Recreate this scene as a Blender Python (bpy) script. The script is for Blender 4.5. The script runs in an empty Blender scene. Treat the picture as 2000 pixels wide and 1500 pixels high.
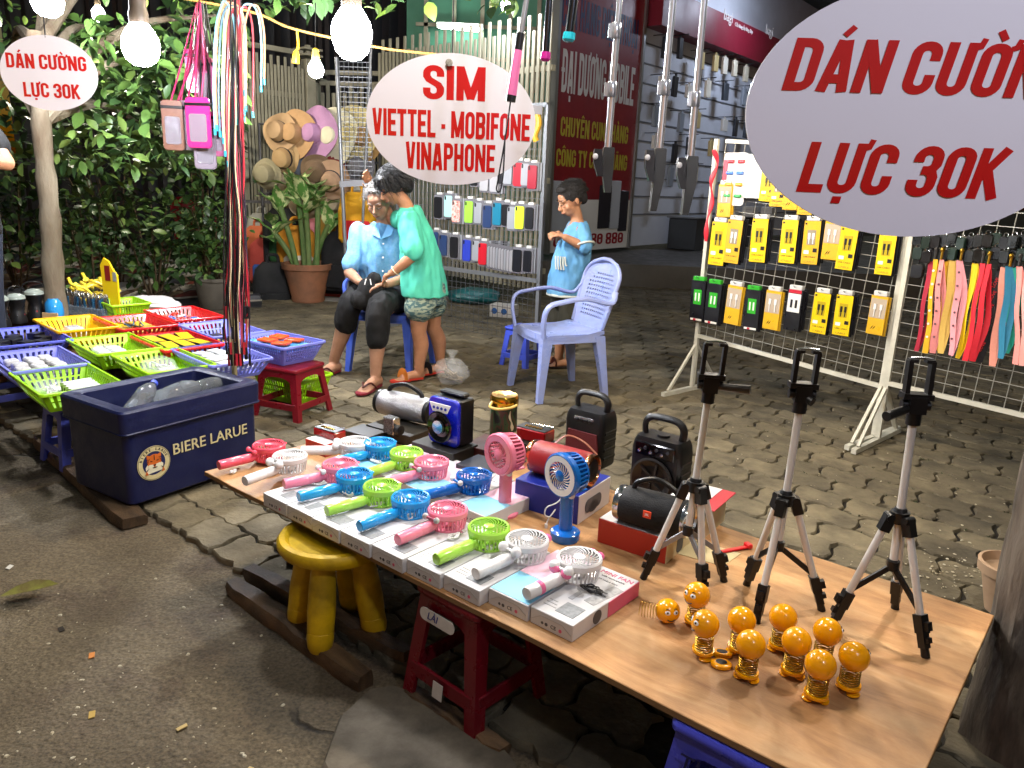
import bpy, math, random
from mathutils import Vector as V, Matrix as M, noise
random.seed(7)
PI = math.pi
R = math.radians
sc = bpy.context.scene
C = sc.collection
# ---------------------------------------------------------------- camera
F, PITCH, ROLL, H = 1500.0, R(14.7), R(2.3), 1.27
CR = M.Rotation(PI/2 - PITCH, 3, 'X') @ M.Rotation(ROLL, 3, 'Z')
EYE = V((0, 0, H))
cd = bpy.data.cameras.new('camera'); cam = bpy.data.objects.new('camera', cd); C.objects.link(cam)
cam.matrix_world = M.Translation(EYE) @ CR.to_4x4()
cd.sensor_width = 36; cd.lens = 36 * F / 2000; cd.clip_start = .02; cd.clip_end = 400
sc.camera = cam
# ---------------------------------------------------------------- night sky
w = bpy.data.worlds.new('World'); sc.world = w; w.use_nodes = True
wn = w.node_tree
sky = wn.nodes.new('ShaderNodeTexSky'); sky.sky_type = 'NISHITA'; sky.sun_disc = False
sky.sun_elevation = R(.5); sky.sun_rotation = R(200)
bg = wn.nodes['Background']; wn.links.new(sky.outputs[0], bg.inputs[0]); bg.inputs[1].default_value = .14
sc.view_settings.view_transform = 'Standard'; sc.view_settings.look = 'None'
sc.view_settings.exposure = 0.0; sc.view_settings.gamma = 1
sc.render.engine = 'CYCLES'
cy = sc.cycles
cy.use_denoising = True; cy.use_adaptive_sampling = True; cy.adaptive_threshold = .03; cy.volume_bounces = 0; cy.max_bounces = 5; cy.diffuse_bounces = 2; cy.glossy_bounces = 3
cy.transmission_bounces = 5; cy.transparent_max_bounces = 12; cy.sample_clamp_indirect = 4; cy.caustics_reflective = False; cy.caustics_refractive = False
BULB = 2.1   # overall lamp strength

# ---------------------------------------------------------------- pixel of the photograph -> place in the world
def ray(x, y): return CR @ V(((x - 1000) / F, (750 - y) / F, -1))
def P(x, y, z=0.0):
    d = ray(x, y); return EYE + d * ((z - H) / d.z)
def D(x, y, Y):
    d = ray(x, y); return EYE + d * (Y / d.y)
def PL(x, y, o, n):
    d = ray(x, y); return EYE + d * ((V(o) - EYE).dot(n) / d.dot(n))
def proj(p):
    q = CR.transposed() @ (V(p) - EYE)
    return (1000 + F * q.x / -q.z, 750 - F * q.y / -q.z, -q.z)

# ---------------------------------------------------------------- colours and materials
def hx(s):
    s = s.lstrip('#'); o = []
    for i in (0, 2, 4):
        c = int(s[i:i+2], 16) / 255; o.append(c / 12.92 if c <= .04045 else ((c + .055) / 1.055) ** 2.4)
    return (*o, 1)
MATS = {}
def mat(name, col='888888', rough=.5, metal=0, var=0, vs=8, dark=None, bump=0, bs=60, spec=.5, trans=0, alpha=1, emis=0, coat=0, objvar=0, ior=1.45, stretch=None, thr=None, sss=0):
    if name in MATS: return MATS[name]
    m = bpy.data.materials.new(name); MATS[name] = m; m.use_nodes = True
    nt = m.node_tree; b = nt.nodes['Principled BSDF']; L = nt.links.new
    c = hx(col) if isinstance(col, str) else (*col, 1)
    b.inputs['Base Color'].default_value = c; b.inputs['Roughness'].default_value = rough
    b.inputs['Metallic'].default_value = metal; b.inputs['Specular IOR Level'].default_value = spec
    b.inputs['Transmission Weight'].default_value = trans; b.inputs['Alpha'].default_value = alpha
    b.inputs['Coat Weight'].default_value = coat; b.inputs['Coat Roughness'].default_value = .08; b.inputs['IOR'].default_value = ior
    if sss:
        b.inputs['Subsurface Weight'].default_value = sss; b.inputs['Subsurface Radius'].default_value = (.02, .008, .004)
        b.inputs['Subsurface Scale'].default_value = .5
    if emis:
        b.inputs['Emission Color'].default_value = c; b.inputs['Emission Strength'].default_value = emis
    last = None
    if var or bump:
        tc = nt.nodes.new('ShaderNodeTexCoord'); src = tc.outputs['Object']
        mp = nt.nodes.new('ShaderNodeMapping'); L(src, mp.inputs[0]); src = mp.outputs[0]
        if stretch: mp.inputs['Scale'].default_value = stretch
        oi = nt.nodes.new('ShaderNodeObjectInfo'); ad = nt.nodes.new('ShaderNodeVectorMath'); ad.operation = 'SCALE'
        cb = nt.nodes.new('ShaderNodeCombineXYZ')
        for k in range(3): L(oi.outputs['Random'], cb.inputs[k])
        L(cb.outputs[0], ad.inputs[0]); ad.inputs['Scale'].default_value = 37.0
        a2 = nt.nodes.new('ShaderNodeVectorMath'); L(src, a2.inputs[0]); L(ad.outputs[0], a2.inputs[1]); src = a2.outputs[0]
    if var:
        n = nt.nodes.new('ShaderNodeTexNoise'); n.inputs['Scale'].default_value = vs; n.inputs['Detail'].default_value = 7; n.inputs['Roughness'].default_value = .62
        L(src, n.inputs['Vector'])
        rp = nt.nodes.new('ShaderNodeMapRange'); rp.inputs[1].default_value = (thr or (.35, .68))[0]; rp.inputs[2].default_value = (thr or (.35, .68))[1]; L(n.outputs['Fac'], rp.inputs[0])
        mx = nt.nodes.new('ShaderNodeMix'); mx.data_type = 'RGBA'
        dk = hx(dark) if dark else tuple(x * .45 for x in c[:3]) + (1,)
        mx.inputs['A'].default_value = c; mx.inputs['B'].default_value = tuple(c[i] * (1 - var) + dk[i] * var for i in range(3)) + (1,)
        L(rp.outputs[0], mx.inputs['Factor']); last = mx.outputs['Result']
        mr = nt.nodes.new('ShaderNodeMapRange'); L(n.outputs['Fac'], mr.inputs[0]); mr.inputs[1].default_value = .3; mr.inputs[2].default_value = .7
        mr.inputs[3].default_value = max(.03, rough - .12); mr.inputs[4].default_value = min(1, rough + .12); L(mr.outputs[0], b.inputs['Roughness'])
    if objvar:
        oi2 = nt.nodes.new('ShaderNodeObjectInfo'); hs = nt.nodes.new('ShaderNodeHueSaturation')
        if last: L(last, hs.inputs['Color'])
        else: hs.inputs['Color'].default_value = c
        mr2 = nt.nodes.new('ShaderNodeMapRange'); L(oi2.outputs['Random'], mr2.inputs[0]); mr2.inputs[3].default_value = 1 - objvar; mr2.inputs[4].default_value = 1 + objvar
        L(mr2.outputs[0], hs.inputs['Value']); last = hs.outputs[0]
    if last: L(last, b.inputs['Base Color'])
    if bump:
        n2 = nt.nodes.new('ShaderNodeTexNoise'); n2.inputs['Scale'].default_value = bs; n2.inputs['Detail'].default_value = 5; L(src, n2.inputs['Vector'])
        bp = nt.nodes.new('ShaderNodeBump'); bp.inputs['Strength'].default_value = bump; bp.inputs['Distance'].default_value = .01
        L(n2.outputs['Fac'], bp.inputs['Height']); L(bp.outputs[0], b.inputs['Normal'])
    return m
def plastic(name, col, rough=.32, **k):
    k.setdefault('var', .18); k.setdefault('vs', 14); k.setdefault('bump', .03); k.setdefault('bs', 90)
    return mat(name, col, rough, **k)

# ---------------------------------------------------------------- mesh builder
class MB:
    def __init__(s): s.v = []; s.f = []; s.m = []; s.x = M(); s.k = 0
    def at(s, *a, rz=0, rx=0, ry=0, sc=1):
        s.x = M.Translation(V(a)) @ M.Rotation(rz, 4, 'Z') @ M.Rotation(ry, 4, 'Y') @ M.Rotation(rx, 4, 'X') @ M.Scale(sc, 4); return s
    def mx(s, x): s.x = x; return s
    def add(s, vs, fs):
        o = len(s.v); s.v += [s.x @ V(p) for p in vs]; s.f += [[o + i for i in f] for f in fs]; s.m += [s.k] * len(fs); return s
    def box(s, c, d, b=0):
        x, y, z = c; h = [q / 2 for q in d]
        if b <= 0:
            vs = [(x + i*h[0], y + j*h[1], z + k*h[2]) for i in (-1, 1) for j in (-1, 1) for k in (-1, 1)]
            return s.add(vs, [(0,1,3,2), (4,6,7,5), (0,4,5,1), (2,3,7,6), (0,2,6,4), (1,5,7,3)])
        b = min(b, .49 * min(d)); vs = []; ix = {}
        for i in (-1, 1):
            for j in (-1, 1):
                for k in (-1, 1):
                    for a in range(3):
                        q = [i * (h[0] - b), j * (h[1] - b), k * (h[2] - b)]; q[a] = (i, j, k)[a] * h[a]
                        ix[i, j, k, a] = len(vs); vs.append((x + q[0], y + q[1], z + q[2]))
        fs = []
        for a in range(3):
            e, g = [t for t in range(3) if t != a]
            for sg in (-1, 1):
                q = []
                for (p, r) in ((-1, -1), (1, -1), (1, 1), (-1, 1)):
                    t = [0, 0, 0]; t[a] = sg; t[e] = p; t[g] = r; q.append(ix[(*t, a)])
                if (sg > 0) == (a == 1): q.reverse()
                fs.append(q)
            for p in (-1, 1):
                for r in (-1, 1):
                    t0 = [0, 0, 0]; t1 = [0, 0, 0]; t0[a] = -1; t1[a] = 1
                    for t in (t0, t1): t[e] = p; t[g] = r
                    fs.append([ix[(*t0, e)], ix[(*t1, e)], ix[(*t1, g)], ix[(*t0, g)]])
        for i in (-1, 1):
            for j in (-1, 1):
                for k in (-1, 1): fs.append([ix[i, j, k, a] for a in range(3)])
        return s.add(vs, fs)
    def loft(s, rings, c0=True, c1=True, closed=True):
        n = len(rings[0]); vs = [p for r in rings for p in r]; fs = []
        for a in range(len(rings) - 1):
            for i in range(n if closed else n - 1):
                j = (i + 1) % n; fs.append((a*n + i, a*n + j, (a+1)*n + j, (a+1)*n + i))
        if c0: fs.append(tuple(range(n))[::-1])
        if c1: fs.append(tuple((len(rings) - 1) * n + i for i in range(n)))
        return s.add(vs, fs)
    def lathe(s, prof, n=20, c0=True, c1=True, sx=1, sy=1):
        return s.loft([[(r * math.cos(2*PI*i/n) * sx, r * math.sin(2*PI*i/n) * sy, z) for i in range(n)] for r, z in prof], c0, c1)
    def tube(s, path, r, n=8, cap=True, close=False, flat=1):
        p = [V(q) for q in path]; k = len(p); rr = r if isinstance(r, (list, tuple)) else [r] * k
        t0 = (p[1] - p[0]).normalized(); u = t0.orthogonal().normalized()
        if abs(t0.z) < .9: u = V((0, 0, 1)) - t0 * t0.z; u.normalize()
        rings = []
        for i in range(k):
            t = ((p[(i+1) % k] - p[i-1]) if close or 0 < i < k-1 else (p[1]-p[0] if i == 0 else p[-1]-p[-2]))
            if t.length < 1e-9: t = t0
            t = t.normalized(); u = u - t * u.dot(t)
            u = u.normalized() if u.length > 1e-6 else t.orthogonal().normalized()
            w_ = t.cross(u)
            rings.append([p[i] + u * rr[i] * flat * math.cos(2*PI*a/n) + w_ * rr[i] * math.sin(2*PI*a/n) for a in range(n)])
        if close: rings.append(rings[0]); cap = False
        return s.loft(rings, cap, cap)
    def bar(s, p0, p1, w_, h, up=(0, 0, 1)):
        p0 = V(p0); p1 = V(p1); t = (p1 - p0).normalized(); u = V(up) - t * V(up).dot(t)
        if u.length < 1e-4: u = t.orthogonal()
        u.normalize(); q = t.cross(u)
        return s.loft([[p + u*a*h/2 + q*b*w_/2 for a, b in ((-1,-1),(-1,1),(1,1),(1,-1))] for p in (p0, p1)])
    def ball(s, c, r, n=16, k=10, sx=1, sy=1, sz=1):
        c = V(c); rings = []
        for i in range(1, k):
            a = PI * i / k - PI/2
            rings.append([c + V((r*sx*math.cos(a)*math.cos(2*PI*j/n), r*sy*math.cos(a)*math.sin(2*PI*j/n), r*sz*math.sin(a))) for j in range(n)])
        o = [c - V((0, 0, r*sz)), c + V((0, 0, r*sz))]; vs = o + [p for q in rings for p in q]; fs = []
        for j in range(n):
            fs.append((0, 2 + (j+1) % n, 2 + j)); l = 2 + (k-2)*n; fs.append((1, l + j, l + (j+1) % n))
        for a in range(k - 2):
            for j in range(n): jj = (j+1) % n; fs.append((2+a*n+j, 2+a*n+jj, 2+(a+1)*n+jj, 2+(a+1)*n+j))
        return s.add(vs, fs)
    def prism(s, pts, z0, z1, b=0):
        n = len(pts); cx = sum(p[0] for p in pts)/n; cyy = sum(p[1] for p in pts)/n
        def ring(z, ins):
            o = []
            for x, y in pts:
                d = math.hypot(x-cx, y-cyy) or 1; q = max(0, 1 - ins/d); o.append((cx+(x-cx)*q, cyy+(y-cyy)*q, z))
            return o
        if b: return s.loft([ring(z0, b), ring(z0+b, 0), ring(z1-b, 0), ring(z1, b)])
        return s.loft([ring(z0, 0), ring(z1, 0)])
    def build(s, name, mats, parent=None, x=None, sharp=38):
        me = bpy.data.meshes.new(name); me.from_pydata([tuple(p) for p in s.v], [], s.f)
        if not isinstance(mats, (list, tuple)): mats = [mats]
        for q in mats: me.materials.append(q)
        me.polygons.foreach_set('material_index', s.m); me.polygons.foreach_set('use_smooth', [True] * len(s.f))
        me.update(); me.set_sharp_from_angle(angle=R(sharp))
        return obj(name, me, parent, x)
def obj(name, me, parent=None, x=None):
    o = bpy.data.objects.new(name, me); C.objects.link(o)
    if x is not None: o.matrix_local = x
    if parent: o.parent = parent
    return o
def tag(o, label, cat, group=None, kind=None):
    if label: o['label'] = label
    if cat: o['category'] = cat
    if group: o['group'] = group
    if kind: o['kind'] = kind
    return o
def thing(name, label, cat, x=None, group=None):
    o = bpy.data.objects.new(name, None); C.objects.link(o); o.empty_display_size = .05
    if x is not None: o.matrix_world = x
    return tag(o, label, cat, group)
def struct(o): o['kind'] = 'structure'; return o
def dup(root, x, label=None, remat=None):
    def cp(o, par):
        c = o.copy(); C.objects.link(c)
        if par: c.parent = par
        if remat and c.type == 'MESH':
            for i, sl in enumerate(c.material_slots):
                nm = remat.get(sl.material.name) if sl.material else None
                if nm: sl.link = 'OBJECT'; sl.material = nm
        for ch in o.children: cp(ch, c)
        return c
    r = cp(root, None); r.matrix_world = x
    if label: r['label'] = label
    return r
def TR(p, rz=0, rx=0, ry=0, s=1):
    return M.Translation(V(p)) @ M.Rotation(rz, 4, 'Z') @ M.Rotation(ry, 4, 'Y') @ M.Rotation(rx, 4, 'X') @ M.Scale(s, 4)
TS = bpy.data.scenes.new('workbench')
def evaluated_mesh(o):
    with bpy.context.temp_override(scene=TS, view_layer=TS.view_layers[0]):
        dg = bpy.context.evaluated_depsgraph_get(); return bpy.data.meshes.new_from_object(o.evaluated_get(dg))
def text(s_, size, m, parent, x, sx=1.0, fat=0.0, depth=.0012, name='lettering', align='CENTER', slant=0):
    cu = bpy.data.curves.new(name, 'FONT'); cu.body = s_; cu.size = 1; cu.align_x = align; cu.align_y = 'CENTER'
    cu.extrude = depth / 2 / size; cu.resolution_u = 3; cu.shear = slant
    o = bpy.data.objects.new(name, cu); TS.collection.objects.link(o)
    me = evaluated_mesh(o); bpy.data.objects.remove(o); bpy.data.curves.remove(cu)
    if fat:                                   # heavy strokes: the same outline struck several times, each a hair deeper
        vs = [v.co.copy() for v in me.vertices]; fs = [tuple(p.vertices) for p in me.polygons]; av = []; af = []
        st = [(0, 0), (fat, fat*.25), (-fat, -fat*.25)] + ([(fat*2, -fat*.2), (-fat*2, fat*.2)] if fat >= .018 else [])
        for k, (dx, dy) in enumerate(st):
            o_ = len(av); av += [v + V((dx, dy, -k*.1*depth/size)) for v in vs]; af += [tuple(o_ + i for i in f) for f in fs]
        me2 = bpy.data.meshes.new(name); me2.from_pydata([tuple(v) for v in av], [], af); bpy.data.meshes.remove(me); me = me2
    me.transform(M.Diagonal((sx * size, size, size, 1))); me.materials.clear(); me.materials.append(m)
    return obj(name, me, parent, x)
def bez(pts, n=8):
    """smooth path through points (Catmull-Rom)"""
    p = [V(q) for q in pts]; p = [p[0]*2 - p[1]] + p + [p[-1]*2 - p[-2]]; o = []
    for i in range(1, len(p) - 2):
        for k in range(n):
            t = k / n; a, b, c, d = p[i-1], p[i], p[i+1], p[i+2]
            o.append(.5 * ((2*b) + (c - a)*t + (2*a - 5*b + 4*c - d)*t*t + (3*b - a - 3*c + d)*t**3))
    o.append(p[-2]); return o
def rrect(w_, d, r, n=4):
    o = []
    for cx, cy_, a0 in ((w_/2-r, d/2-r, 0), (-w_/2+r, d/2-r, 90), (-w_/2+r, -d/2+r, 180), (w_/2-r, -d/2+r, 270)):
        for i in range(n + 1): a = R(a0 + 90*i/n); o.append((cx + r*math.cos(a), cy_ + r*math.sin(a)))
    return o
def remesh(mb, name, m, parent=None, vox=.012, smooth=4, x=None):
    """join overlapping pieces of a body or a garment into one continuous skin"""
    t = mb.build('tmp', m); C.objects.unlink(t); TS.collection.objects.link(t); md = t.modifiers.new('r', 'REMESH'); md.mode = 'VOXEL'; md.voxel_size = vox; md.use_smooth_shade = True
    if smooth: s2 = t.modifiers.new('s', 'SMOOTH'); s2.iterations = smooth; s2.factor = .5
    me = evaluated_mesh(t)
    old = t.data; bpy.data.objects.remove(t); bpy.data.meshes.remove(old); me.name = name
    me.materials.clear(); me.materials.append(m)
    me.polygons.foreach_set('use_smooth', [True] * len(me.polygons))
    return obj(name, me, parent, x)

# ---------------------------------------------------------------- heavy condensed block capitals for painted signs
import unicodedata
def arc(cx, cy, r, a0, a1, n=5): return [(cx + r*math.cos(R(a0 + (a1-a0)*i/n)), cy + r*math.sin(R(a0 + (a1-a0)*i/n))) for i in range(n+1)]
def glyph(c):
    s = .17; a = s/2; W = .48; r = .15; Rt = W - a; T = 1 - a; B = a
    top = lambda: arc(Rt - r, T - r, r, 0, 90) + arc(a + r, T - r, r, 90, 180)
    bot = lambda: arc(a + r, B + r, r, 180, 270) + arc(Rt - r, B + r, r, 270, 360)
    ring = top() + bot() ; ring = ring + [ring[0]]
    v = lambda x: [(x, 0), (x, 1)]
    g = {
     'I': (s, [v(a)]), 'L': (.42, [v(a), [(a, a), (.42, a)]]), 'E': (.43, [v(a), [(a, a), (.43, a)], [(a, T), (.43, T)], [(a, .5), (.39, .5)]]),
     'F': (.41, [v(a), [(a, T), (.41, T)], [(a, .5), (.37, .5)]]), 'T': (.46, [v(.23), [(0, T), (.46, T)]]), 'H': (W, [v(a), v(Rt), [(a, .52), (Rt, .52)]]),
     'O': (W, [ring]), '0': (W, [ring]), 'C': (W, [[(Rt, .64)] + top() + bot() + [(Rt, .38)]]), 'G': (W, [[(Rt, .66)] + top() + bot() + [(Rt, .47), (Rt - .14, .47)]]),
     'D': (W, [[(a, T)] + arc(Rt - r, T - r, r, 90, 0) + arc(Rt - r, B + r, r, 0, -90) + [(a, B)], v(a)]), 'U': (W, [[(a, 1)] + bot() + [(Rt, 1)]]),
     'N': (.52, [v(a), v(.52 - a), [(a*1.05, .98), (.52 - a*1.05, .02)]]), 'M': (.66, [v(a), v(.66 - a), [(a*1.1, .98), (.33, .05)], [(.66 - a*1.1, .98), (.33, .05)]]),
     'A': (.52, [[(.09, 0), (.225, .98)], [(.43, 0), (.295, .98)], [(.13, .25), (.39, .25)]]), 'V': (.5, [[(.085, 1), (.215, .03)], [(.415, 1), (.285, .03)]]),
     'K': (.52, [v(a), [(a, .38), (.43, 1)], [(.2, .55), (.435, 0)]]), 'Y': (.5, [[(.085, 1), (.25, .45)], [(.415, 1), (.25, .45)], [(.25, .5), (.25, 0)]]),
     'P': (.47, [v(a), [(a, T)] + arc(.47 - a - .13, T - .13, .13, 90, 0) + arc(.47 - a - .13, .5 + .13, .13, 0, -90) + [(a, .5)]]),
     'B': (W, [v(a), [(a, T)] + arc(Rt - .13, T - .13, .13, 90, 0) + arc(Rt - .13, .53 + .13, .13, 0, -90) + [(a, .53)], [(a, .5)] + arc(Rt - .12, .5 - .12, .12, 90, 0) + arc(Rt - .12, B + .12, .12, 0, -90) + [(a, B)]]),
     'S': (W, [[(Rt, .67)] + arc(Rt - r, T - r, r, 0, 90) + arc(a + r, T - r, r, 90, 180) + [(a, .68), (a + .05, .58), (Rt - .05, .43), (Rt, .33)] + arc(Rt - r, B + r, r, 0, -90) + arc(a + r, B + r, r, 270, 180) + [(a, .34)]]),
     '3': (W, [[(a, .68)] + arc(a + r, T - r, r, 180, 90) + arc(Rt - r, T - r, r, 90, 0) + [(Rt, .64), (Rt - .05, .55), (Rt - .13, .52)], [(.18, .52), (Rt - .12, .52), (Rt - .04, .47), (Rt, .38)] + arc(Rt - r, B + r, r, 0, -90) + arc(a + r, B + r, r, 270, 180) + [(a, .33)]]),
     '8': (W, [[(x, .5 + (y - .5)*.5 + .25) for x, y in ring], [(x, .5 + (y - .5)*.5 - .25) for x, y in ring]]), '6': (W, [ring, [(a, .56), (Rt, .56)]]), '9': (W, [ring, [(a, .44), (Rt, .44)]]),
     '-': (.24, [[(.02, .42), (.22, .42)]]), ' ': (.16, [])}
    return g[c]
def block_text(s_, cap, m, parent, slant=0, depth=.0005, width=None, gap=.055, name='lettering', thick=1.0):
    vs = []; fs = []; x0 = 0; s = .17*thick; lay = 0
    def ribbon(p, w_, ox):
        nonlocal lay
        p = [V((q[0] + ox, q[1], 0)) for q in p]; n = len(p); o = len(vs); z = (lay % 9)*.00012/cap; lay += 1; closed = (p[0] - p[-1]).length < 1e-6
        for i in range(n):
            if closed: d0 = (p[i] - p[i-1 if i else -2]); d1 = (p[(i+1) if i < n-1 else 1] - p[i])
            else: d0 = p[i] - p[i-1] if i else p[1] - p[0]; d1 = p[i+1] - p[i] if i < n-1 else d0
            d0.normalize(); d1.normalize(); d = d0 + d1
            d = d.normalized() if d.length > 1e-6 else d0
            nn = V((-d.y, d.x, 0)); k = w_/2/max(.5, nn.dot(V((-d0.y, d0.x, 0))))
            vs.extend([p[i] + nn*k + V((0, 0, z)), p[i] - nn*k + V((0, 0, z))])
        for i in range(n-1): fs.append((o + 2*i, o + 2*i + 1, o + 2*i + 3, o + 2*i + 2))
    for ch in s_:
        bar_ = ch == 'Đ'; d = unicodedata.normalize('NFD', 'D' if bar_ else ch); w_, st = glyph(d[0])
        for p in st: ribbon(p, s, x0)
        if bar_: ribbon([(-.06, .52), (.24, .52)], .1, x0)
        up = 1.06
        for q in d[1:]:
            cx = x0 + w_/2; e = .11
            if q == '\u0302': ribbon([(cx - .13, up), (cx, up + .12), (cx + .13, up)], .08, 0); up += .13
            elif q == '\u0301': ribbon([(cx - .05, up), (cx + .07, up + .17)], e, 0)
            elif q == '\u0300': ribbon([(cx + .05, up), (cx - .07, up + .17)], e, 0)
            elif q == '\u0309': ribbon([(cx - .06, up + .12), (cx + .04, up + .15), (cx + .05, up + .08), (cx, up)], .07, 0)
            elif q == '\u0303': ribbon([(cx - .14, up + .03), (cx - .05, up + .11), (cx + .05, up + .04), (cx + .14, up + .12)], .08, 0)
            elif q == '\u031b': ribbon([(x0 + w_ - .05, .9), (x0 + w_ + .03, .93), (x0 + w_ + .06, 1.08)], .1, 0)
            elif q == '\u0323': ribbon([(cx, -.2), (cx, -.06)], .15, 0)
        x0 += w_ + gap + (.03 if '\u031b' in d else 0)
    tot = x0 - gap; sx = (width/(tot*cap)) if width else 1
    me = bpy.data.meshes.new(name); me.from_pydata([(((v.x - tot/2) + slant*(v.y - .5))*cap*sx, (v.y - .5)*cap, v.z*cap + depth) for v in vs], [], fs)
    me.materials.append(m); return obj(name, me, parent)
# ---------------------------------------------------------------- hanging lamps (the only light of the place, besides the night sky)
def bulb_shape(mb, r, stretch=1.0):
    mb.lathe([(r*.05, -r*stretch), (r*.45, -r*.93*stretch), (r*.8, -r*.66*stretch), (r*.98, -r*.2), (r, r*.15), (r*.93, r*.5), (r*.7, r*.9), (r*.48, r*1.2)], 20)
def bulb(p, r, power, label, cord_to=None, col='f4f7ff', socket='4a3f33', group='bare bulbs hung over the stall', stretch=1.0):
    t = thing('hanging_bulb', label, 'light bulb', TR(p), group)
    area = 4 * PI * r * r * 1.05; L_ = power / (PI * area)
    em = mat('bulb_glow_%d_%d' % (round(L_), len(MATS)), col, .4, emis=L_)
    b = MB(); bulb_shape(b, r, stretch); b.build('bulb_glass', em, t)
    b = MB(); b.lathe([(r*.5, r*1.19), (r*.52, r*1.7), (r*.44, r*2.0), (r*.44, r*2.5), (r*.2, r*2.75)], 14)
    b.build('socket', plastic('socket_'+socket, socket, .45), t)
    end = V(cord_to) - V(p) if cord_to else V((.02, 0, 1.2))
    b = MB(); b.tube([(0, 0, r*2.7), V((0, 0, r*2.7)).lerp(end, .5) + V((.006, 0, 0)), end], .0028, 6)
    b.build('cord', mat('cord_dark', '1a1a1c', .6), t)
    return t
bulb(D(687, 66, 2.35), .057, 40*BULB, 'brightest bare bulb, hung left of the SIM sign above the cooler', stretch=1.25)
bulb(D(275, 92, 2.75), .06, 15*BULB, 'bare bulb between the small oval sign and the hanging pink pouches')
bulb(D(617, 137, 4.7), .043, 105*BULB, 'small distant bare bulb in front of the slatted gate', socket='d8b030')
bulb(D(92, 2, 4.3), .078, 80*BULB, 'bare bulb at the top left corner above the small oval sign')
bulb((1.30, 2.15, 2.12), .062, 50*BULB, 'bare bulb hung over the phone tripods, above the picture', stretch=1.3, col='fff6ea')
bulb((-.1, 1.3, 2.08), .06, 19*BULB, 'bare bulb hung over the middle of the plywood table, above the picture', stretch=1.3, col='fff6ea')
bulb((.75, -.2, 2.25), .06, 27*BULB, 'bare bulb hung behind the camera at the near end of the stall', stretch=1.2, col='e6ebff')
bulb((1.25, 3.75, 2.22), .06, 40*BULB, 'bare bulb hung in front of the cable rack, above the picture', stretch=1.3, col='ffeed4')
bulb((-.55, 3.6, 2.35), .06, 56*BULB, 'bare bulb hung above the bare paving in front of the seated woman, above the picture', stretch=1.3, col='ffe8c4')

bulb((-3.6, 7.0, 2.5), .05, 90*BULB, 'bare bulb hung among the leaves over the shoe sheet, above the picture', stretch=1.2, col='fff4e0')
bulb((-.2, 8.0, 2.9), .05, 34*BULB, 'bare bulb hung over the paving behind the boy, above the picture', stretch=1.2, col='f2f6ff')
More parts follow.
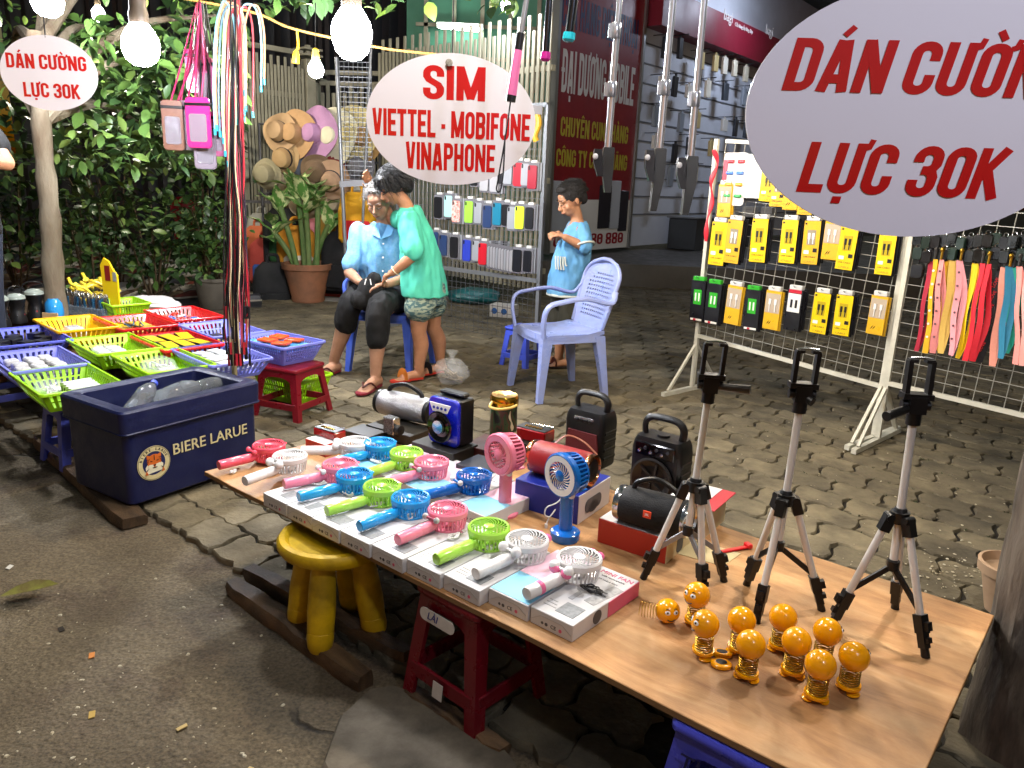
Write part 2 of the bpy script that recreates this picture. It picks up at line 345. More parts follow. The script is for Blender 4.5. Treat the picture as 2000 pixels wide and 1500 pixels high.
# ---------------------------------------------------------------- ground
YAW = R(-39.5)
A0 = P(398, 921, .33); A0.z = 0
TU = V((math.cos(YAW), math.sin(YAW), 0)); TV = V((-math.sin(YAW), math.cos(YAW), 0))
def uv(p): q = V(p) - A0; return q.dot(TU), q.dot(TV)
def UV(u, v, z=0): return A0 + TU*u + TV*v + V((0, 0, z))
def ground_mat():
    m = mat('street_concrete', '665a45', .9, var=.75, vs=1.5, dark='3c3326', bump=1.0, bs=55)
    nt = m.node_tree; L = nt.links.new; b = nt.nodes['Principled BSDF']
    tc = nt.nodes.new('ShaderNodeTexCoord')
    wv = nt.nodes.new('ShaderNodeTexNoise'); wv.inputs['Scale'].default_value = 1.6; wv.inputs['Detail'].default_value = 6; L(tc.outputs['Object'], wv.inputs['Vector'])
    mixv = nt.nodes.new('ShaderNodeMix'); mixv.data_type = 'VECTOR'; mixv.inputs['Factor'].default_value = .42
    L(tc.outputs['Object'], mixv.inputs['A']); L(wv.outputs['Color'], mixv.inputs['B'])
    vo = nt.nodes.new('ShaderNodeTexVoronoi'); vo.feature = 'DISTANCE_TO_EDGE'; vo.inputs['Scale'].default_value = .8; L(mixv.outputs['Result'], vo.inputs['Vector'])
    r1 = nt.nodes.new('ShaderNodeMapRange'); r1.inputs[1].default_value = .0; r1.inputs[2].default_value = .006; L(vo.outputs['Distance'], r1.inputs[0])
    # crack only in places
    pn = nt.nodes.new('ShaderNodeTexNoise'); pn.inputs['Scale'].default_value = 1.3; L(tc.outputs['Object'], pn.inputs['Vector'])
    pr = nt.nodes.new('ShaderNodeMapRange'); pr.inputs[1].default_value = .38; pr.inputs[2].default_value = .46; L(pn.outputs['Fac'], pr.inputs[0])
    mxx = nt.nodes.new('ShaderNodeMath'); mxx.operation = 'MAXIMUM'; L(r1.outputs[0], mxx.inputs[0]); L(pr.outputs[0], mxx.inputs[1])
    old = b.inputs['Base Color'].links[0].from_socket
    # brown dusty patches and pale scuffs
    bn = nt.nodes.new('ShaderNodeTexNoise'); bn.inputs['Scale'].default_value = 3.1; bn.inputs['Detail'].default_value = 8; bn.inputs['Roughness'].default_value = .7; L(tc.outputs['Object'], bn.inputs['Vector'])
    br = nt.nodes.new('ShaderNodeMapRange'); br.inputs[1].default_value = .5; br.inputs[2].default_value = .66; L(bn.outputs['Fac'], br.inputs[0])
    m1 = nt.nodes.new('ShaderNodeMix'); m1.data_type = 'RGBA'; m1.inputs['B'].default_value = hx('4a3d30'); L(old, m1.inputs['A']); L(br.outputs[0], m1.inputs['Factor'])
    sn = nt.nodes.new('ShaderNodeTexNoise'); sn.inputs['Scale'].default_value = 120; sn.inputs['Detail'].default_value = 2; L(tc.outputs['Object'], sn.inputs['Vector'])
    sr = nt.nodes.new('ShaderNodeMapRange'); sr.inputs[1].default_value = .3; sr.inputs[2].default_value = .7; sr.inputs[3].default_value = .6; sr.inputs[4].default_value = 1.35; L(sn.outputs['Fac'], sr.inputs[0])
    m3 = nt.nodes.new('ShaderNodeMix'); m3.data_type = 'RGBA'; m3.blend_type = 'MULTIPLY'; m3.inputs['Factor'].default_value = 1; L(m1.outputs['Result'], m3.inputs['A']); L(sr.outputs[0], m3.inputs['B'])
    m2 = nt.nodes.new('ShaderNodeMix'); m2.data_type = 'RGBA'; m2.inputs['A'].default_value = hx('17130f'); L(m3.outputs['Result'], m2.inputs['B']); L(mxx.outputs[0], m2.inputs['Factor'])
    L(m2.outputs['Result'], b.inputs['Base Color'])
    bp = [n for n in nt.nodes if n.type == 'BUMP'][0]
    b2 = nt.nodes.new('ShaderNodeBump'); b2.inputs['Strength'].default_value = .8; b2.inputs['Distance'].default_value = .02; L(mxx.outputs[0], b2.inputs['Height']); L(bp.outputs[0], b2.inputs['Normal']); L(b2.outputs[0], b.inputs['Normal'])
    return m
b = MB()
def gz(x, y):
    q = uv(V((x, y, 0)))[1]
    return -.045 * min(1, max(0, (q - .12) / .08)) - .022 + .012 * noise.noise((x*1.3, y*1.3, 3)) + .006 * noise.noise((x*4.1, y*4.1, 1))
xs = [-90, -30, -12, -7] + [-5 + .1*i for i in range(66)] + [2, 3, 6, 12, 30, 90]; ys = [-40, -8, -2, 0] + [.3 + .1*i for i in range(55)] + [6, 7.5, 10, 16, 30, 90, 200]
vs = [(x, y, gz(x, y)) for y in ys for x in xs]; nx = len(xs)
b.add(vs, [(j*nx+i, j*nx+i+1, (j+1)*nx+i+1, (j+1)*nx+i) for j in range(len(ys)-1) for i in range(nx-1)])
struct(b.build('ground', ground_mat()))
# pavement bed with interlocking wavy pavers; jagged edge towards the street
pm = mat('paver_concrete', '736850', .86, var=.7, vs=6, dark='322d24', bump=.6, bs=60, objvar=.22)
nt = pm.node_tree; bs_ = nt.nodes['Principled BSDF']; old_ = bs_.inputs['Base Color'].links[0].from_socket; ge = nt.nodes.new('ShaderNodeNewGeometry')
for sc_, lo, hi in ((1.1, .72, 1.12), (5.0, .84, 1.1)):          # stains that run across several blocks
    nz = nt.nodes.new('ShaderNodeTexNoise'); nz.inputs['Scale'].default_value = sc_; nz.inputs['Detail'].default_value = 6; nt.links.new(ge.outputs['Position'], nz.inputs['Vector'])
    mr_ = nt.nodes.new('ShaderNodeMapRange'); mr_.inputs[1].default_value = .36; mr_.inputs[2].default_value = .62; mr_.inputs[3].default_value = lo; mr_.inputs[4].default_value = hi; nt.links.new(nz.outputs['Fac'], mr_.inputs[0])
    mu = nt.nodes.new('ShaderNodeMix'); mu.data_type = 'RGBA'; mu.blend_type = 'MULTIPLY'; mu.inputs['Factor'].default_value = 1; nt.links.new(old_, mu.inputs['A']); nt.links.new(mr_.outputs[0], mu.inputs['B']); old_ = mu.outputs['Result']
nt.links.new(old_, bs_.inputs['Base Color'])
bedm = mat('pavement_bed', '1f1b14', .95, var=.5, vs=14, bump=.6, bs=40)
b = MB(); b.loft([[UV(-7, .13, -.014), UV(9, .13, -.014), UV(9, 13, -.014), UV(-7, 13, -.014)], [UV(-7, .13, -.017), UV(9, .13, -.017), UV(9, 13, -.017), UV(-7, 13, -.017)]][::-1])
pave = struct(b.build('pavement', bedm))
LX, LY = .215, .165
def paver_mesh(k):
    rnd = random.Random(k); g = .0055
    wx = lambda t: .010 * math.sin(2*PI*t*2)          # along the long side (period = half a paver)
    wy = lambda t: .012 * math.sin(2*PI*t)
    pts = []
    for i in range(6): t = i/6; pts.append((-LX/2 + LX*t, -LY/2 + wx(t)))
    for i in range(4): t = i/4; pts.append((LX/2 + wy(t), -LY/2 + LY*t))
    for i in range(6): t = 1 - i/6; pts.append((-LX/2 + LX*t, LY/2 + wx(t)))
    for i in range(4): t = 1 - i/4; pts.append((-LX/2 + wy(t), -LY/2 + LY*t))
    j = lambda s: rnd.uniform(-s, s)
    n = len(pts); jit = [(j(.0068), j(.0068)) for _ in pts]
    def ring(z, q): return [((x + a) * (1 - q/abs(LX/2)), (y + c) * (1 - q/abs(LY/2)), z + (j(.0015) if z > -.003 else 0)) for (x, y), (a, c) in zip(pts, jit)]
    return ring(0, .0095), ring(-.006, .005), ring(-.024, .0035)
PAVES = []
for k in range(8):
    r0, r1, r2 = paver_mesh(k); b = MB(); b.loft([r2, r1, r0], False, True); o = b.build('paver', pm, sharp=30); PAVES.append(o.data); bpy.data.objects.remove(o)
spots = []
for iv in range(0, 76):
    for iu in range(-30, 42):
        u = iu*LX + (LX/2 if iv % 2 else 0); v = .05 + LY/2 + iv*LY
        if v < .3 and noise.noise((u*1.7, v*2, 5)) > .25: continue
        c = UV(u, v); 
        if c.y < .5: continue
        px, py, d = proj(c)
        if d < .5 or px < -120 or px > 2120 or py < 380 or py > 1600: continue
        if d > 11: continue
        spots.append((d, u, v, c))
spots.sort(key=lambda t: t[0])
rn = random.Random(3); far = MB()
shown = 0
def vis(c):
    px, py, d = proj(c)
    return not (py < 640 and px < 640) and 0 <= px <= 2000 and py < 1500 and not (520 < px < 1900 and py > 1130)
for d, u, v, c in spots:
    x = TR(c + V((rn.uniform(-.002, .002), rn.uniform(-.002, .002), rn.uniform(-.003, .003) + .003*noise.noise((u*1.1, v*1.1, 2)))), YAW + rn.uniform(-.012, .012) + (PI if rn.random() < .5 else 0), rn.uniform(-.012, .012), rn.uniform(-.012, .012))
    me = PAVES[rn.randrange(8)]
    if shown < 300 and vis(c): obj('paver', me, pave, x); shown += 1
    else:
        far.mx(x).add([q.co for q in me.vertices], [tuple(f.vertices) for f in me.polygons])
o = far.build('paver_field', pm, pave, sharp=30); o['kind'] = 'stuff'
# moss and weeds in the joints, grit on the paving
gm = mat('moss_green', '2f3a17', .9, var=.6, vs=60, dark='1a1a0c')
b = MB(); rn = random.Random(11)
for k in range(1500):
    u = rn.uniform(.4, 4.5); v = .05 + rn.randrange(2, 24)*LY + rn.gauss(0, .006)
    if noise.noise((u*.9, v*.9, 7)) < .1: continue
    p = UV(u, v, -.006); 
    for q in range(2):
        a = rn.uniform(0, 2*PI); hgt = rn.uniform(.004, .014); e = V((math.cos(a), math.sin(a), 0))*.004
        b.add([p - e, p + e, p + e*2 + V((rn.uniform(-.008, .008), rn.uniform(-.008, .008), hgt))], [(0, 1, 2)])
tag(b.build('joint_moss', gm), 'green moss growing in the paving joints', 'moss', kind='stuff')
b = MB(); rn = random.Random(12)
for k in range(420):
    if rn.random() < .45: px, py = rn.gauss(1830, 90), rn.gauss(1110, 30)
    elif rn.random() < .5: px, py = rn.uniform(1400, 2000), rn.uniform(800, 1130)
    else: px, py = rn.uniform(0, 560), rn.uniform(1080, 1500)
    p = P(px, py, 0); u, v = uv(p)
    z = .001 if v > .1 else gz(p.x, p.y)
    r = rn.choice((.002, .003, .003, .004, .007)); a = [rn.uniform(.6, 1.3) for _ in range(6)]
    b.mx(TR((p.x, p.y, z), rn.uniform(0, 6))).loft([[(r*a[i]*math.cos(i*PI/3), r*.7*a[i]*math.sin(i*PI/3), 0) for i in range(6)], [(r*.7*a[i]*math.cos(i*PI/3), r*.5*a[i]*math.sin(i*PI/3), r*.35) for i in range(6)]], False)
tag(b.build('grit', mat('grit_pale', 'b8b09a', .9, var=.8, vs=30, dark='8a7a55')), 'pale crumbs and grit scattered over the ground', 'litter', kind='stuff')

# ---------------------------------------------------------------- slatted gates and the house behind
slm = mat('gate_paint', '9a9682', .6, var=.35, vs=5, dark='4d4a40')
def slat_fence(p0, p1, z0, z1, rails, n, label, spike=.12, post=True, width=.032):
    t = thing('slatted_gate', label, 'fence', TR((p0.x, p0.y, 0), math.atan2(p1.y-p0.y, p1.x-p0.x)))
    Ln = math.hypot(p1.x-p0.x, p1.y-p0.y)
    for z in rails:
        b = MB(); b.box((Ln/2, 0, z), (Ln, .05, .055)); b.build('rail', slm, t)
    sm = {}
    for i in range(n):
        k = i % 2
        if k not in sm:
            b = MB(); b.box((0, -.03, (z0 + z1 + k*spike)/2), (width, .02, z1 + k*spike - z0), .003); sm[k] = b.build('slat', slm, t); sm[k].location.x = Ln*(i + .5)/n
        else: obj('slat', sm[k].data, t, TR((Ln*(i + .5)/n, 0, 0)))
    if post:
        for xx in (-.08, Ln + .08):
            b = MB(); b.box((xx, 0, (z1 + .12)/2), (.13, .13, z1 + .12), .006)
            for zz in (z1 + .16, z1 + .23): b.box((xx, 0, zz), (.26, .26, .022)); b.box((xx, 0, zz + .03), (.05, .05, .05))
            b.build('post', slm, t)
    return t
g0, g1 = P(472, 84, 2.7), P(590, 104, 2.7)
slat_fence(g0, g1, .3, 2.52, (2.7, 2.2, 1.35, .75, .35), 17, 'beige slatted metal gate leaf behind the straw hats', spike=.1)
h0, h1 = P(742, 96, 2.75), P(1086, 44, 2.75)
slat_fence(h0, h1, .2, 2.7, (2.35, 1.3, .4), 40, 'beige slatted metal fence with staggered tops behind the SIM sign', post=False, spike=.14, width=.04)
i0, i1 = P(604, 96, 2.75), P(742, 96, 2.75)
slat_fence(V((i0.x, i0.y + .5, 0)), V((i1.x, i1.y + .6, 0)), .2, 2.3, (2.55, 2.42, 1.3, .5), 12, 'narrow beige gate leaf between two posts under the distant bulb', width=.05)
# house: dark corrugated front and a green painted corner
b = MB(); hw = mat('house_sheet', '20242c', .55, var=.4, vs=2)
n = 160
b.loft([[(-9 + 11*i/n, 14.2 + .05*math.sin(i*1.6), z) for i in range(n+1)] for z in (0, 5.5)], False, False, closed=False)
house = tag(b.build('house_front', hw), 'dark corrugated house front behind the beige gate', 'building')
gw = thing('green_house', 'green painted house wall with barred window, lit behind the fence', 'building', TR((0, 0, 0)))
b = MB(); b.box((-.3, 12.6, 2.75), (3.0, .15, 5.5)); b.build('wall', mat('green_paint', '4f8a72', .7, var=.25, vs=3), gw)
for k in range(5):
    b = MB(); b.box((-1.5 + .42*k, 12.45, 3.6), (.06, .05, 2.0)); b.build('window_bar', slm, gw)
for k in range(3):
    b = MB(); b.box((-.7, 12.44, 3.05 + .45*k), (1.9, .03, .05)); b.build('window_bar', slm, gw)
t = thing('wall_lamp', 'white lamp glowing on the green house wall above the fence', 'lamp', TR(D(898, 52, 12.3)))
b = MB(); b.tube([(-.3, 0, 0), (.3, 0, -.03)], .035, 10); b.build('tube', mat('wall_lamp_glow', 'dffaf0', .4, emis=60), t)
b = MB(); b.box((0, .06, .02), (.7, .06, .09), .01); b.build('holder', plastic('lamp_holder', 'd8d8d0'), t)

# ---------------------------------------------------------------- phone shop
SD = V((math.cos(R(52)), math.sin(R(52)), 0)); SN = V((SD.y, -SD.x, 0)) * -1      # wall runs away from the street, faces left
SO = D(1066, 492, 10.6); SO.z = 0
def SW(px, py): return PL(px, py, SO, SN)
def sl(p): q = V(p) - SO; return q.dot(SD), p.z
SX = M.Translation(SO) @ M.Rotation(R(52), 4, 'Z') @ M.Rotation(PI/2, 4, 'X')    # local x along wall, y up, z out of the wall
sp0, sp1, sp2 = sl(SW(1070, 494)), sl(SW(1219, 486)), sl(SW(1560, 470))
bw = sp1[0]; z0 = sp0[1]; ztop = 4.3
fl = MB(); fl.loft([[SO - SD*.6 + V((0, 0, zz)), SO - SD*.6 + V((14, 0, zz)), SO + V((14, 12, zz)), SO + SD*10 + V((-1, 0, zz)), SO - SD*.6 + SN*.5 + V((0, 0, zz))] for zz in (0, z0 - .06)])
struct(fl.build('shop_floor', mat('shop_floor_tile', '4a4640', .5, var=.3)))
t = thing('shop_signboard', 'tall red signboard with white and yellow Vietnamese lettering behind the boy', 'sign', SX)
redb = mat('sign_red', '7c0e1c', .42, var=.15, vs=2); whb = mat('sign_white', 'd6d4d0', .5)
x0 = sl(SW(1090, 20))[0]
b = MB(); b.box((bw/2, (z0+.72+ztop)/2, .0), (bw, ztop-z0-.72, .08)); b.build('red_panel', redb, t)
b = MB(); b.box((bw/2, z0+.36, .0), (bw, .715, .08)); b.build('white_panel', whb, t)
fm = mat('sign_frame_metal', '9a9da0', .35, metal=.9)
for xx in (-.03, bw + .03):
    b = MB(); b.box((xx, (z0+ztop)/2, .01), (.055, ztop - z0 + .02, .12)); b.build('frame_bar', fm, t)
def sgn(s_, px, py, hpx, m, wpx, fat=.01, sh=0):
    pa = sl(SW(px - wpx/2, py)); pb = sl(SW(px + wpx/2, py)); pc = sl(SW(px, py)); pd = sl(SW(px, py + hpx/2)); pe = sl(SW(px, py - hpx/2))
    o = block_text(s_, pe[1] - pd[1], m, t, depth=.001, width=pb[0] - pa[0]); o.matrix_local = TR((pc[0], pc[1], .0415)); return o
navy = mat('sign_navy', '232a55', .5); cream = mat('sign_cream', 'c9c6c4', .5); yel = mat('sign_yellow', 'a89a2c', .5)
sgn('CỬA HÀNG ĐIỆN THOẠI', 1172, 45, 62, navy, 150, .015)
sgn('ĐẠI DƯƠNG MOBILE', 1168, 155, 80, cream, 142, .015)
sgn('CHUYÊN CUNG HÀNG', 1160, 256, 36, yel, 132, .012)
sgn('CÔNG TY CHÍNH HÃNG', 1155, 313, 32, yel, 138, .012)
sgn('0868 986 889', 1148, 467, 21, mat('sign_red_number', '8a1020', .5), 135, .012)
phm = mat('phone_print', '20222e', .3); phw = mat('phone_print_light', 'a9adb4', .4)
for i, (px, py, w_, h_) in enumerate(((1176, 404, .34, .62), (1196, 400, .28, .7), (1212, 412, .26, .6), (1090, 402, .5, .66))):
    p = sl(SW(px, py)); b = MB(); b.box((p[0], p[1], .046), (w_, h_, .008), .003); o = b.build('phone_picture', phm if i % 2 == 0 else phw, t)
# side wall with hooks and packs
wl = thing('shop_wall', 'grey slat wall of the phone shop hung with accessory packs', 'wall', SX)
x1 = bw + .12; x2 = sl(SW(1640, 300))[0] if sl(SW(1640, 300))[0] < 14 else 13.0
x2 = min(max(x2, 7), 11)
b = MB(); b.box(((x1+x2)/2, z0 + 2.4, -.1), (x2-x1, 4.8, .1)); b.build('panel', mat('slat_wall', 'c4c8d2', .6, var=.2, vs=2), wl)
hk = mat('hook_chrome', '555a60', .3, metal=.9)
for k in range(13):
    b = MB(); b.box(((x1+x2)/2, z0 + .5 + .28*k, -.045), (x2-x1-.02, .02, .012)); b.build('groove', mat('groove_dark', '60646c', .6), wl)
packs = [('d8d2c4', .17, .27), ('c9c2ae', .16, .26), ('2a2d35', .13, .3), ('b9a778', .16, .26), ('8d97a4', .15, .3), ('dcdad4', .2, .2), ('39404a', .2, .28)]
PKM = [(mat('shop_pack_%d' % i, c, .4, objvar=.15), a, h_) for i, (c, a, h_) in enumerate(packs)]
rn = random.Random(5); meshes = {}
spotsP = [(1352, 120, 3), (1380, 125, 3), (1398, 130, 0), (1418, 135, 1), (1440, 146, 1), (1310, 96, 2), (1280, 95, 2), (1262, 228, 4), (1400, 180, 6), (1436, 190, 4), (1450, 200, 0), (1470, 195, 2), (1328, 180, 5), (1345, 235, 3), (1398, 245, 5), (1420, 250, 2), (1442, 255, 6), (1312, 240, 4), (1263, 278, 5), (1330, 285, 6), (1372, 290, 3), (1300, 300, 2), (1340, 340, 1), (1292, 345, 4), (1380, 345, 0), (1275, 165, 5), (1300, 170, 2), (1365, 175, 0)]
for px, py, k in spotsP:
    p = sl(SW(px, py)); m_, a, h_ = PKM[k]
    q = thing('accessory_pack', None, None); bpy.data.objects.remove(q)
    if k not in meshes:
        b = MB(); b.box((0, 0, 0), (a, h_, .05), .006); b.box((0, h_/2 + .02, 0), (.05, .04, .02)); o = b.build('accessory_pack', m_); meshes[k] = o.data; bpy.data.objects.remove(o)
    o = obj('accessory_pack', meshes[k], None, SX @ TR((p[0], p[1], .16), rn.uniform(-.05, .05)))
    tag(o, 'small accessory pack hanging on the grey shop wall', 'pack', 'packs on the shop wall')
    b = MB(); b.bar((p[0], p[1] + h_/2 + .04, -.05), (p[0], p[1] + h_/2 + .045, .3), .012, .012); b.build('hook', hk, wl)
# banner above the hooks
bn = thing('shop_banner', 'dark red banner lettered in white above the shop wall', 'banner', SX)
za = sl(SW(1330, 76))[1]; zb = sl(SW(1330, 4))[1]; xa = sl(SW(1264, 40))[0]
b = MB(); b.box(((xa+x2)/2, (za+zb)/2, .1), (x2-xa, zb-za, .3)); b.build('panel', mat('banner_red', '6f1226', .45, var=.2, vs=1), bn)
for px, py, s_, hh in ((1368, 38, 'bagi', 26), (1452, 65, 'bagi', 26), (1400, 60, 'Cửa hàng ốp lưng đẹp', 13), (1480, 98, 'Cửa hàng ốp lưng đẹp', 13)):
    p = sl(PL(px, py, SO + SN*.25, SN)); text(s_, .24 if hh > 20 else .085, cream, bn, TR((p[0], p[1], .256)), fat=.005, depth=.006)
# glass counter and boxes at the foot of the wall
t = thing('shop_counter', 'dim glass shop counter behind the cable rack', 'counter', TR(P(1345, 480, z0) + V((0, 0, -.05)), R(52)))
b = MB(); b.box((1.0, 0, .25), (2.6, .5, .5), .01); b.build('base', mat('counter_dark', '3a3f46', .4), t)
b = MB(); b.box((1.0, 0, .52), (2.7, .56, .03), .008); b.build('top', mat('counter_top', '70757c', .3), t)
for k in range(9):
    o_ = MB(); o_.box((0, 0, .03), (.26, .2, .058), .004); o = o_.build('boxed_phone', mat('shop_pack_white', 'c8c8c4', .4), None, TR(P(1345, 480, z0) + V((.9 + (k % 3)*.33, .9, .49 + .06*(k//3))), R(52)))
    tag(o, 'white carton stacked on the dim shop counter', 'box', 'white cartons on the shop counter')
t = thing('shop_lamp', 'cold white ceiling lamp inside the phone shop at the top of the picture', 'lamp', SX @ TR((x1 + 2.6, 4.45, 1.3)) @ M.Rotation(-PI/2, 4, 'X'))
b = MB(); b.box((0, 0, 0), (.9, .12, .05), .02); b.build('tube', mat('shop_lamp_glow', 'dbe8ff', .4, emis=190), t)
b = MB(); b.box((0, 0, .05), (1.0, .2, .04), .01); b.build('housing', plastic('lamp_holder', 'd8d8d0'), t)
b = MB(); b.box((0, 0, .2), (14, 9, .06))
o = b.build('shop_ceiling', mat('shop_ceiling_paint', '8f959e', .7), None, TR(SO + SD*5 + V((4, 1, ztop + .9)), R(52))); tag(o, 'grey ceiling over the phone shop forecourt', 'ceiling', kind='structure')
# ---------------------------------------------------------------- plywood board on stools
TZ = .33
TX = M.Translation(A0) @ M.Rotation(YAW, 4, 'Z')            # local x along the board, y towards the back
TL, TW = 2.09, .825
def wood(name, c0, c1, c2, sx=1.2, sy=14, bump=.15):
    m = mat(name, c0, .55, bump=bump, bs=40, stretch=(sx, sy, 8)); nt = m.node_tree; L = nt.links.new; b = nt.nodes['Principled BSDF']
    tc = nt.nodes.new('ShaderNodeTexCoord'); mp = nt.nodes.new('ShaderNodeMapping'); mp.inputs['Scale'].default_value = (sx, sy*.35, 3); L(tc.outputs['Object'], mp.inputs[0])
    n = nt.nodes.new('ShaderNodeTexNoise'); n.inputs['Scale'].default_value = 3; n.inputs['Detail'].default_value = 9; n.inputs['Roughness'].default_value = .66; n.inputs['Distortion'].default_value = .7; L(mp.outputs[0], n.inputs['Vector'])
    rp = nt.nodes.new('ShaderNodeValToRGB'); e = rp.color_ramp.elements; e[0].position = .32; e[0].color = hx(c2); e[1].position = .68; e[1].color = hx(c0)
    k = rp.color_ramp.elements.new(.5); k.color = hx(c1); L(n.outputs['Fac'], rp.inputs[0])
    # blotches where the veneer is stained
    n3 = nt.nodes.new('ShaderNodeTexNoise'); n3.inputs['Scale'].default_value = 5.5; n3.inputs['Detail'].default_value = 5; L(tc.outputs['Object'], n3.inputs['Vector'])
    r3 = nt.nodes.new('ShaderNodeMapRange'); r3.inputs[1].default_value = .35; r3.inputs[2].default_value = .68; r3.inputs[3].default_value = .55; r3.inputs[4].default_value = 1.15; L(n3.outputs['Fac'], r3.inputs[0])
    mm = nt.nodes.new('ShaderNodeMix'); mm.data_type = 'RGBA'; mm.blend_type = 'MULTIPLY'; mm.inputs['Factor'].default_value = 1; L(rp.outputs[0], mm.inputs['A']); L(r3.outputs[0], mm.inputs['B'])
    L(mm.outputs['Result'], b.inputs['Base Color']); return m
ply = wood('plywood', 'cda270', 'bb8b59', '9b6c42')
edge = mat('plywood_edge', '8a6a45', .8, var=.6, vs=40, stretch=(1, 1, 30))
tb = thing('plywood_table', 'long plywood board table laid on low plastic stools', 'table', TX)
b = MB(); nn = 24; rn = random.Random(2)
fr = [(TL*i/nn, rn.uniform(-.002, .002)) for i in range(nn+1)] + [(TL, TW*i/8) for i in range(1, 9)] + [(TL - TL*i/nn, TW + rn.uniform(-.002, .002)) for i in range(1, nn+1)] + [(0, TW - TW*i/8) for i in range(1, 8)]
b.loft([[(x, y, TZ - .014) for x, y in fr], [(x, y, TZ - .0015) for x, y in fr]], True, False); b.build('board_edge', edge, tb)
b = MB(); b.loft([[(x, y, TZ - .0015) for x, y in fr], [(x*.9985+.0015, y*.996+.0015, TZ) for x, y in fr]], False, True); b.build('board_top', ply, tb)

# ---------------------------------------------------------------- plastic stools
def plastic_stool(label, p, rz, h, wt, wb, m, group=None, name='plastic_stool', lip=True):
    t = thing(name, label, 'stool', TR(p, rz), group)
    b = MB(); b.prism(rrect(wt, wt, .02), h - .022, h, .006); b.build('seat', m, t)
    a, c = wt/2 - .012, wb/2 - .012
    for sx in (-1, 1):
        for sy in (-1, 1):
            b = MB(); rings = []
            for z in (0, h*.15, h*.6, h - .02):
                q = 1 - z/(h - .02); e = a + (c - a)*q; wl = .034 + .008*(1-q)
                cx, cyy = sx*e, sy*e
                rings.append([(cx, cyy, z), (cx - sx*wl, cyy, z), (cx - sx*wl, cyy - sy*.012, z), (cx - sx*.012, cyy - sy*.012, z), (cx - sx*.012, cyy - sy*wl, z), (cx, cyy - sy*wl, z)])
            b.loft(rings); b.build('leg', m, t)
    for k in range(4):
        x = M.Rotation(k*PI/2, 4, 'Z')
        b = MB(); b.mx(x)
        ar = []
        for i in range(9):       # apron with an arched underside
            s_ = -1 + i/4; ar.append(s_)
        e0 = a + .004
        top = [(s_*(e0 - .004), -e0 + .002, h - .02) for s_ in ar]; bot = [(s_*(e0 - .002), -e0 - .002, h - .05 - .06*abs(s_)**3) for s_ in ar]
        b.loft([top, bot, [(q[0], q[1] + .008, q[2]) for q in bot], [(q[0], q[1] + .008, q[2]) for q in top]], False, False, closed=False)
        b.build('apron', m, t)
        zq = h*.27; q = 1 - zq/(h - .02); e = a + (c - a)*q - .004
        b = MB(); b.mx(x); b.box((0, -e, zq), (2*e - .02, .01, h*.13), .002); b.build('stretcher', m, t)
    return t
RED = plastic('stool_maroon', '6a0d1a', .3); LIL = plastic('stool_violet_blue', '4a55b8', .38, var=.3, dark='6a6a86'); BLU = plastic('stool_blue', '3f52c4', .35)
rs = plastic_stool('dark red plastic stool under the middle of the plywood table', V((-.052, 1.718, .0)) - TV*.02, R(-42), .313, .22, .285, RED)
st = mat('sticker_white', 'c9c4bd', .6, var=.2, vs=50)
b = MB(); b.prism([(x, y) for x, y in rrect(.12, .032, .015)], 0, .0015); o = b.build('sticker', st, rs, M.Rotation(0, 4, 'Z') @ TR((-.015, -.119, .255), rx=R(85)))
text('LÀI', .026, mat('ink_blue', '1c2a78', .6), rs, TR((-.03, -.1218, .2555), rx=R(85)), fat=.01, depth=.0006, name='handwriting', slant=.2)
b = MB(); b.box((0, 0, 0), (.034, .042, .001)); b.build('price_tag', st, rs, TR((.005, -.1335, .078), rx=R(84)))
bs = plastic_stool('violet blue plastic stool under the near right end of the table, handwriting on its side', P(1306, 1408, .31) + TU*.1 + TV*.1 - V((0, 0, .31)), YAW, .312, .2, .275, plastic('stool_violet', '4b50c8', .3))
ink = mat('ink_dark', '15184a', .6)
text('THẢO', .05, ink, bs, TR((.0, -.1085, .245), rx=R(85)), fat=.004, depth=.0008, name='handwriting', slant=.15)
b = MB(); b.lathe([(.012, 0), (.02, 0), (.02, .001), (.012, .001)], 20, sx=1.5); b.build('ink_mark', ink, bs, TR((-.02, -.115, .205), rx=R(85)))
# round yellow stool
yw = plastic('stool_yellow', 'cfa80a', .55, var=.7, vs=9, dark='7a6410', bump=.1)
ys_ = thing('round_stool', 'grubby yellow round stool with four fat legs under the table', 'stool', TR((-.478, 1.965, 0), R(35)))
b = MB(); b.lathe([(.0, .262), (.13, .262), (.15, .268), (.157, .28), (.157, .293), (.15, .303), (.136, .306), (.129, .3), (.124, .293), (.0, .291)], 48); b.build('seat', yw, ys_)
for k in range(4):
    a = R(45 + 90*k); b = MB(); x = TR((.098*math.cos(a), .098*math.sin(a), 0)) @ M.Rotation(a, 4, 'Z') @ M.Rotation(R(-9), 4, 'Y') 
    b.lathe([(.006, .0), (.026, .004), (.034, .018), (.037, .04), (.0365, .062), (.035, .0635), (.0365, .065), (.039, .12), (.036, .2), (.03, .27)], 20); o = b.build('leg', yw, ys_, x @ TR((.02, 0, -.002)))
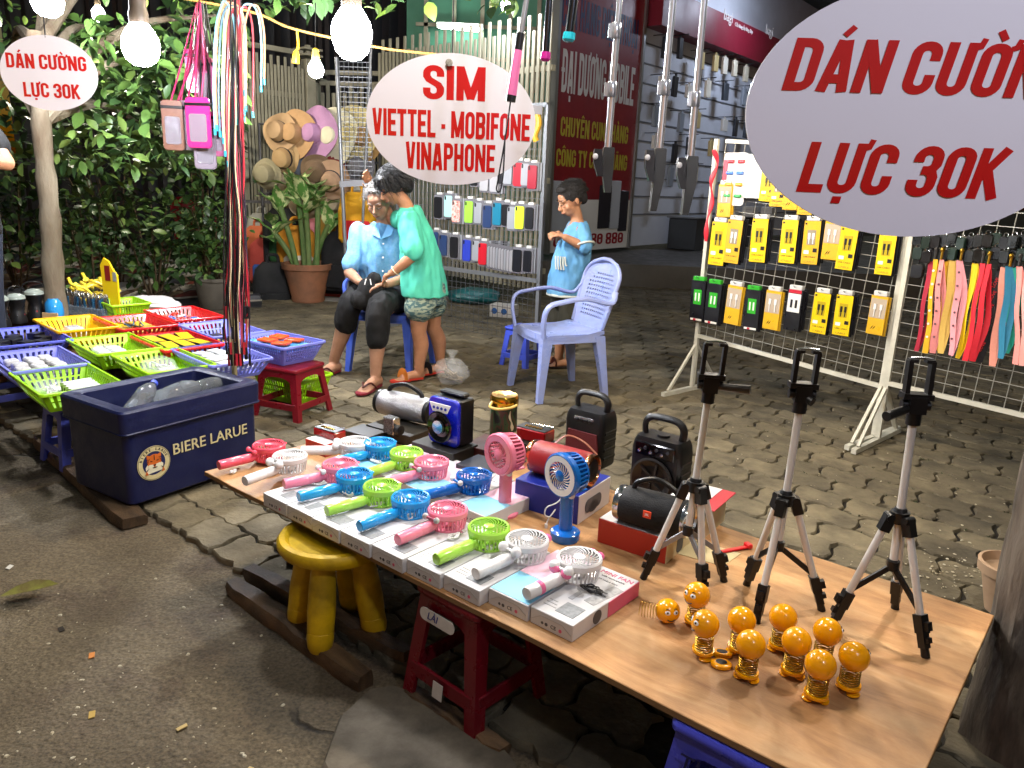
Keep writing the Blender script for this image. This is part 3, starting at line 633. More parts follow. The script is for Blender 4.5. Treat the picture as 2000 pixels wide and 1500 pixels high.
# weathered pallet timbers below the yellow stool
old = wood('old_timber', '6e5439', '54402b', '33261a', 2, 22, .5)
def plank(label, p0, p1, w_, h_, z, seed, name='timber', cat='plank', m=old):
    p0 = V(p0); p1 = V(p1); Ln = (p1 - p0).length; rn = random.Random(seed)
    b = MB(); rings = []; n = 14
    for i in range(n + 1):
        x = Ln*i/n; j = lambda: rn.uniform(-.004, .004)
        s_ = .8 if i in (0, n) else 1
        rings.append([(x + j(), -w_/2*s_ + j(), j()*.3), (x + j(), w_/2*s_ + j(), j()*.3), (x + j(), w_/2*s_ + j(), h_*.7), (x + j(), w_/2*.85*s_ + j(), h_ + j()), (x, -w_/2*.85*s_ + j(), h_ + j()), (x, -w_/2*s_ + j(), h_*.7)])
    b.loft(rings); o = b.build(name, m, None, TR((p0.x, p0.y, z), math.atan2(p1.y-p0.y, p1.x-p0.x))); return tag(o, label, cat)
plank('old brown timber with a worn end beneath the yellow stool, nearest the street', P(455, 1128, .03), P(715, 1312, .03), .06, .045, -.022, 1)
plank('old brown timber with a worn end beneath the yellow stool, farther from the street', P(485, 1104, .03), P(800, 1270, .03), .055, .045, -.016, 2)
plank('dark flat board lying across the ground behind the yellow stool', P(560, 1085, .01), P(600, 1075, .01) + V((.45, .1, 0)), .12, .02, .002, 4)
# broken kerb stone under the maroon stool
stone = mat('kerb_stone', '6a6050', .85, var=.7, vs=8, dark='2a2620', bump=.7, bs=35)
rn = random.Random(9)
pts = [P(*q, .0) for q in ((628, 1500), (662, 1405), (720, 1352), (765, 1347), (850, 1372), (960, 1440), (1010, 1500), (1000, 1620), (700, 1660))]
b = MB(); b.loft([[(p.x, p.y, -.03) for p in pts], [(p.x, p.y, .002 + rn.uniform(-.004, .004)) for p in pts], [(p.x*.97 + .03*pts[4].x, p.y*.97 + .03*pts[4].y, .012 + rn.uniform(-.003, .003)) for p in pts]], False)
tag(b.build('kerb_stone', stone), 'chipped grey kerb stone at the bottom edge before the dark red stool', 'stone')
plank('splintered brown timber on the ground under the dark red stool', P(800, 1352, .0), P(985, 1470, .0), .05, .028, -.01, 7)

# ---------------------------------------------------------------- fan cartons
W_ = mat('carton_white', 'cbc9c8', .45, var=.08, vs=20); ING = mat('carton_ink', '4c4c50', .6); GRY = mat('carton_picture_grey', '8f9294', .5, var=.5, vs=120, dark='55585a')
PINK = mat('carton_pink', 'd05a78', .45); CYAN = mat('carton_cyan', '86c4dc', .45); PPK = mat('carton_pale_pink', 'e4bccb', .45)
BW, BL, BH = .1155, .266, .0395
u0, v0 = uv(P(1035, 1215, TZ)); cart = None
fold = mat('fold_line', 'a5a3a2', .6)
def carton(u, v, label, kind='white', rz=0):
    t = thing('fan_carton', label, 'box', TX @ TR((u, v, TZ + .0006), rz), 'white fan cartons along the table edge')
    b = MB(); b.box((BW/2, BL/2, BH/2), (BW - .001, BL, BH), .0012); b.build('carton_body', W_, t)
    def flat(name, x0, x1, y0, y1, m, z=BH + .0006):
        b = MB(); b.box(((x0+x1)/2, (y0+y1)/2, z), (x1-x0, y1-y0, .0008)); return b.build(name, m, t)
    if kind == 'pastel':
        flat('printed_panel', .002, BW-.002, .004, .11, CYAN); flat('printed_panel', .002, BW-.002, .111, .26, PPK)
    else: flat('printed_panel', .05, .098, .022, .07, GRY)
    if kind != 'pastel':
        b = MB(); b.lathe([(.021, 0), (.023, 0), (.023, .0006), (.021, .0006)], 24, sx=1.0, sy=1.0); b.build('fan_drawing', fold, t, TR((.045, .15, BH + .0003))); b = MB(); b.bar((.045, .125, BH + .0006), (.045, .085, BH + .0006), .012, .0005); b.build('fan_drawing', fold, t)
        text('PORTABLE FAN', .0085, ING, t, TR((.06, .21, BH + .0002)), depth=.0004)
        for q in range(3): flat('text_line', .012, .046 - .006*q, .03 + .012*q, .0325 + .012*q, fold)
    # end face: flap line and approval marks
    e = MB(); e.bar((.004, -.0006, .012), (.03, -.0006, .029), .0008, .0008); e.bar((.03, -.0006, .029), (.088, -.0006, .029), .0008, .0008); e.bar((.088, -.0006, .029), (.112, -.0006, .014), .0008, .0008); e.build('flap_line', fold, t)
    text('CE', .0125, ING, t, TR((.064, -.0005, .013), rx=PI/2, rz=0), depth=.0006, fat=.01, name='approval_mark')
    for i, dx in enumerate((.034, .045, .083)):
        b = MB(); b.lathe([(.0028, 0), (.0042, 0), (.0042, .0006), (.0028, .0006)], 12 if i else 4); b.build('approval_mark', PINK if i == 2 else ING, t, TR((dx, -.0002, .013), rx=PI/2))
    if kind == 'pink':
        b = MB(); b.box((BW + .0002, .2, BH/2), (.0012, .13, BH - .002)); b.build('side_panel', PINK, t)
        b = MB(); b.lathe([(.009, 0), (.0165, 0), (.0165, .0006), (.009, .0006)], 20); b.lathe([(.0, 0), (.004, 0), (.004, .0006), (0, .0006)], 10); b.build('fan_picture', ING, t, TR((BW - .0003, .092, .021), ry=PI/2))
        text('MINI FAN', .021, mat('ink_pink', 'c8507a', .5), t, TR((.066, .245, BH + .0002)), fat=.012, depth=.0008)
        text('USB rechargeable', .009, ING, t, TR((.066, .228, BH + .0002)), depth=.0006)
        b = MB(); b.bar((.085, .1, BH + .0004), (.1, .2, BH + .0004), .03, .0006); b.build('printed_panel', mat('carton_sketch', 'b6b4b2', .5, var=.8, vs=90, dark='7a7a7a'), t)
    return t
names = ['first', 'second', 'third', 'fourth', 'fifth', 'sixth', 'seventh']
rn = random.Random(21)
for k in range(9):
    u = u0 - BW*1.03*k
    lab = ('white fan carton with pink side and MINI FAN lettering, nearest the camera' if k == 0 else 'fan carton with pale blue and pink printed top, second from the near end' if k == 1 else 'plain white fan carton, %s from the near end of the front row' % ['third', 'fourth', 'fifth', 'sixth', 'seventh', 'eighth', 'ninth'][k-2])
    carton(u, (v0, v0 - .006, .012, .004, -.006, -.012, -.016, -.014, -.014)[k], lab, 'pink' if k == 0 else 'pastel' if k == 1 else 'white', rn.uniform(-.012, .012))
for k in range(5):
    carton(u0 - BW*(4.3 + 1.015*k), v0 + BL + .008 + rn.uniform(0, .006), 'fan carton half hidden in the back row, %s from the near end' % names[k], 'pastel' if k % 2 == 0 else 'white', rn.uniform(-.015, .015))

# ---------------------------------------------------------------- hand fans
def fan_parts(t, R_, Hh, mc, mg, mh, ms, handle=True, hl=.125, hr=.0155, knobs=None):
    n = 21
    b = MB(); b.lathe([(R_*.86, Hh + .001), (R_*.93, Hh + .0035), (R_, Hh - .001), (R_*1.0, Hh - .013), (R_*.95, Hh - .016), (R_*.9, Hh - .014), (R_*.86, Hh - .004)], 40, False, False); b.build('rim', mc, t)
    b = MB()                                                    # swept spiral vanes
    for i in range(n):
        a = 2*PI*i/n; pts = []
        for j in range(6):
            q = j/5; r = R_*(.24 + .63*q); an = a + .95*q; pts.append((r*math.cos(an), r*math.sin(an), Hh + .0015 - .001*q))
        b.tube(pts, [.0010 + .0005*(j/5) for j in range(6)], 4)
    b.build('grille', mg, t)
    b = MB(); b.lathe([(0, Hh - .003), (R_*.26, Hh - .003), (R_*.26, Hh + .002), (R_*.2, Hh + .004), (0, Hh + .005)], 24, False, False); b.build('hub', mh, t)
    b = MB(); m_ = 30                                           # basket of uprights round the back
    for i in range(m_):
        a = 2*PI*i/m_; c_, s_ = math.cos(a), math.sin(a)
        b.bar((R_*.95*c_, R_*.95*s_, Hh - .014), (R_*.86*c_, R_*.86*s_, .005), .004, .0028, (c_, s_, 0))
    b.lathe([(R_*.80, .0), (R_*.87, .0), (R_*.885, .006), (R_*.82, .006)], 36, True, False)
    b.build('basket', mc, t)
    b = MB(); b.lathe([(0, .004), (R_*.3, .004), (R_*.3, Hh - .02), (0, Hh - .02)], 18)
    for i in range(4):
        a = i*PI/2 + .3; b.loft([[(R_*.28*math.cos(a), R_*.28*math.sin(a), .012), (R_*.78*math.cos(a - .15), R_*.78*math.sin(a - .15), .008), (R_*.8*math.cos(a + .45), R_*.8*math.sin(a + .45), .022), (R_*.28*math.cos(a + .8), R_*.28*math.sin(a + .8), .026)], [(R_*.28*math.cos(a), R_*.28*math.sin(a), .0135), (R_*.78*math.cos(a - .15), R_*.78*math.sin(a - .15), .0095), (R_*.8*math.cos(a + .45), R_*.8*math.sin(a + .45), .0235), (R_*.28*math.cos(a + .8), R_*.28*math.sin(a + .8), .0275)]])
    b.build('motor_and_blades', mh, t)
    if handle:
        b = MB(); b.mx(TR((-R_*.93, 0, .0185), ry=R(-90)) )
        b.lathe([(hr*.7, -.004), (hr*.8, .006), (hr*.98, .012), (hr, .03), (hr, hl*.42), (hr*.985, hl*.425), (hr, hl*.43), (hr, hl - .004), (hr*.93, hl), (0, hl)], 22, True, False); b.build('handle', mh if ms is None else ms, t)
        b = MB(); b.tube([(R_*.97, -.006, Hh - .008), (R_*1.13, -.006, Hh - .008), (R_*1.17, 0, Hh - .008), (R_*1.13, .006, Hh - .008), (R_*.97, .006, Hh - .008)], .0022, 6); b.build('loop', mc, t)
def fanm(n, c): return plastic('fan_'+n, c, .22, var=.05, coat=.3)
FM = dict(pink=fanm('pink', 'f0839c'), coral=fanm('coral', 'e8556a'), blue=fanm('sky_blue', '1f97dc'), lime=fanm('lime', 'a5dc4e'), white=fanm('white', 'e6e4e2'), royal=fanm('royal_blue', '0f62b8'), rose=fanm('rose', 'ee6f9e'))
cable_m = mat('usb_white', 'dddad6', .45); cable_k = mat('usb_black', '141416', .4)
FANS = {}
def fan(px, py, hx_, hy_, colour, label, z=None, handle=None, knob=None, bits=()):
    zt = TZ + BH + .001 if z is None else z
    c = P(px, py, zt + .05); e = P(hx_, hy_, zt + .018)
    a = math.atan2(c.y - e.y, c.x - e.x)
    ln = max(.1, min(.15, math.hypot(c.x-e.x, c.y-e.y) - .05))
    key = (colour, handle or colour)
    x = TR((c.x, c.y, zt), a)
    if key in FANS: t = dup(FANS[key][0], x, label); 
    else:
        t = thing('hand_fan', label, 'fan', x, 'hand fans laid on the cartons'); fan_parts(t, .0545, .05, FM[colour], FM[colour], FM[colour], FM[handle or colour]); FANS[key] = (t,)
    if knob:
        for s_ in (-1, 1):
            b = MB(); b.ball((-.062, s_*.021, .041), .0085 if knob != 'big' else .0135, 14, 9); b.build('round_knob', FM['white'] if knob != 'coral' else FM['coral'], t)
        b = MB(); b.tube([(-.062, -.02, .04), (-.062, .02, .04)], .004, 8); b.build('knob_bar', FM[colour], t)
    if 'bow' in bits:
        for s_ in (-1, 1):
            b = MB(); b.ball((.062, s_*.012, .036), .0125, 12, 8, .8, 1, .9); b.build('clip', FM['rose'], t)
        b = MB(); b.ball((.061, 0, .037), .008, 10, 7); b.build('clip', FM['rose'], t)
    if 'band' in bits:
        b = MB(); b.mx(TR((-.0545*.93, 0, .0185), ry=R(-90))); b.lathe([(.0158, .078), (.0162, .079), (.0162, .09), (.0158, .091)], 22, False, False); b.build('band', FM['rose'], t)
        for s_ in (-1, 1):
            b = MB(); b.ball((-.066, s_*.018, .036), .015, 12, 8, .7, 1.05, .8); b.build('clip', FM['rose'], t)
    return t
rc = random.Random(31)
def cable(c, m, label, n=3, s=.022, z=None):
    p = P(c[0], c[1], (TZ + BH) if z is None else z); pts = []; a0 = rc.uniform(0, 6)
    for i in range(n*10):
        q = i/10*2*PI; rr = s*(.75 + .25*math.sin(i*1.7)); el = .45
        dx, dy = rr*math.cos(q), rr*el*math.sin(q) + .002*math.sin(i*2.3)
        pts.append((p.x + dx*math.cos(a0) - dy*math.sin(a0), p.y + dx*math.sin(a0) + dy*math.cos(a0), p.z + .003 + .004*abs(math.sin(i*.9)) + .0012*(i//10)))
    t = thing('usb_cable', label, 'cable', TR((p.x, p.y, p.z)), 'coiled charging cables among the fans'); x = M.Translation(-p)
    b = MB(); b.mx(x); b.tube(bez(pts, 3), .0017, 6); b.build('coil', m, t)
    b = MB(); b.mx(x @ TR(V(pts[0]) + V((0, 0, .004)), rc.uniform(0, 6))); b.box((0, 0, 0), (.018, .010, .0055), .0015); b.build('plug', m, t)
    b = MB(); b.mx(x @ TR(V(pts[0]) + V((0, 0, .004)), a0)); b.box((.013, 0, 0), (.011, .009, .0035)); b.build('plug_tip', mat('steel_bright', 'c8c8cc', .25, metal=1), t)
fan(525, 868, 432, 908, 'coral', 'coral red hand fan at the far left end of the table', z=TZ+.012, knob='coral')
fan(566, 889, 478, 940, 'white', 'white hand fan with round white knobs at the left end of the table', z=TZ+.03, knob='big')
fan(694, 862, 650, 880, 'white', 'white hand fan behind the light blue one at the back left of the cartons', z=TZ+BH)
fan(664, 905, 553, 946, 'pink', 'pink hand fan farthest left in the front row, white knobs at its neck', knob='w')
fan(742, 864, 672, 898, 'blue', 'light blue hand fan at the back left of the cartons')
fan(794, 882, 728, 921, 'lime', 'lime green hand fan in the back row of cartons')
fan(843, 900, 778, 936, 'pink', 'pink hand fan with white knobs in the back row of cartons', knob='w')
fan(692, 925, 602, 966, 'blue', 'light blue hand fan between the pink and lime fans of the front row')
fan(746, 948, 660, 992, 'lime', 'lime green hand fan in the middle of the front row')
fan(802, 970, 718, 1022, 'blue', 'light blue hand fan between the lime and pink fans of the front row')
fan(926, 926, 838, 966, 'royal', 'royal blue hand fan lying at the back with white knobs', knob='w')
fan(875, 993, 788, 1050, 'pink', 'large looking pink hand fan with white knobs in front of the royal blue one', knob='w')
fan(955, 1028, 864, 1088, 'lime', 'lime green hand fan nearest the camera, beside the white fans')
fan(1030, 1052, 948, 1112, 'white', 'plain white hand fan with a pink clip, second from the near end', bits=('bow',))
fan(1132, 1088, 1046, 1152, 'white', 'white hand fan with pink band and clips, nearest the camera', bits=('bow', 'band'))
cable((622, 948), cable_m, 'white cable coiled beside the leftmost pink fan'); cable((680, 968), cable_m, 'white cable coiled in front of the light blue front fan')
cable((735, 990), cable_m, 'white cable coiled in front of the lime middle fan'); cable((803, 1012), cable_m, 'white cable coiled beside the light blue middle fan')
cable((885, 1052), cable_m, 'white cable coiled before the front pink fan'); cable((965, 1070), cable_m, 'white cable looped beside the plain white fan', s=.03)
cable((850, 925), cable_m, 'white cable coiled between the back pink and royal blue fans'); cable((735, 905), cable_m, 'white cable coiled behind the leftmost pink fan')
cable((560, 912), cable_k, 'thin black cable bundled on the leftmost carton', s=.018); cable((1155, 1155), cable_k, 'black charging cable coiled on the nearest carton', s=.03)
cable((455, 925), cable_m, 'white cable on the bare board at the far left end', z=TZ, s=.014)
# standing fans
def standing_fan(px, py, colour, label, yaw, ring):
    p = P(px, py, TZ); m = FM[colour]
    t = thing('standing_fan', label, 'fan', TR(p, yaw, s=1.14), 'fans standing upright on the table')
    b = MB(); b.lathe([(.0, 0), (.034, 0), (.036, .004), (.036, .02 if colour == 'royal' else .008), (.031, .024 if colour == 'royal' else .012), (.019, .026 if colour == 'royal' else .014), (0, .026)], 30, False, False); b.build('base', m, t)
    b = MB(); b.lathe([(.0155, .012), (.0165, .03), (.0165, .1), (.0155, .118), (.006, .124)], 22); b.build('handle', m, t)
    hd = bpy.data.objects.new('fan_head', None); C.objects.link(hd); hd.parent = t; hd.matrix_local = TR((0, 0, .168), ry=R(90)) @ TR((0, 0, -.022))
    fan_parts(hd, .054, .05, m, FM[ring], m, None, handle=False)
    b = MB(); b.lathe([(.035, .0512), (.048, .0525), (.0485, .0535), (.0345, .0535)], 36, False, False); b.build('face_ring', FM[ring], hd)
    for s_ in (-1, 1): 
        b = MB(); b.ball((.004, s_*.017, .118), .0085, 12, 8); b.build('round_knob', FM['white'], t)
    b = MB(); b.box((-.028, 0, .125), (.03, .05, .004), .001); b.build('tail_clip', m, t)
    return t
standing_fan(985, 1004, 'pink', 'pink fan standing upright on its base behind the lime fan', R(222), 'pink')
standing_fan(1103, 1052, 'royal', 'blue fan with white face ring standing upright on its base', R(222), 'white')
for px, py, l in ((952, 945, 'white cable hanging beside the pink standing fan'), (1082, 990, 'white cable hanging beside the blue standing fan')):
    p = P(px, py, TZ + .06); t = thing('usb_cable', l, 'cable', TR(p), 'coiled charging cables among the fans')
    b = MB(); b.tube(bez([(.03, .03, .03), (.01, .01, .01), (-.02, -.005, 0), (-.025, -.01, -.02), (-.01, 0, -.03), (.005, .01, -.012), (-.015, 0, -.04), (-.02, -.01, -.055)], 5), .002, 6); b.build('coil', cable_m, t)
    b = MB(); b.box((-.02, -.01, -.058), (.008, .01, .02), .001); b.build('plug', cable_m, t)

# ---------------------------------------------------------------- loudspeakers
BK = plastic('speaker_black', '0e0e10', .42, var=.1); GM = mat('gunmetal', '3a3836', .38, metal=.5); CHR = mat('chrome', 'c6c8ca', .18, metal=1)
def tloc(px, py): return P(px, py, TZ)
def box_(t, name, c, d, m, b_=.004, **k): b = MB(); b.box(c, d, b_); return b.build(name, m, t, **k)
def carton2(name, label, px, py, rz, d, m, z=TZ, mtop=None):
    t = thing(name, label, 'box', TR(P(px, py, z), rz)); box_(t, 'carton_body', (0, 0, d[2]/2), d, m, .0015)
    if mtop: box_(t, 'carton_lid', (0, 0, d[2] + .0006), (d[0] - .004, d[1] - .004, .0008), mtop, 0)
    return t
SA = R(-33)
# blue carton with the headset print, red cylinder speaker on it
navy2 = mat('carton_navy', '1a2a86', .4); vr = carton2('headset_carton', 'dark blue carton with a white end picturing a headset, under the red speaker', 1097, 985, SA, (.215, .2, .088), navy2)
box_(vr, 'white_end', (.1085, 0, .044), (.002, .196, .086), mat('carton_offwhite', 'd6d3d0', .45), 0)
b = MB(); b.prism(rrect(.1, .042, .018), 0, .001); b.build('headset_print', mat('ink_grey', '55585f', .5), vr, TR((.1105, -.01, .04), rz=R(90), rx=R(90)))
b = MB(); b.lathe([(.028, 0), (.031, 0), (.031, .001), (.028, .001)], 24, sy=.55); b.build('strap_print', ING, vr, TR((.1105, -.01, .03), rz=R(90), rx=R(90)))
def cyl_speaker(label, px, py, z, rz, L_, r, mb_, mend, ring, handle=None, logo=None):
    t = thing('cylinder_speaker', label, 'speaker', TR(P(px, py, z), rz))
    b = MB(); b.mx(TR((-L_/2, 0, r), ry=R(90))); b.lathe([(r*.9, 0), (r, .008), (r*1.02, L_*.2), (r*1.03, L_*.5), (r*1.02, L_*.8), (r, L_-.008), (r*.9, L_)], 32); b.build('body', mb_, t)
    for s_ in (0, 1):
        b = MB(); b.mx(TR((L_/2 if s_ else -L_/2, 0, r), ry=R(90 if s_ else -90))); b.lathe([(r*.92, -.004), (r*.97, .004), (r*.93, .014), (r*.8, .016), (r*.74, .006), (r*.5, .002), (r*.42, .008), (0, .012)], 28, False, False); e = b.build('end_ring', ring, t)
        b = MB(); b.mx(TR((L_/2 + .009 if s_ else -L_/2 - .009, 0, r), ry=R(90 if s_ else -90))); b.lathe([(0, .002), (r*.7, .0), (r*.7, .0015), (0, .0035)], 24); b.build('membrane', mend, t)
    if handle:
        b = MB(); b.tube(bez([(-L_*.36, 0, r*1.8), (-L_*.3, 0, r*2.35), (0, 0, r*2.75), (L_*.3, 0, r*2.35), (L_*.36, 0, r*1.8)], 5), handle, 8); b.build('carry_handle', BK, t)
    if logo:
        o = box_(t, 'logo_plate', (0, -r*1.015, r*1.15), (.022, .003, .019), mat('logo_orange', 'd8451c', .4), .0006); text('JBL', .009, FM['white'], t, TR((0, -r*1.015 - .0018, r*1.15), rx=R(90)), fat=.01, depth=.0006)
    return t
COP = mat('copper', 'c98a5e', .2, metal=1); REDL = mat('red_leather', '8c1a1c', .45, bump=.1, bs=150)
cyl_speaker('dark red cylinder loudspeaker with copper ends lying on the blue carton', 1096, 934, TZ + .09, SA, .185, .05, REDL, BK, COP, logo=True)
t = thing('strap', 'brown leather strap behind the red cylinder loudspeaker', 'strap', TR(P(1120, 905, TZ + .12)))
b = MB(); b.tube(bez([(-.06, .03, .05), (-.02, .04, .075), (.03, .03, .06), (.07, .0, .03)], 6), .006, 6, flat=.3); b.build('band', mat('leather_brown', '7a3a22', .5), t)
# red and white carton, black cylinder speaker
redc = mat('carton_red', 'a52a1c', .42); wt2 = mat('carton_offwhite', 'd6d3d0', .45)
rb = carton2('speaker_carton', 'red carton with white top under the black cylinder loudspeaker', 1258, 1058, R(-35), (.2, .17, .07), redc, mtop=wt2)
box_(rb, 'cream_end', (.1012, 0, .035), (.002, .166, .068), mat('carton_cream', 'c9b68c', .45), 0)
b = MB(); b.prism(rrect(.04, .05, .012), 0, .001); b.build('speaker_print', ING, rb, TR((.1023, .0, .03), rz=R(90), rx=R(90)))
cyl_speaker('black cylinder loudspeaker with arched handle on the red and white carton', 1275, 1032, TZ + .071, R(-32), .175, .05, plastic('speaker_black_cloth', '0b0b0d', .75, bump=.2, bs=300), BK, CHR, handle=.007, logo=True)
t = carton2('open_carton', 'red and white open carton half hidden behind the first tripod', 1352, 1022, R(-35), (.13, .16, .085), mat('carton_black', '17140f', .5)); 
o = box_(t, 'flap', (.02, 0, .092), (.14, .17, .003), mat('carton_crimson', 'b21d32', .4), .001); box_(t, 'flap_liner', (0, 0, .0945), (.1, .16, .001), wt2, 0)
box_(t, 'end_panel', (.066, 0, .042), (.002, .158, .083), mat('carton_cream', 'c9b68c', .45), 0)
t = thing('red_clip', 'bright red plastic strap lying on the board behind the first tripod', 'strap', TR(P(1432, 1076, TZ), R(24)))
b = MB(); b.box((0, 0, .004), (.095, .014, .006), .002); b.box((.05, 0, .008), (.016, .024, .014), .003); b.build('strap_body', mat('red_plastic', 'd01a20', .35), t)
b = MB(); b.prism([(-.07, -.05), (.07, -.05), (.09, .05), (-.05, .06)], 0, .0012); tag(b.build('paper_sheet', mat('paper_cream', 'c3b184', .7), None, TR(P(1372, 1078, TZ + .0004), R(-30))), 'cream paper leaflet on the board between the tripod legs', 'paper')
# tall portable speakers with handles
def tote_speaker(label, px, py, rz, w_, d, h_, z=TZ, red=False, s=1):
    t = thing('portable_speaker', label, 'speaker', TR(P(px, py, z), rz, s=s))
    b = MB(); b.loft([[(x*q, y*q2, zz) for x, y in rrect(w_, d, .02)] for zz, q, q2 in ((0, .92, .9), (.008, .98, .96), (h_*.62, 1, 1), (h_*.72, .95, .95), (h_*.78, .86, .86))]); b.build('cabinet', BK, t)
    b = MB(); b.tube(bez([(-w_*.36, 0, h_*.74), (-w_*.38, 0, h_*.9), (-w_*.26, 0, h_*.985), (0, 0, h_), (w_*.26, 0, h_*.985), (w_*.38, 0, h_*.9), (w_*.36, 0, h_*.74)], 5), .012, 8, flat=.8); b.build('handle', BK, t)
    y = -d/2
    if red:
        b = MB(); b.prism([(x, q + h_*.28) for x, q in ((-w_*.36, -h_*.24), (w_*.36, -h_*.24), (w_*.42, 0), (w_*.36, h_*.22), (-w_*.36, h_*.22), (-w_*.42, 0))], 0, .006, .002); b.build('red_grille', mat('grille_red', '5a1214', .6, bump=.4, bs=400), t, TR((0, y + .001, 0), rx=R(90)))
        o = box_(t, 'control_panel', (0, y + .004, h_*.66), (w_*.5, .006, h_*.09), CHR, .002)
        for k in range(4): box_(t, 'button', (-w_*.17 + w_*.115*k, y - .0005, h_*.655), (w_*.085, .004, h_*.04), BK, .001)
    else:
        b = MB(); b.lathe([(w_*.31, .0), (w_*.4, .002), (w_*.42, .009), (w_*.38, .012), (w_*.33, .004), (w_*.2, -.006), (w_*.08, -.004), (0, .002)], 36, False, False); b.build('speaker_ring', GM, t, TR((0, y - .001, h_*.3), rx=R(90)))
        for k in range(6):
            a = k*PI/3; b = MB(); b.bar((w_*.08*math.cos(a), w_*.08*math.sin(a), .003), (w_*.33*math.cos(a + .3), w_*.33*math.sin(a + .3), .004), .008, .004); b.build('spoke', GM, t, TR((0, y - .002, h_*.3), rx=R(90)))
        box_(t, 'front_plate', (0, y + .003, h_*.32), (w_*.9, .004, h_*.6), plastic('speaker_grey', '2a2827', .45), .001)
        o = box_(t, 'control_panel', (0, y - .002, h_*.65), (w_*.78, .008, h_*.16), plastic('panel_gloss', '08080a', .15), .003)
        for k in range(6):
            b = MB(); b.lathe([(0, 0), (.006, 0), (.005, .005), (0, .006)], 10); b.build('button', plastic('button_dark', '33343a', .3) if k % 2 else CHR, t, TR((-w_*.28 + w_*.11*k, y - .006, h_*(.63 + .04*(k % 2))), rx=R(90)))
        b = MB(); b.lathe([(.02, 0), (.019, .008), (0, .009)], 18); b.build('knob', BK, t, TR((.0, 0, h_*.775)))
    for k in range(4): box_(t, 'side_rib', (w_/2 - .001, 0, h_*(.15 + .12*k)), (.006, d*.7, h_*.05), BK, .002)
    return t
tote_speaker('black portable loudspeaker with dark red front and arched handle', 1150, 902, R(-38), .16, .105, .25, red=True)
tote_speaker('black portable loudspeaker with big grey speaker ring and arched handle', 1285, 975, R(-38), .17, .1, .265)
# blue box speaker on dark carton
carton2('dark_carton', 'black carton under the blue loudspeaker', 868, 900, R(-36), (.19, .13, .065), mat('carton_black', '17140f', .5))
carton2('dark_carton', 'black and red carton under the camouflage speaker', 962, 898, R(-30), (.16, .15, .06), mat('carton_blackred', '2a0e0c', .5, var=.6, vs=5, dark='5a1a12'))
t = thing('box_speaker', 'bright blue box loudspeaker with silver cone and black sides', 'speaker', TR(P(884, 862, TZ + .066), R(-36), s=1.22))
w_, h_, d = .11, .135, .085
b = MB(); b.prism(rrect(w_, h_, .018), -.012, 0, .003); b.build('front_plate', plastic('speaker_blue', '1420b4', .25, coat=.5), t, TR((0, -d/2, h_/2), rx=R(90)))
box_(t, 'cabinet', (0, .0, h_/2), (w_ - .004, d - .026, h_ - .004), BK, .004); box_(t, 'top_handle', (0, .005, h_ + .006), (w_*.8, .03, .012), BK, .004)
b = MB(); b.lathe([(.042, 0), (.045, .004), (.041, .006), (.03, -.002), (.021, .0), (.02, .006), (0, .009)], 32, False, False); b.build('cone_ring', plastic('panel_gloss', '08080a', .15), t, TR((0, -d/2 - .0125, h_*.42), rx=R(90)))
b = MB(); b.lathe([(.019, .006), (.0185, .009), (0, .0105)], 24, False, False); b.build('cone', CHR, t, TR((-.002, -d/2 - .0125, h_*.42), rx=R(90)))
b = MB(); b.prism([(-.038, .012), (-.026, -.012), (.026, -.012), (.038, .012)], 0, .003); b.build('control_panel', wt2, t, TR((0, -d/2 - .0115, h_*.82), rx=R(90)))
for k in range(4):
    b = MB(); b.lathe([(0, 0), (.0045, 0), (.004, .002), (0, .0025)], 12); b.build('button', navy2, t, TR((-.021 + .014*k, -d/2 - .0145, h_*.815), rx=R(90)))
# camouflage flask-shaped speaker with gold lid
cm = mat('camouflage', '2f3d24', .5); nt = cm.node_tree; tc = nt.nodes.new('ShaderNodeTexCoord'); mp = nt.nodes.new('ShaderNodeMapping'); mp.inputs['Scale'].default_value = (1, 1, .45); nt.links.new(tc.outputs['Object'], mp.inputs[0])
n = nt.nodes.new('ShaderNodeTexNoise'); n.inputs['Scale'].default_value = 42; n.inputs['Detail'].default_value = 1.5; nt.links.new(mp.outputs[0], n.inputs['Vector']); rp = nt.nodes.new('ShaderNodeValToRGB'); rp.color_ramp.interpolation = 'CONSTANT'
e = rp.color_ramp.elements; e[0].color = hx('141411'); e[1].position = .42; e[1].color = hx('2b4426')
for q, c_ in ((.5, '4a2f22'), (.57, '23331d'), (.63, 'c3b899')): k = e.new(q); k.color = hx(c_)
nt.links.new(n.outputs['Fac'], rp.inputs[0]); nt.links.new(rp.outputs[0], nt.nodes['Principled BSDF'].inputs['Base Color'])
t = thing('round_speaker', 'camouflage patterned upright round loudspeaker with gold top', 'speaker', TR(P(982, 862, TZ + .06), R(20), s=1.35))
b = MB(); b.lathe([(.034, 0), (.036, .004), (.034, .1)], 30); b.build('body', cm, t)
GD = mat('gold', 'd8a83c', .18, metal=1); b = MB(); b.lathe([(.036, .1), (.037, .103), (.037, .122), (.034, .127), (.0, .125)], 30, True, False); b.build('gold_cap', GD, t)
b = MB(); b.tube(bez([(-.036, -.01, .112), (-.048, -.03, .105), (-.03, -.045, .102), (0, -.046, .104), (.02, -.04, .108)], 5), .0035, 8); b.build('loop_handle', mat('gold_cord', 'd9b65e', .5), t)
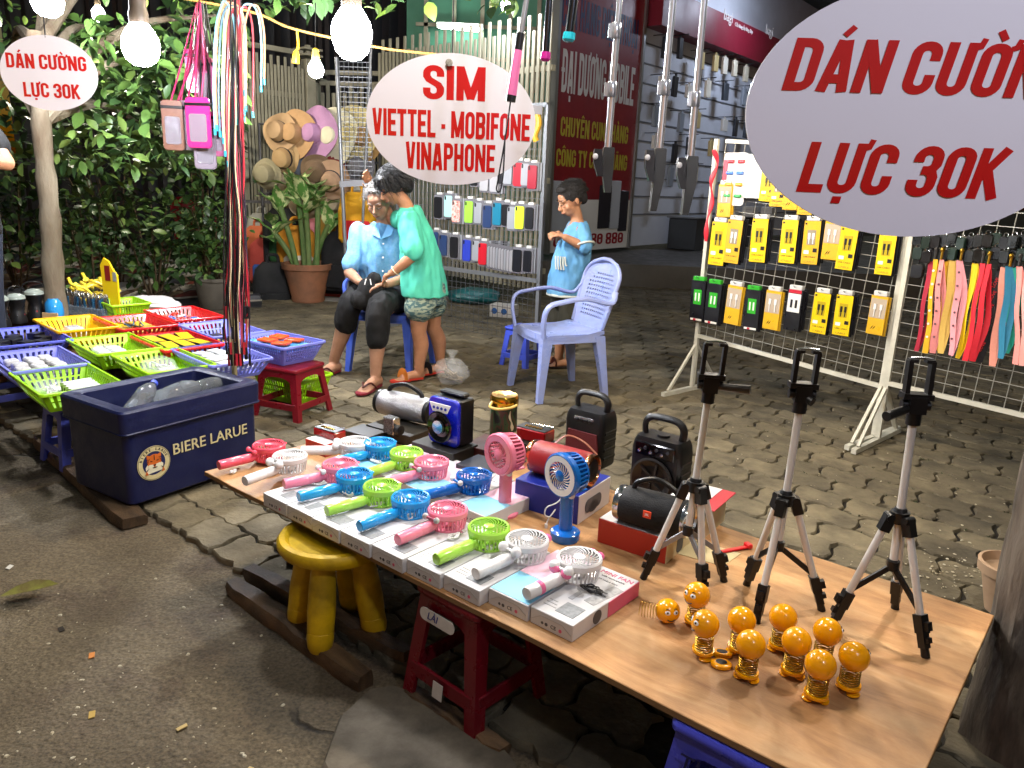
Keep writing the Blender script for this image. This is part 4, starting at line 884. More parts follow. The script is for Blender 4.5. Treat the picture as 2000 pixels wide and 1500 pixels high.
# silver cylinder speaker
sil = mat('silver_mesh', 'b4b4b6', .35, metal=.85, bump=.5, bs=500)
t = cyl_speaker('silver mesh cylinder loudspeaker with black handle at the back of the table', 792, 818, TZ + .04, R(-30), .225, .05, sil, BK, BK, handle=.009)
carton2('dark_carton', 'low black carton under the silver loudspeaker', 782, 852, R(-34), (.22, .14, .04), mat('carton_black', '17140f', .5))
t = thing('mirror_speaker', 'small square speckled black speaker with mirror side in front of the silver one', 'speaker', TR(P(764, 846, TZ + .0405), R(-36)))
box_(t, 'cabinet', (0, 0, .032), (.05, .035, .062), mat('speckled_black', '1a1a1c', .3, var=.9, vs=300, dark='6a6a6a'), .003); box_(t, 'mirror_side', (.026, 0, .032), (.003, .034, .06), CHR, .001)
b = MB(); b.lathe([(.016, 0), (.019, .006), (.015, .01), (.019, .015), (.015, .02), (.018, .025), (.0, .028)], 18, False, False); b.build('bellows', BK, t, TR((.028, -.004, .022), ry=R(90)))
def radio(label, px, py, z, rz, d, top, side):
    t = thing('pocket_radio', label, 'radio', TR(P(px, py, z), rz)); box_(t, 'case', (0, 0, d[2]/2), d, side, .004); box_(t, 'top_panel', (0, 0, d[2] + .001), (d[0]*.94, d[1]*.9, .004), top, .001)
    for k in range(5): box_(t, 'button', (-d[0]*.25 + d[0]*.12*k, -d[1]*.1, d[2] + .0045), (d[0]*.07, d[1]*.22, .003), GD, .0006)
    b = MB(); b.tube([(-d[0]*.4, d[1]*.46, d[2]), (d[0]*.45, d[1]*.5, d[2] + .004)], .002, 6); b.build('aerial', CHR, t); return t
redg = plastic('radio_red', '8c1014', .25, coat=.4)
carton2('radio_carton', 'small red and white carton at the far left behind the fans', 638, 880, R(-36), (.105, .1, .045), redc, mtop=wt2)
radio('small red and black pocket radio on the red carton at the far left', 644, 852, TZ + .046, R(-34), (.11, .055, .028), BK, redg)
radio('red and black pocket radio lying between the camouflage and black speakers', 1044, 858, TZ + .03, R(-34), (.13, .07, .045), BK, redg)
carton2('dark_carton', 'black carton under the pocket radio in the middle back row', 1040, 875, R(-34), (.15, .1, .03), mat('carton_black', '17140f', .5))
carton2('dark_carton', 'grey black carton behind the pink standing fan', 940, 935, R(-34), (.12, .12, .055), mat('carton_slate', '2a2d36', .5))
carton2('dark_carton', 'black carton behind the white hand fan at the back left', 715, 858, R(-34), (.13, .1, .035), mat('carton_black', '17140f', .5))

# ---------------------------------------------------------------- phone tripods
ALU = mat('tripod_aluminium', 'd6d2ca', .3, metal=.2); ALUK = plastic('tripod_black', '0c0c0e', .4, var=.1)
def tripod(label, feet, hub, neck, Y, hd, handle):
    f = [P(*q, TZ) for q in feet]; c = sum(f, V()) / 3
    hb = D(*hub, Y); nk = D(*neck, Y)
    axis = nk - hb; axis.normalize()
    t = thing('phone_tripod', label, 'tripod', TR((c.x, c.y, TZ)), 'phone tripods standing on the table'); inv = M.Translation((-c.x, -c.y, -TZ))
    def mk(): b = MB(); b.mx(inv); return b
    b = mk(); b.tube([hb - axis*.1, nk], .0085, 14); b.build('column', ALU, t)
    b = mk(); b.tube([hb - axis*.012, hb + axis*.014], [.018, .02], 14); b.tube([hb + axis*.014, hb + axis*.022], [.015, .012], 14); b.build('hub', ALUK, t)
    low = hb - axis*.115
    for p in f:
        d = (p - hb); dh = V((d.x, d.y, 0)).normalized(); a = hb + dh*.022 - axis*.004; dr = (p - a).normalized(); Ln = (p - a).length
        lg = bpy.data.objects.new('leg', None); C.objects.link(lg); lg.parent = t; 
        b = mk(); b.tube([a + dr*.01, a + dr*(Ln*.72)], .0082, 12); b.build('upper_tube', ALU, lg)
        b = mk(); b.bar(a - dr*.008, a + dr*.03, .02, .022, dh); b.tube([a + V((0, 0, .004)) - dh.cross(V((0, 0, 1)))*.013, a + V((0, 0, .004)) + dh.cross(V((0, 0, 1)))*.013], .009, 10); b.build('hinge', ALUK, lg)
        b = mk(); s0 = a + dr*(Ln*.68)
        b.bar(s0, a + dr*(Ln*.82), .022, .021, dh); b.bar(s0 + dr*.012 + dh*.006, s0 + dr*.03 + dh*.006, .014, .03, dh)
        b.bar(a + dr*(Ln*.82), a + dr*(Ln*.93), .018, .017, dh); b.bar(a + dr*(Ln*.84) + dh*.005, a + dr*(Ln*.88) + dh*.005, .012, .024, dh); b.tube([a + dr*(Ln*.93), p], [.0085, .0095], 10); b.build('foot', ALUK, lg)
        m_ = a + dr*(Ln*.66); b = mk(); b.bar(low, m_, .006, .012, (0, 0, 1)); b.build('brace', ALUK if hd else mat('brace_grey', '8d9298', .4, metal=.5), t)
    b = mk(); b.tube([low + axis*.012, low - axis*.01], .0135, 10); b.build('brace_collar', ALUK, t)
    # pan head, handle and phone clamp
    rt = V((math.cos(R(-6)), math.sin(R(-6)), 0)); fw = V((-rt.y, rt.x, 0))
    b = mk(); b.tube([nk - axis*.012, nk + axis*.016], .015, 14); b.bar(nk + axis*.014, nk + axis*.05, .034, .036, fw); b.tube([nk + axis*.03 - rt*.028, nk + axis*.03 + rt*.028], .011, 10); b.build('pan_head', ALUK, t)
    hdv = handle.x*rt + handle.y*fw + handle.z*axis
    b = mk(); s0 = nk + axis*.028; b.tube([s0, s0 + hdv*.35], .004, 8); b.tube([s0 + hdv*.3, s0 + hdv], [.0085, .0105], 14); b.build('pan_handle', GM if not hd else ALUK, t)
    b = mk(); b.bar(nk + axis*.05 - rt*.03, nk + axis*.05 + rt*.03, .03, .012, axis)
    b.build('clamp_base', ALUK, t)
    for s_ in (-1, 1):
        b = mk(); b.bar(nk + axis*.052 + rt*.022*s_, nk + axis*.125 + rt*.022*s_, .009, .02, fw); b.bar(nk + axis*.125 + rt*.025*s_, nk + axis*.125 + rt*.008*s_, .018, .007, axis); b.build('clamp_arm', ALUK, t)
    b = mk(); b.tube([nk + axis*.129 - rt*.022, nk + axis*.131, nk + axis*.129 + rt*.022], .003, 6); b.build('clamp_grip', CHR, t)
    return t
tripod('phone tripod farthest left, beside the black loudspeakers', [(1256, 1130), (1372, 1166), (1414, 1135)], (1357, 950), (1383, 776), 1.71, False, V((.085, -.03, .004)))
tripod('phone tripod in the middle of the three', [(1458, 1142), (1477, 1216), (1605, 1192)], (1534, 975), (1562, 795), 1.625, True, V((.02, -.02, -.01)))
tripod('phone tripod nearest the tree trunk, its black handle pointing left', [(1624, 1220), (1808, 1284), (1748, 1188)], (1757, 1010), (1784, 818), 1.545, True, V((-.075, -.055, -.012)))

# ---------------------------------------------------------------- spring toys with yellow ball heads
EY = plastic('toy_yellow', 'f0a000', .2, coat=.5, var=.03); SPR = mat('spring_brass', 'a8862e', .3, metal=.9); INK = mat('toy_ink', '2a1a08', .4); EW = mat('toy_eye_white', 'e8e6e0', .3)
def spring(b, r, z0, z1, n=6, w=.0013):
    b.tube([(r*math.cos(i*.5), r*math.sin(i*.5), z0 + (z1 - z0)*i/(n*12.6)) for i in range(int(n*12.6) + 1)], w, 5)
def face(t, c, r, yaw):
    for s_ in (-1, 1):
        a = yaw + s_*.38; d = V((math.cos(a)*.93, math.sin(a)*.93, .3)).normalized()
        b = MB(); b.mx(M.Translation(c + d*(r - .0008)) @ d.to_track_quat('Z', 'Y').to_matrix().to_4x4()); b.ball((0, 0, 0), .0056, 12, 8, 1, .8, .28); b.build('eye', EW, t)
        b = MB(); b.ball(c + d*(r + .0004), .0021, 8, 6); b.build('pupil', INK, t)
        b = MB(); d2 = [V((math.cos(yaw + s_*(.25 + .3*i/4)), math.sin(yaw + s_*(.25 + .3*i/4)), .62 + .1*math.sin(i/4*PI))).normalized()*(r + .0006) + c for i in range(5)]; b.tube(d2, .0008, 5); b.build('brow', INK, t)
    b = MB(); b.tube([V((math.cos(yaw - .35 + .7*i/6), math.sin(yaw - .35 + .7*i/6), -.28 - .16*math.sin(i/6*PI))).normalized()*(r + .0004) + c for i in range(7)], .001, 5); b.build('mouth', INK, t)
def feet(t, two=True, x=M()):
    b = MB(); b.mx(x); b.lathe([(0, .011), (.0195, .011), (.02, .013), (.0195, .0165), (0, .0165)], 24); b.build('body_ring', EY, t)
    for s_ in (-1, 1):
        b = MB(); b.mx(x); b.ball((0, s_*.0125, .0035), .011, 14, 7, 1.15, .85, .32); b.tube([(-.002, s_*.011, .004), (-.002, s_*.008, .012)], .0028, 8); b.build('foot', EY, t)
def toy(px, py, yaw, label, r=.0245, tilt=0):
    t = thing('spring_toy', label, 'toy', TR(P(px, py, TZ), yaw, s=1.18), 'yellow ball headed spring toys')
    feet(t); b = MB(); spring(b, .0155, .016, .043, 6); b.build('spring', SPR, t)
    c = V((.002 + tilt, 0, .0425 + r*.93)); b = MB(); b.ball(c, r, 28, 18, 1, 1, 1.0); b.build('head', EY, t); face(t, c, r, 0); return t
toys = [(1356, 1222, 215, 'spring toy with a sad face in the back row, beside the fallen head'), (1372, 1282, 190, 'spring toy with side glancing eyes in front of the fallen head'), (1441, 1276, 85, 'spring toy standing third from the left in the back row'), (1457, 1326, 60, 'spring toy standing just right of the broken off toy feet'),
        (1521, 1270, 80, 'spring toy right below the middle tripod, farthest back of the right hand group'), (1546, 1320, 70, 'spring toy in the middle of the group, between five others'), (1604, 1298, 5, 'spring toy whose grinning face looks right, nearest the third tripod'), (1592, 1368, 75, 'spring toy standing nearest the camera'), (1655, 1350, 20, 'rightmost spring toy, face turned right')]
for px, py, a, l in toys: toy(px, py, R(a), l)
t = thing('spring_toy', 'fallen toy head lying on its side with loose spring, far left of the toys', 'toy', TR(P(1302, 1214, TZ), R(-60), s=1.12), 'yellow ball headed spring toys')
b = MB(); b.ball((0, 0, .0245), .0245, 28, 18); b.build('head', EY, t); face(t, V((0, 0, .0245)), .0245, R(-20))
b = MB(); b.mx(TR((-.012, -.018, .022), rz=R(232), ry=R(88))); spring(b, .0155, .0, .034, 6, .0007); b.build('spring', SPR, t)
t = thing('toy_feet', 'pair of broken off toy feet with black pads lying in front of the toys', 'toy', TR(P(1408, 1302, TZ), R(80)))
for s_, e in ((0, V((0, 0, 0))), (1, V((.038, -.004, 0)))):
    b = MB(); b.mx(TR(e)); b.lathe([(0, 0), (.017, 0), (.021, .003), (.021, .009), (.018, .011), (.012, .0115), (0, .0115)], 24, sx=.8 if s_ == 0 else .6); b.build('foot', EY, t)
    b = MB(); b.mx(TR(e)); b.lathe([(0, .0112), (.0115, .0112), (.011, .0124), (0, .0126)], 20, sx=.8 if s_ == 0 else .6); b.build('pad', plastic('pad_black', '18181a', .6), t)
# ---------------------------------------------------------------- ice box
N0 = P(236, 808, .405); La = P(505, 745, .405); Lb = P(160, 757, .405)
ca = math.atan2(La.y - N0.y, La.x - N0.x); CLN, CWD, CH = .625, .43, .377
NAVY = plastic('icebox_navy', '0a1038', .42, var=.25, dark='2a3050', bump=.08)
ib = thing('ice_box', 'navy blue plastic ice box with tiger emblem, open top, on timber', 'ice box', TR((N0.x, N0.y, .028), ca))
# local x along the lettered front (front face looks towards -y), y to the back
def frame(b, z0, z1, o, i0, i1):
    q = lambda e: [(-e + .0, -e), (CLN + e, -e), (CLN + e, CWD + e), (-e, CWD + e)]
b = MB()
def rc4(e, z, r=.03):
    return [(x + CLN/2, y + CWD/2, z) for x, y in rrect(CLN + 2*e, CWD + 2*e, r)]
b.loft([rc4(-.024, 0), rc4(-.016, .008), rc4(-.014, CH*.735), rc4(-.006, CH*.742), rc4(.001, CH*.752), rc4(.003, CH*.765), rc4(.0, CH*.775), rc4(.002, CH - .008), rc4(-.004, CH), rc4(-.048, CH, .02), rc4(-.055, CH - .006, .02), rc4(-.065, .1, .02)], True, True); b.build('tub', NAVY, ib)
crm = mat('emblem_cream', 'cfc08e', .5, var=.3, vs=60); org = mat('emblem_orange', 'c2601f', .5); blk = mat('emblem_black', '14120f', .5)
fx = M.Translation((0, -.0, 0))
FR = TR((0, .0158, 0), rx=R(90.4))                         # lies on the sloping front
def disc(r0, r1, n=32): b = MB(); b.lathe([(r0, 0), (r1, 0), (r1, .001), (r0, .001)], n, r0 == 0, r0 == 0); return b
EMX = FR @ TR((.118, .15, .0025), s=1.14)
em = bpy.data.objects.new('tiger_emblem', None); C.objects.link(em); em.parent = ib; em.matrix_local = EMX
disc(0, .06).build('outer_disc', crm, em, TR((0, 0, 0))); disc(.0565, .058).build('ring', blk, em, TR((0, 0, .0006))); disc(.0, .041).build('inner_disc', mat('emblem_navy', '18204e', .5), em, TR((0, 0, .0007)))
for i, ch in enumerate('BIERE LARUE'):
    a = R(160 - 14*i)
    if ch != ' ': text(ch, .0135, blk, em, TR((.0485*math.cos(a), .0485*math.sin(a), .0014), a - PI/2), fat=.02, depth=.0006)
def blob(pts, m, z, n='tiger_patch', nm=em): b = MB(); b.prism(pts, 0, .0008); return b.build(n, m, nm, TR((0, 0, z)))
cr2 = mat('emblem_white', 'd9d2b4', .5)
blob([(-.03, -.034), (.03, -.03), (.032, -.008), (.018, .004), (-.02, .004), (-.032, -.01)], cr2, .002)
blob([(x*.026, y*.024 + .008) for x, y in [(math.cos(k*PI/8), math.sin(k*PI/8)) for k in range(16)]], org, .0028)
for s_ in (-1, 1):
    blob([(s_*.012, .027), (s_*.026, .034), (s_*.026, .018)][::s_], org, .0026); blob([(s_*.004, -.004), (s_*.02, -.002), (s_*.024, -.016), (s_*.01, -.024), (s_*.002, -.016)][::s_], cr2, .0036)
    blob([(s_*.007, .009), (s_*.014, .011), (s_*.015, .0085), (s_*.008, .0065)][::s_], blk, .0042)
    for k in range(3): blob([(s_*(.014 + .004*k), .02 - .006*k), (s_*(.023 + .002*k), .017 - .007*k), (s_*(.022 + .002*k), .0145 - .007*k)][::s_], blk, .004)
    blob([(s_*.02, -.014), (s_*.032, -.02), (s_*.03, -.024)][::s_], blk, .004)
    blob([(s_*.03, -.02), (s_*.036, -.034), (s_*.024, -.036)][::s_], org, .0044)
blob([(-.005, -.004), (.005, -.004), (.003, -.0085), (-.003, -.0085)], blk, .0044); blob([(-.01, -.0135), (.01, -.0135), (.006, -.0165), (-.006, -.0165)], blk, .0044)
blob([(-.0015, .012), (.0015, .012), (.001, .03), (-.001, .03)], blk, .0042)
text('BIERE LARUE', .064, crm, ib, FR @ TR((.375, .178, .004)), sx=.98, fat=.012, depth=.001, align='CENTER')
# water and bottles in the ice box
cl = mat('clear_pet', 'e8eef2', .08, trans=.9, ior=1.2); 
def bottle(label, x, m, rx, L_=.24, r=.036, capm=None):
    t = thing('plastic_bottle', label, 'bottle', x, 'bottles lying in the ice box')
    b = MB(); b.lathe([(r*.7, 0), (r, .012), (r, L_*.3), (r*.93, L_*.34), (r, L_*.38), (r, L_*.68), (r*.7, L_*.84), (r*.36, L_*.92), (r*.36, L_*.95)], 20); b.build('bottle_body', m, t)
    b = MB(); b.lathe([(r*.42, L_*.94), (r*.42, L_), (0, L_)], 14); b.build('cap', capm or plastic('cap_white', 'd8d8d8', .4), t)
IX = ib.matrix_world
bottle('clear plastic bottle with blue label at the left of the ice box', IX @ TR((.09, .12, .315), rz=R(30), ry=R(70)), cl, 0, capm=BLU)
bottle('big clear plastic bottle lying across the middle of the ice box', IX @ TR((.22, .2, .31), rz=R(8), ry=R(84)), cl, 0, .3, .05)
bottle('clear plastic bottle at the right end of the ice box', IX @ TR((.42, .26, .315), rz=R(-20), ry=R(80)), cl, 0, .2, .036)
bottle('white plastic bottle in front of the big clear one in the ice box', IX @ TR((.2, .1, .30), rz=R(12), ry=R(86)), plastic('bottle_white', 'cfd2d6', .35), 0, .22, .036)
b = MB(); b.box((CLN/2, CWD/2, .19), (CLN - .135, CWD - .135, .16), .01); tag(b.build('ice_box_contents', mat('ice_water', '1c2434', .15, var=.7, vs=15, dark='6a7a8a'), None, IX), 'dark water at the bottom of the ice box', 'water')
plank('dark timber bearer under the near end of the ice box', P(85, 850, .02), P(262, 1012, .02), .11, .04, -.014, 15)
plank('dark timber bearer under the far end of the ice box', P(85, 850, .02) + TV*.0 + V((math.cos(ca), math.sin(ca), 0))*.46, P(262, 1012, .02) + V((math.cos(ca), math.sin(ca), 0))*.46, .1, .04, -.014, 16)

# ---------------------------------------------------------------- baskets
def basket(label, px, py, z, m, w_=.46, d=.31, h_=.095, rz=R(-44), rows=2, nx=16, group='plastic baskets of small goods on the stall', bot=.72, hole=.55):
    p = P(px, py, z); t = thing('plastic_basket', label, 'basket', TR((p.x, p.y, z - h_), rz), group)
    th = .003
    def wall(axis, sgn, n):
        b = MB()
        def pt(s_, q, o):
            k = bot + (1 - bot)*q; X, Y = w_/2*k, d/2*k
            return (s_*X, sgn*(Y + o), h_*q) if axis == 0 else (sgn*(X + o), s_*Y, h_*q)
        def pn(s0, s1, q0, q1):
            b.loft([[pt(s0, q0, o), pt(s1, q0, o), pt(s1, q1, o), pt(s0, q1, o)] for o in (0, th)])
        pn(-1, 1, 0, .2); pn(-1, 1, .84, 1); pn(-1, -.9, .2, .84); pn(.9, 1, .2, .84)
        rr = [.2 + .64*i/rows for i in range(rows + 1)]
        for i in range(1, rows): pn(-.9, .9, rr[i] - .035, rr[i] + .035)
        for i in range(rows):
            lo = rr[i] + (.035 if i else 0); hi = rr[i+1] - (.035 if i < rows - 1 else 0)
            for k in range(n + 1):
                c_ = -.9 + 1.8*k/n; e = .9/n*hole; s0, s1 = max(-.9, c_ - e), min(.9, c_ + e)
                if s1 > s0: pn(s0, s1, lo, hi)
        b.build('wall', m, t)
    for s_ in (-1, 1): wall(0, s_, nx); wall(1, s_, int(nx*.66))
    b = MB(); b.box((0, 0, .004), (w_*bot, d*bot, .005)); b.build('bottom', m, t)
    b = MB(); o = rrect(w_ + .018, d + .018, .018, 3); i = rrect(w_ - .004, d - .004, .012, 3)
    b.loft([[(x, y, h_ - .01) for x, y in o], [(x, y, h_ - .001) for x, y in o], [(x*.99, y*.99, h_ + .002) for x, y in o], [(x, y, h_ + .002) for x, y in i], [(x, y, h_ - .006) for x, y in i]], False, False); b.build('rim', m, t)
    return t
LM = plastic('basket_lime', '9ad018', .32); LC = plastic('basket_lilac', '7a80d8', .34); YB = plastic('basket_yellow', 'f0b808', .32); RB = plastic('basket_red', 'd01c22', .32); VB = plastic('basket_violet', '5a62c8', .36)
ZB = .378
SB = {}
def bk(key, *a, **k): SB[key] = basket(*a, **k)
bk('limeF', 'lime green basket nearest the camera, at the left corner of the ice box', 128, 738, ZB, LM)
bk('lilL', 'lilac basket of white earphone cases at the left edge', 72, 700, ZB, LC, rows=1, hole=.5)
bk('vioL', 'large violet basket with dark goods cut off by the left edge', 40, 655, ZB + .0, VB, w_=.5, d=.36, rows=1)
bk('yel', 'yellow basket with papers and plastic bags', 148, 630, ZB + .012, YB, rows=1, hole=.75)
bk('lime2', 'lime green basket of white cases between the yellow and lilac baskets', 222, 670, ZB + .004, LM)
bk('lime3', 'lime green basket of white cables right behind the ice box', 318, 702, ZB, LM)
bk('red1', 'red basket of pens and yellow cards behind the yellow basket', 264, 627, ZB + .004, RB, rows=1, hole=.6)
bk('red2', 'red basket of small red and blue rings, farthest back', 358, 611, ZB + .01, RB, rows=1)
bk('red3', 'red basket holding black and yellow boxes', 345, 664, ZB - .002, RB, rows=1)
bk('lil2', 'lilac basket behind the hanging cords, mostly empty', 432, 640, ZB, LC, rows=2, hole=.5)
bk('lil3', 'lilac basket of clear bagged earphones behind the ice box', 432, 690, ZB, LC, rows=2, hole=.5)
bk('lilR', 'lilac basket of blue and orange packs on the dark red stool', 545, 662, ZB + .01, LC, w_=.42, d=.28, h_=.11, rows=4, nx=20, rz=R(-34), hole=.5)
basket('lime green basket standing on the ground behind the dark red stool', 572, 728, .16, LM, w_=.36, d=.26, h_=.15, rows=3, rz=R(-30))
plastic_stool('dark red plastic stool with handwritten label holding the lilac basket of packs', P(560, 818) + V((-.0, .12, 0)), R(-22), .276, .26, .33, plastic('stool_crimson', '7c0f1e', .35, var=.3))
plastic_stool('violet blue stool supporting the lime basket nearest the ice box', P(150, 918) + V((-.06, .13, 0)), R(-38), .276, .2, .26, LIL)
plastic_stool('violet blue stool supporting the lilac basket at the left edge', P(8, 800) + V((-.02, .1, 0)), R(-38), .276, .26, .32, LIL)
brd = thing('stall_board', 'flat board carried by stools under the baskets', 'board', TR(P(240, 668, .27) , R(-44))); box_(brd, 'sheet', (0, .02, -.003), (1.15, 1.05, .012), old, .002)
rk = random.Random(77)
def in_basket(key, n, make, lay=(.0, .0), spread=(.5, .5), z=.014):
    t = SB[key]; x = t.matrix_world
    for i in range(n):
        u = rk.uniform(-1, 1)*.46*.35*spread[0]*2*.5*2/1.0; v = rk.uniform(-1, 1)*.31*.34*spread[1]*2
        make(x @ TR((lay[0] + u, lay[1] + v, z + rk.uniform(0, .01)), rk.uniform(-.5, .5) + (PI/2 if rk.random() < .4 else 0), rk.uniform(-.12, .12), rk.uniform(-.12, .12)), i)
WH = plastic('case_white', 'b9b8b6', .3); CLR = mat('clear_bag', 'eef2f4', .1, alpha=.2, spec=.8, coat=.5, bump=.4, bs=40); YK = mat('pack_yellow', 'd9b018', .4, var=.2, vs=60, dark='4a3a10'); BKC = mat('pack_black', '15130e', .4)
def white_case(lab, grp):
    def f(x, i):
        t = thing('earphone_case', lab, 'case', x, grp); b = MB(); b.prism(rrect(.075, .06, .016), 0, .03, .006); b.build('shell', WH, t); b = MB(); b.prism(rrect(.077, .062, .016), .0185, .0195); b.build('seam', mat('seam_grey', 'b0b0ae', .5), t)
    return f
def grid_lay(key, cols, rows_, make, gap=(.088, .075), z=.012, jit=.006, rz=0, layers=1, off=(0, 0)):
    x = SB[key].matrix_world; k = 0
    for l in range(layers):
        for i in range(cols):
            for j in range(rows_):
                make(x @ TR((off[0] + (i - (cols-1)/2)*gap[0] + rk.uniform(-jit, jit), off[1] + (j - (rows_-1)/2)*gap[1] + rk.uniform(-jit, jit), z + l*.032), rz + rk.uniform(-.15, .15), rk.uniform(-.06, .06), rk.uniform(-.06, .06)), k); k += 1
grid_lay('lilL', 4, 3, white_case('white earphone case in the lilac basket at the left edge', 'white cases in the left lilac basket'), layers=2, gap=(.09, .07))
grid_lay('lime2', 4, 2, white_case('white earphone case in the lime basket beside the yellow one', 'white cases in the middle lime basket'), layers=1, z=.02)
def adapter(x, i):
    t = thing('adapter_box', 'white adapter carton in the front lime basket', 'box', x, 'white cartons in the front lime basket'); box_(t, 'carton_body', (0, 0, .03), (.035, .12, .06), mat('carton_offwhite', 'd6d3d0', .45), .002); box_(t, 'print', (0, -.0606, .03), (.012, .0008, .03), ING, 0)
for k in range(4): adapter(SB['limeF'].matrix_world @ TR((.05 + .04*k, .03 - .002*k, .03), R(8), 0, R(-10)), k)
def pack(name, lab, grp, d, m, m2=None):
    def f(x, i):
        t = thing(name, lab, 'pack', x, grp); box_(t, 'pack_body', (0, 0, d[2]/2), d, m, .002)
        if m2: box_(t, 'print', (0, 0, d[2] + .0006), (d[0]*.86, d[1]*.84, .001), m2, 0)
    return f
grid_lay('red3', 2, 3, pack('boxed_goods', 'black and yellow carton lying in the red basket', 'black and yellow cartons in the red basket', (.17, .075, .034), BKC, YK), gap=(.18, .08), z=.03, layers=2)
grid_lay('red1', 2, 2, pack('yellow_card', 'yellow card pack lying in the red basket of pens', 'yellow cards in the red basket', (.16, .09, .012), mat('card_gold', 'b89a4a', .5, var=.5, vs=40), YK), gap=(.19, .11), z=.05, layers=1)
grid_lay('yel', 2, 1, pack('paper_carton', 'pale carton lying in the yellow basket', 'pale cartons in the yellow basket', (.11, .07, .03), mat('carton_offwhite', 'd6d3d0', .45), GRY), gap=(.14, .1), z=.03)
grid_lay('vioL', 4, 3, pack('dark_adapter', 'small black item in the violet basket at the left edge', 'black goods in the violet basket', (.07, .06, .04), plastic('dark_goods', '17161a', .35)), gap=(.11, .1), z=.03, jit=.02, rz=.4)
BPK = mat('pack_blue', '2f7fc4', .25, var=.3, vs=20, dark='a8d8ee'); OPK = mat('pack_orange', 'e2501c', .3, var=.2, vs=20)
grid_lay('lilR', 3, 2, pack('bagged_goods', 'blue bagged pack in the lilac basket on the stool', 'blue packs in the lilac basket', (.12, .11, .02), BPK), gap=(.12, .11), z=.07, rz=.2)
grid_lay('lilR', 2, 2, pack('bagged_goods', 'orange pack on top of the blue packs in the lilac basket', 'orange packs in the lilac basket', (.09, .07, .012), OPK), gap=(.13, .1), z=.098, rz=.3, jit=.02)
grid_lay('lil2', 2, 1, pack('yellow_card', 'yellow and black card in the lilac basket behind the cords', 'yellow cards in the lilac basket', (.13, .09, .02), YK, BKC), gap=(.15, .1), z=.02)
grid_lay('lil3', 4, 2, pack('bagged_earphones', 'white bagged earphones in the lilac basket behind the ice box', 'white bagged earphones', (.085, .07, .018), mat('bagged_white', 'd8dadc', .25, var=.4, vs=40, dark='9a9ea2')), gap=(.09, .09), z=.03, rz=.3, jit=.015, layers=2)
def pen(x0, n, key, lab, grp, cols, sp=.012):
    x = SB[key].matrix_world
    for i in range(n):
        t = thing('pen', lab, 'pen', x @ TR((x0[0] + rk.uniform(-.07, .07), x0[1] + i*sp - .03, x0[2] + rk.uniform(0, .015)), rk.uniform(-.5, .5)), grp)
        b = MB(); b.tube([(-.07, 0, 0), (.06, 0, 0)], .004, 8); b.build('barrel', cols[i % len(cols)], t); b = MB(); b.tube([(.06, 0, 0), (.072, 0, 0)], [.004, .001], 8); b.build('tip', CHR, t)
pen((.03, -.03, .075), 8, 'red1', 'slim pen lying on the yellow cards in the red basket', 'pens in the red basket', [mat('pen_teal', '1a6a8a', .3), CHR, mat('pen_dark', '22242c', .3)])
# rings in the far red basket
for i in range(14):
    x = SB['red2'].matrix_world @ TR((rk.uniform(-.12, .12), rk.uniform(-.07, .07), .045 + rk.uniform(0, .03)), rk.uniform(0, 6), rk.uniform(-.5, .5)); b = MB(); r = .022
    b.tube([(r*math.cos(2*PI*k/14), r*math.sin(2*PI*k/14), 0) for k in range(14)], .004, 6, close=True); c_ = ['d8402c', '3a7ac8', 'd8d8d8', 'e06a5a'][i % 4]
    tag(b.build('ring', plastic('ring_' + c_, c_, .3), None, x), 'small %s ring in the far red basket' % ['red', 'blue', 'white', 'pale red'][i % 4], 'ring', 'coloured rings in the far red basket')
def bag(label, x, sx, sy, sz, m=CLR, seed=1, name='plastic_bag', knot=False, cat='bag', inner=None):
    t = thing(name, label, cat, x); b = MB(); n, k = 26, 14; vs = []; rings = []
    for i in range(1, k):
        a = PI*i/k - PI/2; ring = []
        for j in range(n):
            d = V((math.cos(a)*math.cos(2*PI*j/n), math.cos(a)*math.sin(2*PI*j/n), math.sin(a)))
            q = 1 + .2*noise.noise(d*2.0 + V((seed, 0, 0))) + .1*noise.noise(d*5 + V((0, seed, 0))) + (.05*math.sin(j*3.1) if knot and a > .3 else 0)
            z = d.z*sz*q
            ring.append((d.x*sx*q, d.y*sy*q, max(z + sz*.85, 0)))
        rings.append(ring)
    b.loft(rings); b.build('film', m, t, sharp=70)
    if knot:
        b = MB(); b.lathe([(sx*.3, sz*1.5), (sx*.12, sz*1.75), (sx*.1, sz*1.85), (sx*.3, sz*2.2), (sx*.4, sz*2.35)], 12, False, False); b.build('knot', m, t, sharp=70)
    if inner:
        rq = random.Random(seed); pp = [V((rq.gauss(0, sx*.34), rq.gauss(0, sy*.34), sz*.25 + abs(rq.gauss(0, sz*.3)))) for _ in range(22)]
        b = MB(); b.tube(bez(pp, 4), max(.004, sx*.045), 6); b.build('contents', inner, t)
    return t
bag('crumpled clear plastic bag in the yellow basket', SB['yel'].matrix_world @ TR((.09, -.04, .03)), .08, .06, .035, seed=3)
bag('clear bag of white cable in the lime basket behind the ice box', SB['lime3'].matrix_world @ TR((-.05, .0, .02)), .11, .08, .04, seed=5, inner=WH)
bag('flat clear bag at the right end of the lime basket behind the ice box', SB['lime3'].matrix_world @ TR((.12, -.03, .02)), .08, .07, .035, seed=6, inner=WH)
bag('clear bags lying in the lime basket nearest the camera', SB['limeF'].matrix_world @ TR((-.08, -.04, .015)), .1, .07, .03, seed=8, inner=mat('carton_offwhite', 'd6d3d0', .45))
bag('clear bag over the white cases of the middle lime basket', SB['lime2'].matrix_world @ TR((.02, -.03, .045)), .15, .07, .02, seed=9)
